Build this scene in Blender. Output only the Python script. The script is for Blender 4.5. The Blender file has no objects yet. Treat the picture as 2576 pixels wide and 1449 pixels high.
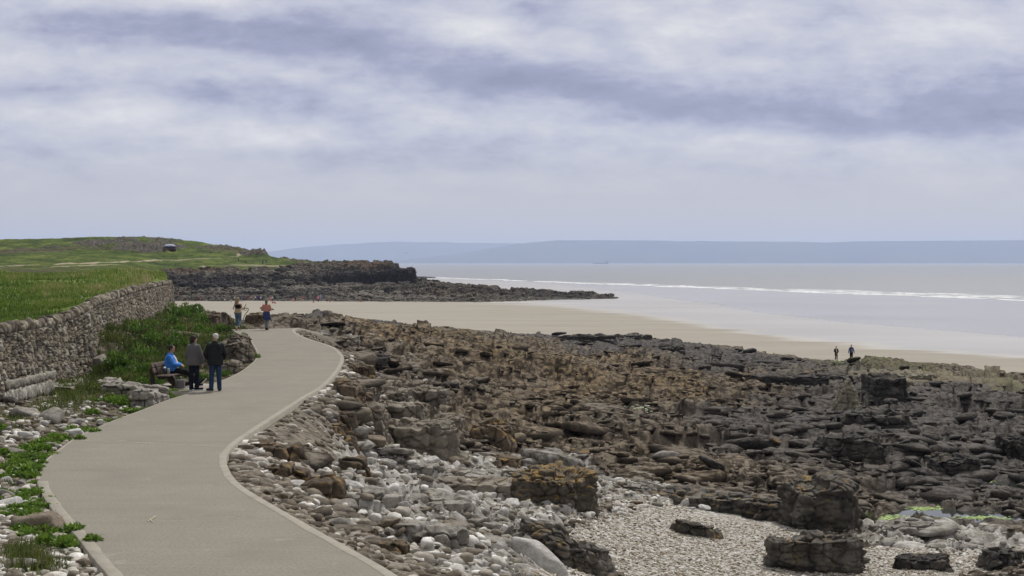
import bpy, bmesh, math, random
import numpy as np
from mathutils import Vector, Matrix

R = math.radians
rng = np.random.default_rng(11)
random.seed(11)
scene = bpy.context.scene
COL = scene.collection

# ------------------------------------------------------------------ camera
CAMZ = 4.0
F = 3578.0                       # focal length in units of a 2576 px wide frame (50 mm)
PITCH = math.atan(64.5 / F)
cam_d = bpy.data.cameras.new("camera")
cam_d.lens = 50.0
cam_d.sensor_width = 36.0
cam_d.clip_start = 0.5
cam_d.clip_end = 90000
cam = bpy.data.objects.new("camera", cam_d)
COL.objects.link(cam)
cam.location = (0, 0, CAMZ)
cam.rotation_euler = (math.pi / 2 - PITCH, 0, 0)
scene.camera = cam

# ------------------------------------------------------------------ world: high broken cloud over a Nishita sky
SUN_EL, SUN_AZ = R(54), R(24)      # azimuth measured from +Y towards +X
world = bpy.data.worlds.new("World")
scene.world = world
world.use_nodes = True
wt = world.node_tree
wt.nodes.clear()


class NT:
    """tiny helper for building node trees"""
    def __init__(s, tree):
        s.t = tree

    def n(s, kind, **kw):
        nd = s.t.nodes.new(kind)
        for k, v in kw.items():
            setattr(nd, k, v)
        return nd

    def put(s, sock, v):
        if v is None:
            return
        if isinstance(v, bpy.types.NodeSocket):
            s.t.links.new(v, sock)
        elif isinstance(v, (tuple, list)) and sock.type == 'RGBA' and len(v) == 3:
            sock.default_value = (*v, 1)
        else:
            sock.default_value = v

    def math(s, op, a, b=None, c=None, clamp=False):
        nd = s.n('ShaderNodeMath', operation=op)
        nd.use_clamp = clamp
        s.put(nd.inputs[0], a)
        s.put(nd.inputs[1], b)
        s.put(nd.inputs[2], c)
        return nd.outputs[0]

    def vec(s, x, y, z=0.0):
        nd = s.n('ShaderNodeCombineXYZ')
        s.put(nd.inputs[0], x); s.put(nd.inputs[1], y); s.put(nd.inputs[2], z)
        return nd.outputs[0]

    def sep(s, v):
        nd = s.n('ShaderNodeSeparateXYZ')
        s.put(nd.inputs[0], v)
        return nd.outputs

    def vmul(s, v, k):
        nd = s.n('ShaderNodeVectorMath', operation='MULTIPLY')
        s.put(nd.inputs[0], v); s.put(nd.inputs[1], k)
        return nd.outputs[0]

    def noise(s, v, scale, detail=4, rough=0.55, dist=0.0, kind='FBM', color=False):
        nd = s.n('ShaderNodeTexNoise')
        s.put(nd.inputs['Vector'], v)
        nd.inputs['Scale'].default_value = scale
        nd.inputs['Detail'].default_value = detail
        nd.inputs['Roughness'].default_value = rough
        nd.inputs['Distortion'].default_value = dist
        return nd.outputs['Color' if color else 'Fac']

    def vor(s, v, scale, feature='F1', out='Distance', rand=1.0):
        nd = s.n('ShaderNodeTexVoronoi', feature=feature)
        s.put(nd.inputs['Vector'], v)
        nd.inputs['Scale'].default_value = scale
        nd.inputs['Randomness'].default_value = rand
        return nd.outputs[out]

    def ramp(s, f, stops, interp='LINEAR'):
        nd = s.n('ShaderNodeValToRGB')
        nd.color_ramp.interpolation = interp
        cr = nd.color_ramp
        while len(cr.elements) < len(stops):
            cr.elements.new(0.5)
        for e, (p, c) in zip(cr.elements, stops):
            e.position = p
            e.color = (*c, 1) if isinstance(c, (tuple, list)) else (c, c, c, 1)
        s.put(nd.inputs[0], f)
        return nd.outputs[0]

    def smooth(s, f, a, b, lo=0.0, hi=1.0):
        nd = s.n('ShaderNodeMapRange', interpolation_type='SMOOTHSTEP')
        s.put(nd.inputs[0], f)
        nd.inputs[1].default_value = a; nd.inputs[2].default_value = b
        nd.inputs[3].default_value = lo; nd.inputs[4].default_value = hi
        return nd.outputs[0]

    def mix(s, f, a, b, blend='MIX'):
        nd = s.n('ShaderNodeMix', data_type='RGBA', blend_type=blend)
        nd.clamp_factor = True
        s.put(nd.inputs[0], f); s.put(nd.inputs[6], a); s.put(nd.inputs[7], b)
        return nd.outputs[2]

    def attr(s, name, out='Color'):
        nd = s.n('ShaderNodeAttribute')
        nd.attribute_name = name
        return nd.outputs[out]

    def sepc(s, c):
        nd = s.n('ShaderNodeSeparateColor')
        s.put(nd.inputs[0], c)
        return nd.outputs

    def bump(s, h, strength=0.5, dist=0.05, normal=None):
        nd = s.n('ShaderNodeBump')
        nd.inputs['Strength'].default_value = strength
        nd.inputs['Distance'].default_value = dist
        s.put(nd.inputs['Height'], h)
        s.put(nd.inputs['Normal'], normal)
        return nd.outputs[0]


W = NT(wt)
SRGB = lambda r, g, b: tuple(((c / 255 + 0.055) / 1.055) ** 2.4 if c > 10 else c / 255 / 12.92 for c in (r, g, b))
sky = W.n('ShaderNodeTexSky', sky_type='NISHITA')
sky.sun_disc = False
sky.sun_elevation = SUN_EL
sky.sun_rotation = SUN_AZ
tc = W.n('ShaderNodeTexCoord')
dx, dy, dz = W.sep(tc.outputs['Generated'])
ady = W.math('MAXIMUM', dy, 0.05)
u = W.math('DIVIDE', dx, ady)
v = W.math('DIVIDE', dz, ady)
# cloud sheet: flat layer seen in perspective
zz = W.math('ADD', W.math('MAXIMUM', dz, 0.0), 0.07)
cpl = W.vec(W.math('DIVIDE', dx, zz), W.math('DIVIDE', dy, zz), 0.0)
warp = W.noise(cpl, 0.9, 4, 0.6, color=True)
cplw = W.n('ShaderNodeVectorMath', operation='MULTIPLY_ADD')
W.put(cplw.inputs[0], warp); cplw.inputs[1].default_value = (0.9, 1.1, 0); W.put(cplw.inputs[2], cpl)
uvv = W.vec(u, W.math('MULTIPLY', v, 2.5), 0.3)
n1 = W.noise(cplw.outputs[0], 0.75, 9, 0.55)
n2 = W.noise(uvv, 12.0, 12, 0.60, dist=0.25)
n4 = W.noise(W.vec(u, W.math('MULTIPLY', v, 2.6), 4.0), 34.0, 8, 0.62, dist=0.15)
n3 = W.noise(W.vec(u, W.math('MULTIPLY', v, 6.0), 1.7), 4.0, 5, 0.6)
# large masses of cloud, placed by direction (u = x/y, v = z/y)
wv = W.noise(uvv, 2.6, 5, 0.6, color=True)
wsx, wsy, _ = W.sep(wv)
uw = W.math('ADD', u, W.math('MULTIPLY', W.math('SUBTRACT', wsx, 0.5), 0.16))
vw = W.math('ADD', v, W.math('MULTIPLY', W.math('SUBTRACT', wsy, 0.5), 0.045))
BLOBS = [(620, 105, 430, 52, 4, -1.0), (250, 90, 230, 45, 0, -.45), (1230, 185, 260, 34, 6, -.55), (1560, 205, 330, 42, 8, -.8),
         (2080, 265, 420, 46, 2, -.95), (2480, 295, 260, 42, 0, -.75), (1500, 55, 110, 45, 10, -.85), (1590, 120, 60, 40, 30, -.4),
         (330, 225, 220, 26, 3, -.55), (560, 265, 170, 34, 4, -.55), (800, 290, 190, 34, 8, -.6), (1000, 95, 260, 50, 8, -.6),
         (2350, 190, 250, 40, -4, -.35), (900, 385, 260, 26, 2, -.25), (1350, 470, 300, 18, 0, -.25), (2200, 420, 420, 22, 2, -.2), (1330, 395, 200, 20, 0, -.2),
         (1230, 85, 130, 42, 4, 1.0), (430, 8, 330, 26, 2, .85), (1850, 85, 380, 60, 2, .6), (90, 165, 210, 42, 2, .75),
         (210, 290, 240, 36, 2, .7), (640, 345, 260, 22, 0, .75), (520, 165, 240, 24, 6, .35), (800, 215, 260, 20, 8, .4),
         (1120, 290, 240, 26, 6, .35), (1750, 150, 230, 30, 6, .25), (2400, 90, 250, 60, 0, .3), (1900, 335, 420, 22, 2, .3), (300, 420, 480, 40, 0, .25)]
acc = None
for (bx, by, rx, ry, an, amp) in BLOBS:
    cu, cv = (bx - 1288) / F, (660 - by) / F
    a = R(-an)
    du = W.math('SUBTRACT', uw, cu); dv = W.math('SUBTRACT', vw, cv)
    e1 = W.math('ADD', W.math('MULTIPLY', du, math.cos(a) * F / rx), W.math('MULTIPLY', dv, math.sin(a) * F / rx))
    e2 = W.math('ADD', W.math('MULTIPLY', du, -math.sin(a) * F / ry), W.math('MULTIPLY', dv, math.cos(a) * F / ry))
    q = W.math('ADD', W.math('MULTIPLY', e1, e1), W.math('MULTIPLY', e2, e2))
    g = W.math('MULTIPLY', W.math('EXPONENT', W.math('MULTIPLY', q, -0.7)), amp)
    acc = g if acc is None else W.math('ADD', acc, g)
calm = W.smooth(v, 0.015, 0.085)            # towards the horizon the sheet is even
nn = W.math('ADD', W.math('MULTIPLY', W.math('SUBTRACT', n1, 0.5), 0.45), W.math('MULTIPLY', W.math('ADD', W.math('MULTIPLY', W.math('SUBTRACT', n4, 0.5), 0.62), W.math('SUBTRACT', n2, 0.5)), 1.75))
n3c = W.math('MULTIPLY', W.math('SUBTRACT', n3, 0.5), 0.5)
val = W.math('ADD', 0.52, W.math('ADD', n3c, W.math('MULTIPLY', W.math('ADD', W.math('MULTIPLY', acc, 0.60), nn), W.math('ADD', W.math('MULTIPLY', calm, 0.46), 0.04))))
ccol = W.ramp(val, [(0.0, SRGB(132, 136, 162)), (0.22, SRGB(150, 153, 179)), (0.45, SRGB(182, 184, 201)), (0.68, SRGB(204, 204, 211)), (1.0, SRGB(231, 229, 228))])
# sheet is brighter overhead than low down
lift = W.math('ADD', W.smooth(dz, 0.19, 0.55, 0.0, 0.25), 1.0)
lo = W.smooth(dy, -0.5, 0.5, 0.55, 1.0)       # unseen sky behind the viewer, dimmed to darken faces turned to the camera
# the thick cloud higher up loses the violet cast
ccol = W.mix(W.smooth(dz, 0.2, 0.45), ccol, (0.60, 0.59, 0.58))
ccol = W.mix(W.smooth(v, 0.0, 0.10, 0.92, 0.0), ccol, (0.57, 0.51, 0.43))
vm = W.n('ShaderNodeVectorMath', operation='SCALE')
W.put(vm.inputs[0], ccol); W.put(vm.inputs['Scale'], W.math('MULTIPLY', W.math('MULTIPLY', lift, lo), 1.10))
skyv = W.n('ShaderNodeVectorMath', operation='SCALE')
W.put(skyv.inputs[0], sky.outputs[0]); skyv.inputs['Scale'].default_value = 0.10
fin = W.mix(0.96, skyv.outputs[0], vm.outputs[0])
bg = W.n('ShaderNodeBackground')
W.put(bg.inputs[0], fin)
bg.inputs[1].default_value = 1.0
wo = W.n('ShaderNodeOutputWorld')
wt.links.new(bg.outputs[0], wo.inputs[0])
world.cycles.sampling_method = 'MANUAL'
world.cycles.sample_map_resolution = 512

sun_d = bpy.data.lights.new("sun", 'SUN')
sun_d.energy = 3.0
sun_d.angle = R(6)
sun_d.color = (1.0, 0.965, 0.91)
sun = bpy.data.objects.new("sun", sun_d)
COL.objects.link(sun)
sdir = Vector((math.sin(SUN_AZ) * math.cos(SUN_EL), math.cos(SUN_AZ) * math.cos(SUN_EL), math.sin(SUN_EL)))
sun.rotation_euler = sdir.to_track_quat('Z', 'Y').to_euler()

scene.view_settings.view_transform = 'Standard'
scene.view_settings.look = 'None'
scene.view_settings.exposure = 0.0
scene.view_settings.gamma = 1.0
scene.cycles.max_bounces = 5
scene.cycles.diffuse_bounces = 3
scene.cycles.glossy_bounces = 3
scene.cycles.transmission_bounces = 3
scene.cycles.volume_bounces = 1
scene.cycles.use_denoising = True

# ------------------------------------------------------------------ projection (authoring aid: photo position -> point in the world)
cp, sp = math.cos(PITCH), math.sin(PITCH)


def ray(px, py):
    a = (np.asarray(px, float) - 1288) / F
    b = (724.5 - np.asarray(py, float)) / F
    return a, cp + b * sp, -sp + b * cp          # x, y, z of the ray


def at_z(px, py, z):
    a, b, c = ray(px, py)
    t = (z - CAMZ) / c
    return a * t, b * t, z + 0 * t


def at_d(px, py, d):
    a, b, c = ray(px, py)
    t = d / b
    return a * t, d + 0 * t, CAMZ + c * t


def proj(x, y, z):
    w = y * cp - (z - CAMZ) * sp
    return 1288 + F * x / w, 724.5 - F * (y * sp + (z - CAMZ) * cp) / w


# ------------------------------------------------------------------ numpy noise
def _h(ix, iy, iz=0, k=0):
    h = (ix.astype(np.int64) * 374761393 + iy.astype(np.int64) * 668265263 + np.asarray(iz).astype(np.int64) * 2147483647 + k * 974634777) & 0xFFFFFFFF
    h = ((h ^ (h >> 13)) * 1274126177) & 0xFFFFFFFF
    h = ((h ^ (h >> 16)) * 2246822519) & 0xFFFFFFFF
    h ^= h >> 15
    return (h & 0xFFFFFF) / float(0x1000000)


def noise2(x, y, k=0):
    ix, iy = np.floor(x), np.floor(y)
    fx, fy = x - ix, y - iy
    ux, uy = fx * fx * fx * (fx * (fx * 6 - 15) + 10), fy * fy * fy * (fy * (fy * 6 - 15) + 10)
    out = 0
    for dx_ in (0, 1):
        for dy_ in (0, 1):
            a = _h(ix + dx_, iy + dy_, 0, k) * 2 * np.pi
            g = np.cos(a) * (fx - dx_) + np.sin(a) * (fy - dy_)
            out = out + g * (ux if dx_ else 1 - ux) * (uy if dy_ else 1 - uy)
    return out * 1.5


def fbm2(x, y, oct=4, k=0, gain=0.5, lac=2.03):
    o, a, s = 0, 1.0, 0
    for i in range(oct):
        o = o + a * noise2(x, y, k + i)
        s += a
        a *= gain
        x = x * lac + 3.7; y = y * lac - 1.9
    return o / s


def ridge2(x, y, oct=4, k=0, gain=0.5):
    o, a, s = 0, 1.0, 0
    for i in range(oct):
        o = o + a * (1 - 2 * np.abs(noise2(x, y, k + i)))
        s += a
        a *= gain
        x = x * 2.07 + 5.1; y = y * 2.07 + 1.3
    return o / s


def noise3(x, y, z, k=0):
    ix, iy, iz = np.floor(x), np.floor(y), np.floor(z)
    fx, fy, fz = x - ix, y - iy, z - iz
    s = lambda t: t * t * (3 - 2 * t)
    ux, uy, uz = s(fx), s(fy), s(fz)
    out = 0
    for a in (0, 1):
        for b in (0, 1):
            for c in (0, 1):
                out = out + _h(ix + a, iy + b, iz + c, k) * (ux if a else 1 - ux) * (uy if b else 1 - uy) * (uz if c else 1 - uz)
    return out * 2 - 1


def fbm3(x, y, z, oct=4, k=0, gain=0.5):
    o, a, s = 0, 1.0, 0
    for i in range(oct):
        o = o + a * noise3(x, y, z, k + i); s += a; a *= gain
        x = x * 2.03 + 1.7; y = y * 2.03 + 9.2; z = z * 2.03 + 4.1
    return o / s


def worley2(x, y, k=0, jit=0.9):
    ix, iy = np.floor(x), np.floor(y)
    f1 = np.full(x.shape, 9.0); f2 = np.full(x.shape, 9.0); idv = np.zeros(x.shape)
    for a in (-1, 0, 1):
        for b in (-1, 0, 1):
            cx, cy = ix + a, iy + b
            px_ = cx + 0.5 + jit * (_h(cx, cy, 0, k) - 0.5)
            py_ = cy + 0.5 + jit * (_h(cx, cy, 0, k + 7) - 0.5)
            d = np.hypot(px_ - x, py_ - y)
            c = d < f1
            f2 = np.where(c, f1, np.minimum(f2, d))
            idv = np.where(c, _h(cx, cy, 0, k + 13), idv)
            f1 = np.where(c, d, f1)
    return f1, f2, idv


def worley2c(x, y, k=0, jit=0.9):
    """as worley2, plus the offset from the cell's own centre and a second hash"""
    ix, iy = np.floor(x), np.floor(y)
    f1 = np.full(x.shape, 9.0); f2 = np.full(x.shape, 9.0); idv = np.zeros(x.shape); ox = np.zeros(x.shape); oy = np.zeros(x.shape); id2 = np.zeros(x.shape)
    for a in (-1, 0, 1):
        for b in (-1, 0, 1):
            cx, cy = ix + a, iy + b
            qx = x - (cx + 0.5 + jit * (_h(cx, cy, 0, k) - 0.5))
            qy = y - (cy + 0.5 + jit * (_h(cx, cy, 0, k + 7) - 0.5))
            d = np.hypot(qx, qy)
            c = d < f1
            f2 = np.where(c, f1, np.minimum(f2, d))
            idv = np.where(c, _h(cx, cy, 0, k + 13), idv); id2 = np.where(c, _h(cx, cy, 0, k + 17), id2)
            ox = np.where(c, qx, ox); oy = np.where(c, qy, oy)
            f1 = np.where(c, d, f1)
    return f1, f2, idv, id2, ox, oy


def worley3(x, y, z, k=0, jit=0.9):
    ix, iy, iz = np.floor(x), np.floor(y), np.floor(z)
    f1 = np.full(x.shape, 9.0); f2 = np.full(x.shape, 9.0); idv = np.zeros(x.shape)
    for a in (-1, 0, 1):
        for b in (-1, 0, 1):
            for c_ in (-1, 0, 1):
                cx, cy, cz = ix + a, iy + b, iz + c_
                d = np.sqrt((cx + .5 + jit * (_h(cx, cy, cz, k) - .5) - x) ** 2 + (cy + .5 + jit * (_h(cx, cy, cz, k + 7) - .5) - y) ** 2
                            + (cz + .5 + jit * (_h(cx, cy, cz, k + 9) - .5) - z) ** 2)
                c = d < f1
                f2 = np.where(c, f1, np.minimum(f2, d))
                idv = np.where(c, _h(cx, cy, cz, k + 13), idv)
                f1 = np.where(c, d, f1)
    return f1, f2, idv


def ss(x, a, b):
    t = np.clip((x - a) / (b - a), 0, 1)
    return t * t * (3 - 2 * t)


def lerp(a, b, t):
    return a + (b - a) * t


# ------------------------------------------------------------------ mesh / object helpers
def mesh_np(name, V, Fq, smooth=True, attrs=None, mats=(), mat_idx=None):
    """V (n,3); Fq list of int arrays (m,3) or (m,4)"""
    me = bpy.data.meshes.new(name)
    if not isinstance(Fq, (list, tuple)):
        Fq = [Fq]
    Fq = [np.asarray(f, dtype=np.int32) for f in Fq if len(f)]
    nv = len(V)
    me.vertices.add(nv)
    me.vertices.foreach_set('co', np.asarray(V, dtype=np.float32).ravel())
    nl = sum(f.size for f in Fq); npoly = sum(len(f) for f in Fq)
    me.loops.add(nl)
    me.polygons.add(npoly)
    me.loops.foreach_set('vertex_index', np.concatenate([f.ravel() for f in Fq]))
    tot = np.concatenate([np.full(len(f), f.shape[1], dtype=np.int32) for f in Fq])
    st = np.concatenate([[0], np.cumsum(tot)[:-1]]).astype(np.int32)
    me.polygons.foreach_set('loop_start', st)
    if smooth:
        me.polygons.foreach_set('use_smooth', np.ones(npoly, dtype=bool))
    if mat_idx is not None:
        me.polygons.foreach_set('material_index', np.asarray(mat_idx, dtype=np.int32))
    for m in mats:
        me.materials.append(m)
    me.update(calc_edges=True)
    me.validate()
    if attrs:
        for k, a in attrs.items():
            at = me.attributes.new(k, 'FLOAT_COLOR', 'POINT')
            a = np.asarray(a, dtype=np.float32)
            if a.ndim == 1:
                a = np.stack([a, a, a, np.ones_like(a)], 1)
            if a.shape[1] == 3:
                a = np.concatenate([a, np.ones((len(a), 1), np.float32)], 1)
            at.data.foreach_set('color', a.ravel())
    return me


def grid_faces(nr, nc, wrap=False):
    i = np.arange(nr - 1)[:, None]; j = np.arange(nc - (0 if wrap else 1))[None, :]
    j2 = (j + 1) % nc
    return np.stack([i * nc + j, i * nc + j2, (i + 1) * nc + j2, (i + 1) * nc + j], -1).reshape(-1, 4)


def link(name, data, parent=None, loc=None, rot=None, label=None, cat=None, group=None, kind=None):
    o = bpy.data.objects.new(name, data)
    COL.objects.link(o)
    if parent is not None:
        o.parent = parent
    if loc is not None:
        o.location = loc
    if rot is not None:
        o.rotation_euler = rot
    tag(o, label, cat, group, kind)
    return o


def tag(o, label=None, cat=None, group=None, kind=None):
    if label: o['label'] = label
    if cat: o['category'] = cat
    if group: o['group'] = group
    if kind: o['kind'] = kind
    return o


def empty(name, loc, rz=0.0, **kw):
    o = link(name, None, loc=loc, rot=(0, 0, rz), **kw)
    o.empty_display_size = 0.2
    return o


class MB:
    """collects simple shapes into one mesh"""
    def __init__(s):
        s.V = []; s.Q = []; s.T = []; s.n = 0

    def add(s, V, Fs):
        V = np.asarray(V, float)
        for f in Fs:
            (s.Q if len(f) == 4 else s.T).append([i + s.n for i in f])
        s.V.append(V); s.n += len(V)
        return s

    def addnp(s, V, Q):
        s.V.append(np.asarray(V, float)); s.Q.extend((np.asarray(Q) + s.n).tolist()); s.n += len(V)
        return s

    def box(s, c, size, rz=0.0, rx=0.0, ry=0.0, bev=0.0):
        hx, hy, hz = [a / 2 for a in size]
        bm = bmesh.new()
        bmesh.ops.create_cube(bm, size=1.0)
        for v_ in bm.verts:
            v_.co = Vector((v_.co.x * 2 * hx, v_.co.y * 2 * hy, v_.co.z * 2 * hz))
        if bev > 0:
            bmesh.ops.bevel(bm, geom=bm.edges[:], offset=bev, segments=2, affect='EDGES', profile=0.6)
        M = Matrix.Translation(c) @ Matrix.Rotation(rz, 4, 'Z') @ Matrix.Rotation(ry, 4, 'Y') @ Matrix.Rotation(rx, 4, 'X')
        bm.verts.index_update()
        V = [tuple(M @ v_.co) for v_ in bm.verts]
        for f in bm.faces:
            ids = [v_.index for v_ in f.verts]
            if len(ids) > 4:
                for k in range(1, len(ids) - 1):
                    s.T.append([ids[0] + s.n, ids[k] + s.n, ids[k + 1] + s.n])
            else:
                (s.Q if len(ids) == 4 else s.T).append([i + s.n for i in ids])
        s.V.append(np.array(V)); s.n += len(V)
        bm.free()
        return s

    def tube(s, pts, rad, seg=10, flat=None):
        """round swept tube with domed ends; flat=(sx,sy) scales the section along its local axes"""
        P = [Vector(p) for p in pts]
        if not hasattr(rad, '__len__'):
            rad = [rad] * len(P)
        # domes
        d0 = (P[0] - P[1]).normalized(); d1 = (P[-1] - P[-2]).normalized()
        PP = []; RR = []
        for a in (0.98, 0.8, 0.45):
            PP.append(P[0] + d0 * rad[0] * a * 0.9); RR.append(rad[0] * math.sqrt(max(0.02, 1 - a * a)))
        PP += P; RR += list(rad)
        for a in (0.45, 0.8, 0.98):
            PP.append(P[-1] + d1 * rad[-1] * a * 0.9); RR.append(rad[-1] * math.sqrt(max(0.02, 1 - a * a)))
        n = len(PP)
        V = []
        t0 = (PP[1] - PP[0]).normalized()
        ref = Vector((0, 0, 1)) if abs(t0.z) < 0.9 else Vector((0, 1, 0))
        X = t0.cross(ref).normalized(); Y = X.cross(t0).normalized()
        for i in range(n):
            t = (PP[min(i + 1, n - 1)] - PP[max(i - 1, 0)]).normalized()
            X = (X - t * X.dot(t)).normalized(); Y = t.cross(X)
            fx, fy = flat if flat else (1, 1)
            for k in range(seg):
                a = 2 * math.pi * k / seg
                V.append(tuple(PP[i] + X * (math.cos(a) * RR[i] * fx) + Y * (math.sin(a) * RR[i] * fy)))
        Q = grid_faces(n, seg, True).tolist()
        base = s.n
        s.V.append(np.array(V)); s.n += len(V)
        s.Q.extend([[i + base for i in q] for q in Q])
        c0 = len(V)
        s.V.append(np.array([tuple(PP[0]), tuple(PP[-1])])); s.n += 2
        for k in range(seg):
            s.T.append([base + k, base + (k + 1) % seg, base + c0][::-1])
            s.T.append([base + (n - 1) * seg + k, base + (n - 1) * seg + (k + 1) % seg, base + c0 + 1])
        return s

    def loft(s, rings, seg=24, power=2.2, cap=True):
        """rings: (cx, cy, cz, rx, ry) horizontal superellipses"""
        V = []
        for (cx, cy, cz, rx, ry) in rings:
            for k in range(seg):
                a = 2 * math.pi * k / seg
                c, sn = math.cos(a), math.sin(a)
                V.append((cx + rx * math.copysign(abs(c) ** (2 / power), c), cy + ry * math.copysign(abs(sn) ** (2 / power), sn), cz))
        base = s.n
        Q = grid_faces(len(rings), seg, True)
        s.Q.extend((Q + base).tolist())
        nV = len(V)
        if cap:
            V.append(tuple(rings[0][:3])); V.append(tuple(rings[-1][:3]))
            for k in range(seg):
                s.T.append([base + (k + 1) % seg, base + k, base + nV])
                o = (len(rings) - 1) * seg
                s.T.append([base + o + k, base + o + (k + 1) % seg, base + nV + 1])
        s.V.append(np.array(V)); s.n += len(V)
        return s

    def ell(s, c, r, rot=None, seg=16, rings=10):
        V = []
        for i in range(1, rings):
            t = math.pi * i / rings
            for k in range(seg):
                a = 2 * math.pi * k / seg
                V.append((r[0] * math.sin(t) * math.cos(a), r[1] * math.sin(t) * math.sin(a), -r[2] * math.cos(t)))
        V += [(0, 0, -r[2]), (0, 0, r[2])]
        M = rot.to_matrix() if rot is not None else None
        V = np.array([tuple((M @ Vector(p) if M else Vector(p)) + Vector(c)) for p in V])
        b = s.n
        s.Q.extend((grid_faces(rings - 1, seg, True) + b).tolist())
        n = (rings - 1) * seg
        for k in range(seg):
            s.T.append([b + (k + 1) % seg, b + k, b + n])
            s.T.append([b + (rings - 2) * seg + k, b + (rings - 2) * seg + (k + 1) % seg, b + n + 1])
        s.V.append(V); s.n += len(V)
        return s

    def mesh(s, name, mats=(), smooth=True, attrs=None):
        V = np.concatenate(s.V)
        Fs = [np.array(f, dtype=np.int32) for f in (s.Q, s.T) if f]
        return mesh_np(name, V, Fs, smooth, attrs, mats)

    def build(s, name, mat, parent=None, smooth=True, voxel=None, soft=0, **kw):
        me = s.mesh(name, [mat], smooth)
        if voxel:
            o = bpy.data.objects.new(name, me)
            COL.objects.link(o)
            m = o.modifiers.new('r', 'REMESH'); m.mode = 'VOXEL'; m.voxel_size = voxel
            m.use_smooth_shade = True
            if soft:
                m2 = o.modifiers.new('s', 'SMOOTH'); m2.factor = 0.5; m2.iterations = soft
            dg = bpy.context.evaluated_depsgraph_get()
            me2 = bpy.data.meshes.new_from_object(o.evaluated_get(dg))
            me2.materials.clear(); me2.materials.append(mat)
            bpy.data.objects.remove(o)
            me2.name = name
            me = me2
        return link(name, me, parent, **kw)


# ------------------------------------------------------------------ materials
def new_mat(name):
    m = bpy.data.materials.new(name)
    m.use_nodes = True
    m.node_tree.nodes.clear()
    N = NT(m.node_tree)
    out = N.n('ShaderNodeOutputMaterial')
    b = N.n('ShaderNodeBsdfPrincipled')
    N.t.links.new(b.outputs[0], out.inputs[0])
    return m, N, b


def coords(N, obj=True):
    if obj:
        return N.n('ShaderNodeTexCoord').outputs['Object']
    return N.n('ShaderNodeNewGeometry').outputs['Position']


def mottled(name, c0, c1, scale=8.0, rough=0.8, bump=0.0, bscale=40.0, spec=0.3, bdist=0.01, obj=True, detail=5):
    """a plain stuff material: two tones of noise plus a little relief"""
    m, N, b = new_mat(name)
    P = coords(N, obj)
    n = N.noise(P, scale, detail, 0.6)
    N.put(b.inputs['Base Color'], N.ramp(n, [(0.3, c0), (0.7, c1)]))
    b.inputs['Roughness'].default_value = rough
    b.inputs['Specular IOR Level'].default_value = spec
    if bump > 0:
        N.put(b.inputs['Normal'], N.bump(N.noise(P, bscale, 4, 0.6), bump, bdist))
    return m


def rock_material(name, c0, c1, c2, lichen=None, lamt=0.5, scale=1.0, bump=0.6, rough=0.9, obj=True, hue=0.25):
    """weathered limestone: three tones, pits, patches of lichen on top faces"""
    m, N, b = new_mat(name)
    P = coords(N, obj)
    a = N.noise(P, 1.6 * scale, 6, 0.62, dist=0.4)
    c = N.ramp(a, [(0.28, c0), (0.5, c1), (0.72, c2)])
    d = N.noise(P, 9.0 * scale, 5, 0.65)
    c = N.mix(0.55, c, N.mix(1.0, c, N.ramp(d, [(0.3, 0.35), (0.7, 1.0)]), 'MULTIPLY'))
    oi = N.n('ShaderNodeObjectInfo').outputs['Random']
    c = N.mix(hue, c, N.ramp(oi, [(0.0, tuple(0.55 * q for q in c0)), (0.5, c1), (1.0, c2)]))
    if lichen:
        nz = N.sep(N.n('ShaderNodeNewGeometry').outputs['Normal'])[2]
        l = N.noise(P, 2.6 * scale, 6, 0.65)
        k = N.math('MULTIPLY', N.smooth(nz, 0.2, 0.75), N.smooth(l, 0.62 - 0.3 * lamt, 0.72 - 0.2 * lamt))
        c = N.mix(k, c, N.ramp(d, [(0.3, tuple(0.5 * q for q in lichen)), (0.7, lichen)]))
    N.put(b.inputs['Base Color'], c)
    b.inputs['Roughness'].default_value = rough
    b.inputs['Specular IOR Level'].default_value = 0.25
    h = N.math('ADD', N.noise(P, 5 * scale, 8, 0.7), N.math('MULTIPLY', N.vor(P, 7 * scale, 'DISTANCE_TO_EDGE'), 0.3))
    N.put(b.inputs['Normal'], N.bump(h, bump, 0.12))
    return m
# ================================================================== THE SHORE
# ------------------------------------------------------------------ outline of the concrete path
RIGHT = [(1190, 1600), (1110, 1530), (1000, 1449), (900, 1392), (805, 1340), (704, 1282), (633, 1241), (600, 1218), (580, 1195), (568, 1170), (567, 1150), (577, 1131),
         (602, 1108), (633, 1087), (704, 1041), (774, 995), (804, 980), (830, 958), (848, 937), (860, 918), (865, 903), (862, 893), (851, 881), (838, 873), (820, 866), (795, 859),
         (773, 852), (757, 845), (745, 838), (740, 832), (742, 828), (752, 825)]
LEFT = [(340, 1600), (312, 1520), (278, 1449), (250, 1420), (222, 1385), (197, 1351), (170, 1322), (141, 1291), (122, 1265), (109, 1245), (98, 1220), (92, 1199), (95, 1182), (108, 1165),
        (127, 1147), (165, 1118), (197, 1097), (243, 1076), (299, 1053), (352, 1034), (393, 1018), (422, 1006), (483, 988), (529, 969), (578, 950), (602, 937), (618, 927), (632, 916),
        (643, 905), (647, 892), (646, 884), (640, 873), (632, 859), (617, 847), (596, 837), (582, 829)]


def zpath(py):
    return 0.40 * ss(-np.asarray(py, float), -925, -832)


def chaikin(P, n=2):
    P = np.asarray(P, float)
    for _ in range(n):
        a = P[:-1] * 0.75 + P[1:] * 0.25; b = P[:-1] * 0.25 + P[1:] * 0.75
        P = np.concatenate([P[:1], np.stack([a, b], 1).reshape(-1, P.shape[1]), P[-1:]])
    return P


def edge_pts(E):
    E = chaikin(E)
    x, y, z = at_z(E[:, 0], E[:, 1], zpath(E[:, 1]))
    return np.stack([x, y, z], 1)


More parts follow.
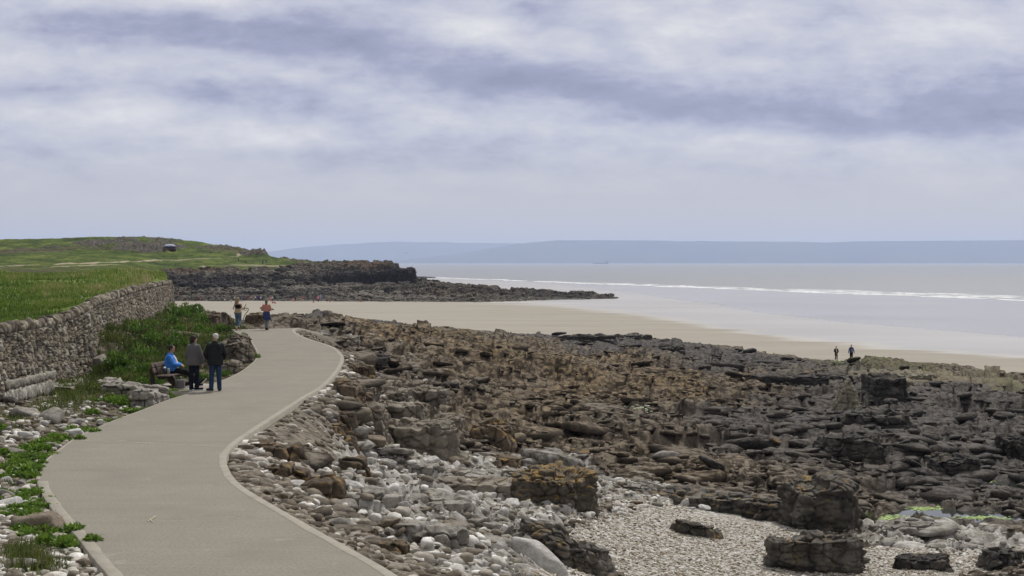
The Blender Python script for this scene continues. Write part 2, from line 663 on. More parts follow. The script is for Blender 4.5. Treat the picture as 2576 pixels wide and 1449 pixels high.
PR, PL = edge_pts(RIGHT), edge_pts(LEFT)
# beyond the crest the path dips away
PR = np.vstack([PR, PR[-1] + [0.5, 6, -0.6]]); PL = np.vstack([PL, PL[-1] + [0.5, 6, -0.6]])
POLY = np.vstack([PR[:, :2], PL[::-1, :2]])


def poly_dist(x, y, P=POLY):
    """signed distance to the path outline (negative inside); also nearest side"""
    x = np.asarray(x, float); y = np.asarray(y, float)
    shp = x.shape; x = x.ravel(); y = y.ravel()
    best = np.full(x.shape, 1e9); inside = np.zeros(x.shape, bool)
    n = len(P)
    for i in range(n):
        a = P[i]; b = P[(i + 1) % n]
        e = b - a
        L = max(e @ e, 1e-9)
        t = np.clip(((x - a[0]) * e[0] + (y - a[1]) * e[1]) / L, 0, 1)
        d = np.hypot(x - a[0] - t * e[0], y - a[1] - t * e[1])
        best = np.minimum(best, d)
        c = ((a[1] > y) != (b[1] > y)) & (x < (b[0] - a[0]) * (y - a[1]) / (b[1] - a[1] + 1e-12) + a[0])
        inside ^= c
    return np.where(inside, -best, best).reshape(shp)


def path_z(y):
    """height of the path surface at distance y"""
    yy = PR[:, 1]
    o = np.argsort(yy)
    return np.interp(y, yy[o], PR[o, 2])


# ------------------------------------------------------------------ broad form of the ground (thin-plate spline through surveyed points)
CTRL = []          # (x, y, z)


def cz(px, py, z):
    x, y, zz_ = at_z(px, py, z)
    CTRL.append((float(x), float(y), float(z)))


def cd(px, d, z):
    CTRL.append(((px - 1288) / F * d, d, z))


for a in [(1100, 1449, -1.3), (1300, 1449, -2.6), (1600, 1449, -3.6), (2000, 1449, -4.2), (2576, 1449, -4.6), (1000, 1380, -1.2), (1200, 1350, -2.3),
          (1500, 1300, -3.5), (1800, 1300, -4.2), (2150, 1330, -4.6), (2576, 1290, -5.05), (2300, 1270, -5.0), (850, 1290, -0.9), (760, 1240, -0.6), (1050, 1250, -2.5), (1300, 1220, -3.0),
          (850, 1195, -2.2), (1000, 1140, -2.5), (1300, 1150, -3.2), (1600, 1180, -3.6), (1900, 1200, -4.2), (2400, 1180, -4.8), (720, 1190, -0.7), (700, 1100, -0.6), (640, 1150, -0.4),
          (830, 1040, -0.8), (880, 1060, -1.4), (1000, 1060, -1.9), (1150, 1040, -2.4), (950, 980, -1.9), (1150, 970, -2.6), (1400, 1050, -3.5), (1700, 1080, -4.2), (2000, 1100, -4.8), (2350, 1100, -5.2),
          (2700, 1200, -5.3), (2700, 1000, -6.2), (1250, 930, -3.2), (1000, 890, -2.2), (1500, 960, -4.3), (1800, 980, -5.2), (2100, 1010, -5.7), (2450, 1040, -5.9), (1500, 900, -4.7),
          (1800, 920, -5.6), (2300, 970, -6.2), (2050, 950, -6.0)]:
    cz(*a)
for a in [(1000, 160, -3.9), (1180, 170, -4.5), (1350, 172, -5.0), (1600, 168, -5.55), (1900, 157, -6.0), (2100, 148, -6.35), (2400, 139, -6.5), (2600, 131, -6.65), (2750, 128, -6.7),
          (850, 126, -1.8), (900, 110, -1.9), (760, 105, -0.7), (700, 96, -0.1), (640, 90, 0.1), (600, 88, 0.2), (820, 90, -1.0),
          (560, 92, 0.25), (530, 90, 0.35), (500, 97, 0.7), (470, 95, 0.8), (440, 100, 0.8), (400, 88, 0.6), (430, 110, 0.3), (433, 118, 0.3), (520, 104, 0.1),
          (330, 66, 1.15), (300, 58, 1.2), (266, 54, 1.0), (232, 49, 0.0), (215, 51, 0.0), (300, 50, 0.5), (340, 54, 0.6), (380, 60, 0.45), (420, 68, 0.45), (470, 78, 0.5),
          (595, 62, 0.5), (560, 58, 0.35), (625, 60, 0.35), (580, 68, 0.45), (560, 76, 0.3), (540, 52, 0.05), (500, 50, 0.0), (420, 50, 0.1), (340, 45, -0.05),
          (250, 43, 0.05), (180, 42, 0.1), (100, 38, 0.15), (0, 35, 0.25), (-80, 33, 0.3), (-100, 40, 0.4), (0, 30, 0.0), (100, 30, -0.1), (0, 24, -0.05), (100, 24, -0.15),
          (0, 19, 0.0), (200, 19, -0.2), (-100, 24, 0.1), (-150, 17, 0.1), (200, 15, -0.2), (1150, 20, -0.6), (1500, 25, -1.8), (2000, 28, -3.4), (2600, 30, -4.2)]:
    cd(*a)
CTRL = np.array(CTRL)


def _tps():
    P = CTRL[:, :2] / 20.0
    n = len(P)
    r = np.hypot(P[:, None, 0] - P[None, :, 0], P[:, None, 1] - P[None, :, 1])
    K = np.where(r > 0, r * r * np.log(r + 1e-12), 0) + np.eye(n) * 0.002
    A = np.zeros((n + 3, n + 3)); A[:n, :n] = K
    A[:n, n] = 1; A[:n, n + 1:] = P; A[n, :n] = 1; A[n + 1:, :n] = P.T
    return np.linalg.solve(A, np.concatenate([CTRL[:, 2], [0, 0, 0]]))


TPSW = _tps()


def base_z(x, y):
    X = x / 20.0; Y = y / 20.0
    o = TPSW[-3] + TPSW[-2] * X + TPSW[-1] * Y
    for (cx, cy, _), w in zip(CTRL, TPSW[:-3]):
        r2 = (X - cx / 20.0) ** 2 + (Y - cy / 20.0) ** 2
        o = o + w * 0.5 * r2 * np.log(r2 + 1e-12)
    return o


# outer edge of the rock platform, as distance for each bearing
EDGE_PX = np.array([-200, 380, 432, 470, 520, 560, 600, 640, 700, 760, 850, 1000, 1180, 1350, 1600, 1900, 2100, 2400, 2600, 2800])
EDGE_D = np.array([150, 130, 118, 112, 104, 96, 93, 95, 104, 112, 134, 170, 177, 178, 174, 161, 151, 141, 133, 128.])


def blob(px, py, cx, cy, rx, ry, an=0.0, soft=0.35):
    a = R(an)
    X, Y = px - cx, py - cy
    e1 = (X * math.cos(a) + Y * math.sin(a)) / rx
    e2 = (-X * math.sin(a) + Y * math.cos(a)) / ry
    return 1 - ss(np.sqrt(e1 * e1 + e2 * e2), 1 - soft, 1 + soft)


def in_poly(px, py, P):
    ins = np.zeros(np.shape(px), bool)
    n = len(P)
    for i in range(n):
        a = P[i]; b = P[(i + 1) % n]
        ins ^= ((a[1] > py) != (b[1] > py)) & (px < (b[0] - a[0]) * (py - a[1]) / (b[1] - a[1] + 1e-12) + a[0])
    return ins


def zones(x, y, z0):
    """what the ground is made of at each place"""
    px, py = proj(x, y, z0)
    wx = fbm2(x / 3.5, y / 7.0, 4, 60) * 60; wy = fbm2(x / 3.5 + 50, y / 7.0, 4, 65) * 26
    qx, qy = px + wx, py + wy
    B = lambda *a, **k: blob(qx, qy, *a, **k)
    pd = poly_dist(x, y)
    left = (px < np.interp(py, [820, 850, 900, 1000, 1100, 1200, 1449, 1700], [640, 640, 740, 640, 420, 330, 620, 800]))
    pebble = np.maximum.reduce([B(1760, 1370, 300, 120), B(1560, 1400, 200, 75), B(2080, 1440, 480, 60), B(1680, 1300, 150, 34, 12), B(2230, 1415, 130, 50), B(1800, 1520, 520, 110)])
    pale = np.maximum.reduce([B(990, 1290, 240, 100, 14), B(1150, 1230, 330, 75, 6), B(1200, 1360, 330, 130), B(1480, 1235, 210, 40), B(1130, 1170, 170, 30), B(1640, 1270, 160, 50),
                              B(2400, 1360, 260, 36, 6), B(1850, 1290, 160, 30, 8) * .8, B(1380, 1170, 120, 30) * .6])
    wl = np.maximum.reduce([B(1060, 868, 190, 26, 5), B(1250, 900, 210, 26), B(1650, 985, 330, 50, 5), B(1450, 1000, 200, 40) * .7, B(1250, 1060, 110, 40, 10) * .5, B(1420, 930, 260, 40) * .8, B(1350, 1080, 120, 60) * .5,
                            B(1900, 1010, 230, 42, 6) * .8, B(1560, 1130, 200, 40) * .35, B(1750, 1190, 180, 30) * .45, B(2000, 960, 150, 20) * .4, B(1110, 920, 120, 40) * .4])
    dark = np.maximum.reduce([B(1620, 878, 330, 22, 6), B(1050, 832, 300, 10, 2), B(2050, 945, 340, 22, 3), B(2240, 1060, 420, 90, 0) * .9, B(2450, 1180, 260, 110) * .9, B(2000, 1100, 300, 70, 6) * .8,
                              B(1850, 905, 210, 20, 6), B(2450, 1010, 200, 40) * .7, B(1500, 850, 220, 12), B(2150, 1180, 160, 40) * .6, B(2420, 1290, 200, 45) * .5])
    green = np.maximum.reduce([B(2190, 921, 190, 11, 3, soft=.6) * .7, B(2540, 990, 60, 9) * .5, B(2260, 1300, 200, 14, 3) * .45, B(2320, 935, 100, 8) * .6])
    tan = np.maximum.reduce([B(2330, 975, 120, 30), B(2180, 950, 190, 14) * .8, B(2500, 985, 110, 22) * .8, B(900, 1120, 200, 60, 10) * .35, B(1600, 868, 260, 10, 6) * .0])
    r = (~left).astype(float)
    soil = ss(-pd, -2.2, 0.2) * r * 0.75
    pebble = pebble * r
    pale = np.clip(pale * r - pebble * .4, 0, 1)
    bank = left.astype(float)
    edge = np.interp(px, EDGE_PX, EDGE_D)
    return dict(px=px, py=py, pd=pd, left=bank, pebble=pebble, pale=pale, lichen=wl * r, dark=dark * r, green=green * r, tan=tan * r, soil=soil, edge=edge)


POOLZ = -5.00
POOLS = [(2235, 1297, 78, 13, -12), (2360, 1290, 62, 10, 4), (2480, 1300, 110, 8, 6), (2352, 1250, 14, 24, 25), (2512, 1216, 42, 10, 8), (2220, 1232, 60, 8, 4)]


def shore(x, y, full=False):
    """height of the natural ground between the camera and the outer edge of the rocks"""
    x = np.asarray(x, float); y = np.asarray(y, float)
    z0 = base_z(x, y)
    Z = zones(x, y, z0)
    px, py, pd = Z['px'], Z['py'], Z['pd']
    rug = 1 - np.maximum(Z['pebble'], Z['left'])
    rug = rug * ss(pd, 0.6, 4.0)
    rug = rug * (1 - 0.35 * Z['pale'])
    rug = rug * (1 - 0.6 * ss(y - Z['edge'], -16, -3))
    # bedding: broad, low ledges
    wx, wy = fbm2(x / 6, y / 6, 3, 1) * 2.2, fbm2(x / 6 + 9, y / 6, 3, 5) * 2.2
    far = ss(y, 40, 110)
    def bedding(x_, y_):
        xr = x_ * 0.97 + y_ * 0.24; yr = -x_ * 0.24 + y_ * 0.97
        return fbm2((xr + wx) / 21, (yr + wy) / 7.5, 4, 20, 0.55) * 3.0
    L = bedding(x, y)
    step = lerp(0.36, 0.62, far)
    q = L / step
    fr = q - np.floor(q)
    T = (np.floor(q) + ss(fr, 0.0, 0.09)) * step
    ledge = rug * lerp(0.45, 0.85, far) * (1 - 0.8 * blob(px, py, 2420, 1275, 330, 90))
    z = z0 + (T - 0.1) * ledge
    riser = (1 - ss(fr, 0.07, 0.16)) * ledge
    broken = ss(fbm2(x / 7 + 4, y / 9, 3, 66), -0.25, 0.2)       # shattered here, smooth pavement there
    # second, finer bedding
    q = (fbm2((x + wx) / 5, (y + wy) / 4, 3, 25) * 1.3 + z0 * .6) / 0.17
    z = z + ((np.floor(q) - q) + ss(q - np.floor(q), 0.0, 0.15)) * 0.17 * rug * 0.9 * (0.4 + 0.6 * broken)
    # jointed blocks, each with its own tilted flat top
    f1, f2, cid, ci2, ox, oy = worley2c((x + wx * .35) / 3.1, (y + wy * .35) / 2.6, 31)
    gro = 1 - ss(f2 - f1, 0.0, 0.09)
    z = z + rug * ((cid - 0.5) * 0.22 + ((ci2 - .5) * ox * 3.1 - (0.10 + .30 * cid) * oy * 2.6) * 0.12 - gro * 0.20)
    g1, g2, gid, gi2, gx_, gy_ = worley2c((x + wx * .2) / 1.15, (y + wy * .2) / 1.0, 37)
    z = z + rug * (0.25 + 0.9 * broken) * ((gid - 0.5) * 0.12 + ((gi2 - .5) * gx_ * 1.15 + (gid - .62) * gy_) * 0.22 - (1 - ss(g2 - g1, 0, 0.11)) * 0.10)
    k1, k2, kid, ki2, kx_, ky_ = worley2c(x / 0.42 + wx, y / 0.42 + wy, 39)
    z = z + rug * (0.2 + broken) * ((kid - .5) * .04 + ((ki2 - .5) * kx_ + (kid - .6) * ky_) * .42 * .22)
    # weathered surface
    lump = 1 - np.abs(fbm2(x / 2.4, y / 1.6, 3, 41, 0.4)) * 2.2
    z = z + rug * (lump - 0.5) * lerp(.10, .15, far)
    z = z + fbm2(x / 6, y / 5, 3, 47) * 0.30 * rug
    # chaos of pale stones
    s1, s2, sid = worley2(x / 0.5, y / 0.5, 71)
    z = z + Z['pale'] * (1 - Z['pebble']) * ss(pd, 0.3, 1.5) * ((sid - .35) * .30 + (.5 - s1) * .26)
    # bank of soil and stones on the left
    z = z + Z['left'] * (fbm2(x / 1.6, y / 2.2, 4, 81) * 0.20 + np.abs(fbm2(x / .5, y / .5, 3, 85)) * .12) * ss(pd, 0.2, 1.5)
    z = z + Z['pebble'] * fbm2(x / 2.4, y / 2.4, 3, 91) * 0.10
    # tide pools in the lower corner
    pool = np.maximum.reduce([blob(px, py, *q_) for q_ in POOLS])
    z = lerp(z, np.minimum(z, POOLZ - 0.10), pool)
    # margins against the path
    pz = path_z(y)
    k = ss(pd, 0.0, 2.6)
    z = np.where(Z['left'] > .5, lerp(pz - 0.10, z, ss(pd, 0, 1.2)), lerp(pz - 0.12 - pd * 0.12 + fbm2(x / 1.1, y / 1.1, 4, 95) * .10 * ss(pd, 0, .5), z, k))
    z = np.where(pd < 0.03, pz - 0.30, z)
    # beyond the platform the rock dives under the sand
    e = y - Z['edge'] - fbm2(x / 5, y / 5, 4, 99) * 5.0
    z = lerp(z, -9.0, ss(e, 0.0, 7.0))
    z = z - np.maximum(e, 0) * 0.03
    if full:
        # lips of the ledges overhang their feet
        ep = 0.15
        gx_ = (bedding(x + ep, y) - L) / ep; gy_ = (bedding(x, y + ep) - L) / ep
        gl = np.sqrt(gx_ ** 2 + gy_ ** 2) + 1e-6
        lip = ss(fr, 0.02, 0.085) * (1 - ss(fr, 0.12, 0.5)) * ledge * ss(gl, .02, .08) * lerp(.22, .42, far)
        Z['dx'] = -gx_ / gl * lip; Z['dy'] = -gy_ / gl * lip; Z['riser'] = riser
        return z, Z, dict(cid=cid, gid=gid, sid=sid, gro=gro, lump=lump)
    return z


def on_shore(px, py, it=7):
    """where the sight line through a photo position meets the ground"""
    px = np.asarray(px, float); py = np.asarray(py, float)
    z = np.full(px.shape, -3.0) if px.ndim else np.array(-3.0)
    z = np.where(px < 560, 0.0, z)
    for _ in range(it):
        x, y, _z = at_z(px, py, np.minimum(z, 3.2))
        y = np.clip(y, 12, 185)
        z = 0.35 * z + 0.65 * base_z(x, y)
    x, y, _z = at_z(px, py, z)
    return x, y, shore(x, y)


# ------------------------------------------------------------------ ground material
m_shore, N, b = new_mat("shore rock")
P = coords(N)
mk1 = N.sepc(N.attr("zone_a")); mk2 = N.sepc(N.attr("zone_b")); mk3 = N.sepc(N.attr("zone_c"))
lich, dark_, pale_ = mk1[0], mk1[1], mk1[2]
green_, pebble_, tan_ = mk2[0], mk2[1], mk2[2]
soil_, bank_, cell_ = mk3[0], mk3[1], mk3[2]
na = N.noise(P, 0.55, 6, 0.62, dist=0.5)
nb = N.noise(P, 2.6, 6, 0.65)
nc = N.noise(P, 11.0, 5, 0.7)
nd = N.noise(N.vmul(P, (1, 1, 4)), 1.3, 5, 0.6)
base = N.ramp(N.math('ADD', N.math('MULTIPLY', na, 0.5), N.math('MULTIPLY', nb, 0.5)), [(0.40, (0.016, 0.013, 0.011)), (0.5, (0.052, 0.042, 0.034)), (0.60, (0.135, 0.112, 0.088))])
base = N.mix(0.5, base, N.ramp(cell_, [(0, (0.018, 0.015, 0.013)), (0.5, (0.065, 0.053, 0.042)), (1, (0.16, 0.135, 0.108))]))
lc = N.ramp(nb, [(0.38, (0.032, 0.022, 0.014)), (0.5, (0.098, 0.071, 0.041)), (0.62, (0.27, 0.20, 0.115))])
nl = N.noise(P, 0.22, 4, 0.6)
lf = N.math('MULTIPLY', N.math('MULTIPLY', lich, N.smooth(nl, 0.32, 0.58, 0.35, 1.0)), N.smooth(N.math('ADD', N.math('MULTIPLY', nb, 0.55), N.math('MULTIPLY', nc, 0.45)), 0.40, 0.58))
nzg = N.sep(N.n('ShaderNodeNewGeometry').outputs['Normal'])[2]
# lichen on the flatter tops; lighter grey paints in light falling on them
lit_tops = N.math('MULTIPLY', N.smooth(nzg, 0.62, 0.93), N.smooth(nb, 0.42, 0.58))
base = N.mix(N.math('MULTIPLY', lit_tops, 0.75), base, (0.225, 0.198, 0.163))
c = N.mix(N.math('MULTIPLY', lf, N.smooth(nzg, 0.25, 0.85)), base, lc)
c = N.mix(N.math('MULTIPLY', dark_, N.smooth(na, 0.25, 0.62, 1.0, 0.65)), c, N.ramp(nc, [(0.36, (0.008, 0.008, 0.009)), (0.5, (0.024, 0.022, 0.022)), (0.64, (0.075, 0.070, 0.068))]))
c = N.mix(N.math('MULTIPLY', N.math('MULTIPLY', lit_tops, dark_), 0.36), c, (0.17, 0.16, 0.155))
# black algae, and undercut shade painted in, on the joint faces of the ledges
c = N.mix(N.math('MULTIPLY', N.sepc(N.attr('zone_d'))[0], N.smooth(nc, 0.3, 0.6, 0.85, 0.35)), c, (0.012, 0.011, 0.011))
tn = N.ramp(nb, [(0.3, (0.10, 0.085, 0.055)), (0.7, (0.27, 0.24, 0.17))])
c = N.mix(N.math('MULTIPLY', tan_, 0.85), c, tn)
pc = N.ramp(nb, [(0.36, (0.12, 0.105, 0.088)), (0.5, (0.31, 0.29, 0.255)), (0.64, (0.62, 0.605, 0.575))])
pc = N.mix(0.45, pc, N.ramp(cell_, [(0, (0.10, 0.088, 0.072)), (0.5, (0.25, 0.235, 0.21)), (1, (0.46, 0.45, 0.43))]))
c = N.mix(N.smooth(N.math('ADD', pale_, N.math('MULTIPLY', N.math('SUBTRACT', nb, 0.5), 0.9)), 0.3, 0.7), c, pc)
gc = N.ramp(nc, [(0.3, (0.03, 0.05, 0.012)), (0.7, (0.15, 0.22, 0.04))])
c = N.mix(N.math('MULTIPLY', green_, N.smooth(nb, 0.50, 0.60)), c, gc)
sc_ = N.ramp(nb, [(0.3, (0.13, 0.115, 0.095)), (0.7, (0.29, 0.26, 0.22))])
c = N.mix(soil_, c, sc_)
# shingle
pv = N.vor(P, 13.0, 'F1', 'Color'); pvs = N.sepc(pv)
pd_ = N.vor(P, 13.0, 'F1', 'Distance')
pbc = N.ramp(pvs[0], [(0.0, (0.15, 0.125, 0.095)), (0.3, (0.30, 0.26, 0.20)), (0.6, (0.42, 0.40, 0.37)), (1.0, (0.62, 0.61, 0.59))])
c = N.mix(N.smooth(N.math('ADD', pebble_, N.math('MULTIPLY', N.math('SUBTRACT', nb, 0.5), 0.8)), 0.35, 0.6), c, pbc)
# bank
bc = N.ramp(nb, [(0.36, (0.035, 0.032, 0.02)), (0.5, (0.095, 0.085, 0.06)), (0.64, (0.20, 0.18, 0.145))])
c = N.mix(bank_, c, bc)
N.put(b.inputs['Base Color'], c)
b.inputs['Roughness'].default_value = 0.95
N.put(b.inputs['Specular IOR Level'], N.math('MULTIPLY', dark_, 0.12))
hh = N.math('ADD', N.math('MULTIPLY', nb, 0.8), N.math('MULTIPLY', nc, 0.35))
hh = N.math('SUBTRACT', hh, N.math('MULTIPLY', N.math('MULTIPLY', pebble_, pd_), 0.9))
N.put(b.inputs['Normal'], N.bump(hh, 0.8, 0.10))

NR, NC = (820, 1180)
qs = np.linspace(1 / 13.5, 1 / 192.0, NR)
rr = 1 / qs
pxs = np.linspace(-190, 2790, NC)
RR_, PX_ = np.meshgrid(rr, pxs, indexing='ij')
GX = (PX_ - 1288) / F * RR_; GY = RR_
GZ, Zn, ex = shore(GX.ravel(), GY.ravel(), True)
za = np.stack([Zn['lichen'], Zn['dark'], Zn['pale']], 1)
zb = np.stack([Zn['green'], Zn['pebble'], Zn['tan']], 1)
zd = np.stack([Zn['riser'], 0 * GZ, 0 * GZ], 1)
GX = GX + Zn['dx'].reshape(GX.shape); GY = GY + Zn['dy'].reshape(GY.shape)
cellv = np.where(Zn['pale'] > .5, ex['sid'], ex['gid'] * .6 + ex['cid'] * .4)
zc = np.stack([Zn['soil'], Zn['left'], cellv], 1)
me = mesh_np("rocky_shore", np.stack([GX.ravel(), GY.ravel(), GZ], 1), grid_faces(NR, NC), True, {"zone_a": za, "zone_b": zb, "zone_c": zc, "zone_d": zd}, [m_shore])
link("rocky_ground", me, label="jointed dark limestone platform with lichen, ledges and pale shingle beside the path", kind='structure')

# ------------------------------------------------------------------ sand, sea
SH_A = np.array([165.0, 460.0]); SH_B = np.array([-78.0, 1180.0])


def shore_dist(x, y):
    e = (SH_B - SH_A) / np.linalg.norm(SH_B - SH_A)
    return -((x - SH_A[0]) * e[1] - (y - SH_A[1]) * e[0])


SEAZ = -8.2
m_sand, N, b = new_mat("beach sand")
P = coords(N)
wet = N.sepc(N.attr("wet"))[0]
st = N.noise(N.vmul(P, (0.035, 0.14, 1)), 1.0, 6, 0.6, dist=0.4)
st2 = N.noise(N.vmul(P, (0.012, 0.03, 1)), 1.0, 4, 0.6)
fine = N.noise(N.vmul(P, (0.25, 0.8, 1)), 1.0, 6, 0.65)
w = N.smooth(N.math('ADD', wet, N.math('MULTIPLY', N.math('SUBTRACT', st, 0.5), 0.9)), 0.36, 0.74)
dry = N.ramp(N.math('ADD', N.math('MULTIPLY', st, 0.6), N.math('MULTIPLY', fine, 0.4)), [(0.3, (0.265, 0.240, 0.198)), (0.5, (0.312, 0.284, 0.238)), (0.7, (0.358, 0.328, 0.278))])
wetc = N.ramp(st2, [(0.35, (0.24, 0.225, 0.205)), (0.65, (0.32, 0.305, 0.285))])
N.put(b.inputs['Base Color'], N.mix(w, dry, wetc))
film = N.smooth(N.math('ADD', N.sepc(N.attr("wet"))[1], N.math('MULTIPLY', N.math('SUBTRACT', st2, 0.5), 0.5)), 0.4, 0.7)
N.put(b.inputs['Roughness'], N.math('SUBTRACT', N.math('SUBTRACT', 0.95, N.math('MULTIPLY', w, 0.60)), N.math('MULTIPLY', film, 0.14)))
N.put(b.inputs['Specular IOR Level'], N.math('ADD', 0.12, N.math('MULTIPLY', w, 0.75)))
N.put(b.inputs['Normal'], N.bump(fine, 0.25, 0.05))
nr, nc_ = 420, 380
yy = 1 / np.linspace(1 / 30.0, 1 / 1500.0, nr)
pp = np.linspace(-700, 3300, nc_)
YY, PP_ = np.meshgrid(yy, pp, indexing='ij')
XX = (PP_ - 1288) / F * YY
sd = shore_dist(XX, YY)
SZ = SEAZ + 0.0056 * sd
SZ = np.where(sd > 235, SEAZ + 0.0056 * 235 + 0.0 * sd, SZ)
SZ = np.where(sd < 0, SEAZ + 0.02 * sd, SZ)
SZ = SZ + fbm2(XX / 30, YY / 60, 3, 7) * 0.04
spx, spy = proj(XX, YY, SZ)
bnd = np.interp(spx, [-500, 600, 1000, 1150, 1400, 1600, 1800, 2000, 2200, 2576, 3300], [700, 735, 750, 757, 772, 795, 826, 856, 874, 905, 960])
wetv = 0.5 + (bnd - spy) / 46.0
filmv = 0.5 + (bnd - 55 - spy) / 40.0
me = mesh_np("beach_sand", np.stack([XX.ravel(), YY.ravel(), SZ.ravel()], 1), grid_faces(nr, nc_), True,
             {"wet": np.stack([np.clip(wetv, 0, 1).ravel(), np.clip(filmv, 0, 1).ravel(), 0 * wetv.ravel()], 1)}, [m_sand])
link("beach_sand", me, label="flat tan beach sand turning wet and glossy towards the sea", kind='structure')


def sand_z(x, y):
    sd_ = min(float(shore_dist(x, y)), 235.0)
    return SEAZ + 0.0056 * sd_ if sd_ > 0 else SEAZ


m_sea, N, b = new_mat("sea water")
P = coords(N)
b.inputs['Base Color'].default_value = (0.20, 0.204, 0.205, 1)
b.inputs['Roughness'].default_value = 0.28
b.inputs['IOR'].default_value = 1.33
wv = N.math('ADD', N.noise(N.vmul(P, (0.06, 0.25, 1)), 1.0, 5, 0.6), N.math('MULTIPLY', N.noise(N.vmul(P, (0.5, 1.2, 1)), 1.0, 4, 0.6), 0.5))
N.put(b.inputs['Normal'], N.bump(wv, 0.9, 0.9))
# wide water sheet whose near side follows the waterline
e = (SH_B - SH_A) / np.linalg.norm(SH_B - SH_A)
ts = np.concatenate([np.linspace(-700, 1000, 160)])
near = SH_A[None, :] + ts[:, None] * e[None, :]
nrm = np.array([e[1], -e[0]])
off = fbm2(ts / 60, ts * 0 + .5, 4, 3) * 10
near = near + off[:, None] * nrm[None, :]
rows = [near + nrm[None, :] * o for o in (0, 12, 40, 120, 400, 1500)]
farr = []
for o in (6000, 18000, 45000):
    th = np.linspace(R(60), R(-60) , len(ts))[::-1]
    farr.append(None)
V = [np.c_[r_, np.full(len(ts), SEAZ)] for r_ in rows]
me_v = np.concatenate(V)
Fq = grid_faces(len(rows), len(ts))
# the open sea beyond, out to the horizon
fx = np.array([-9000, 16000.0]);
bmv = [(-14000, 1150, SEAZ - .01), (-60, 1150, SEAZ - .01), (16000, 1150, SEAZ - .01), (16000, 62000, SEAZ - .01), (-14000, 62000, SEAZ - .01)]
me = mesh_np("sea", me_v, Fq, True, None, [m_sea])
link("sea_water", me, label="calm grey water near the waterline", kind='structure')
gx = np.linspace(-15000, 15000, 60); gy = np.array([1100, 1400, 2000, 3500, 7000, 14000, 26000, 27500.])
# start this sheet beyond the first one
GXX, GYY = np.meshgrid(gx, gy)
left_lim = np.array([[max(xx, -1e9) for xx in gx] for _ in gy])
me = mesh_np("sea_far", np.c_[GXX.ravel(), GYY.ravel(), np.full(GXX.size, SEAZ - 0.02)], grid_faces(len(gy), len(gx)), True, None, [m_sea])
link("sea_water", me, label="open grey sea out to the horizon", kind='structure')

# breaking wave: rolling white crest along the waterline
m_foam, N, b = new_mat("foam")
P = coords(N)
N.put(b.inputs['Base Color'], N.ramp(N.noise(N.vmul(P, (.3, .3, 1)), 1.0, 5, 0.7), [(0.38, (0.36, 0.37, 0.38)), (0.6, (0.74, 0.75, 0.76))]))
b.inputs['Roughness'].default_value = 0.7
def wave(name, t0, t1, o0, wdt, hgt, k, label):
    n = 360; m = 9
    t = np.linspace(t0, t1, n)
    c = SH_A[None] + t[:, None] * e[None] + (fbm2(t / 60, t * 0 + .5, 4, 3) * 10 + o0 + fbm2(t / 18, t * 0, 3, k) * 4)[:, None] * nrm[None]
    hh_ = hgt * ss(fbm2(t / 25, t * 0 + 3, 3, k + 2), -0.35, 0.25) * ss(t, t0, t0 + 60) * (1 - ss(t, t1 - 60, t1))
    V = []
    for j in range(m):
        s_ = j / (m - 1)
        prof = math.sin(math.pi * s_) ** 0.8
        o = (s_ - 0.5) * wdt * (0.5 + hh_ / hgt)
        z = SEAZ + 0.015 + prof * hh_ * (0.75 + .5 * noise2(t / 2.5, t * 0 + j * .7, k + 5))
        V.append(np.c_[c + o[:, None] * nrm[None], z])
    me = mesh_np(name, np.concatenate(V), grid_faces(m, n), True, None, [m_foam])
    link(name, me, label=label, kind='stuff')
wave("surf_foam", -260, 800, 2, 8, 0.42, 5, "long white line of breaking surf along the water's edge")
wave("surf_foam", -330, 420, 16, 4, 0.34, 15, "second thin crest of foam just behind the first")
wave("surf_foam", -160, 200, 30, 4, 0.35, 25, "short broken crest of foam farther out")
# pools
m_pool, N, b = new_mat("pool water")
b.inputs['Base Color'].default_value = (0.03, 0.035, 0.03, 1)
b.inputs['Roughness'].default_value = 0.02
b.inputs['IOR'].default_value = 1.33
P = coords(N)
N.put(b.inputs['Normal'], N.bump(N.noise(P, 3.0, 2), 0.03, 0.02))
x0, y0, _ = at_z(2150, 1340, POOLZ); x1, y1, _ = at_z(2780, 1340, POOLZ); x2, y2, _ = at_z(2150, 1200, POOLZ); x3, y3, _ = at_z(2780, 1200, POOLZ)
me = mesh_np("tide_pool", np.array([[x0, y0, POOLZ], [x1, y1, POOLZ], [x3, y3, POOLZ], [x2, y2, POOLZ]]), np.array([[0, 1, 2, 3]]), False, None, [m_pool])
link("pool_water", me, label="still tide pool water lying between the dark rocks", kind='structure')

# ------------------------------------------------------------------ concrete path
m_path, N, b = new_mat("brushed concrete")
P = coords(N)
br = N.noise(N.vmul(P, (0.25, 9.0, 1)), 1.0, 7, 0.7)
br2 = N.noise(N.vmul(P, (0.12, 1.4, 1)), 1.0, 5, 0.6)
gr = N.noise(P, 22.0, 5, 0.8)
gm = N.noise(P, 0.5, 4, 0.6)
cc = N.ramp(N.math('ADD', N.math('MULTIPLY', br, 0.3), N.math('ADD', N.math('MULTIPLY', br2, 0.3), N.math('MULTIPLY', N.noise(P, 0.9, 5, 0.65), 0.4))), [(0.28, (0.185, 0.168, 0.138)), (0.5, (0.225, 0.205, 0.169)), (0.72, (0.262, 0.240, 0.199))])
cc = N.mix(0.5, cc, N.mix(1.0, cc, N.ramp(gr, [(0.35, 0.45), (0.62, 1.25)]), 'MULTIPLY'))
cc = N.mix(N.smooth(gm, 0.5, 0.72, 0.0, 0.45), cc, (0.17, 0.155, 0.13))
sp_ = N.noise(P, 1.4, 6, 0.75)
cc = N.mix(N.smooth(sp_, 0.60, 0.66, 0.0, 0.35), cc, (0.36, 0.335, 0.285))
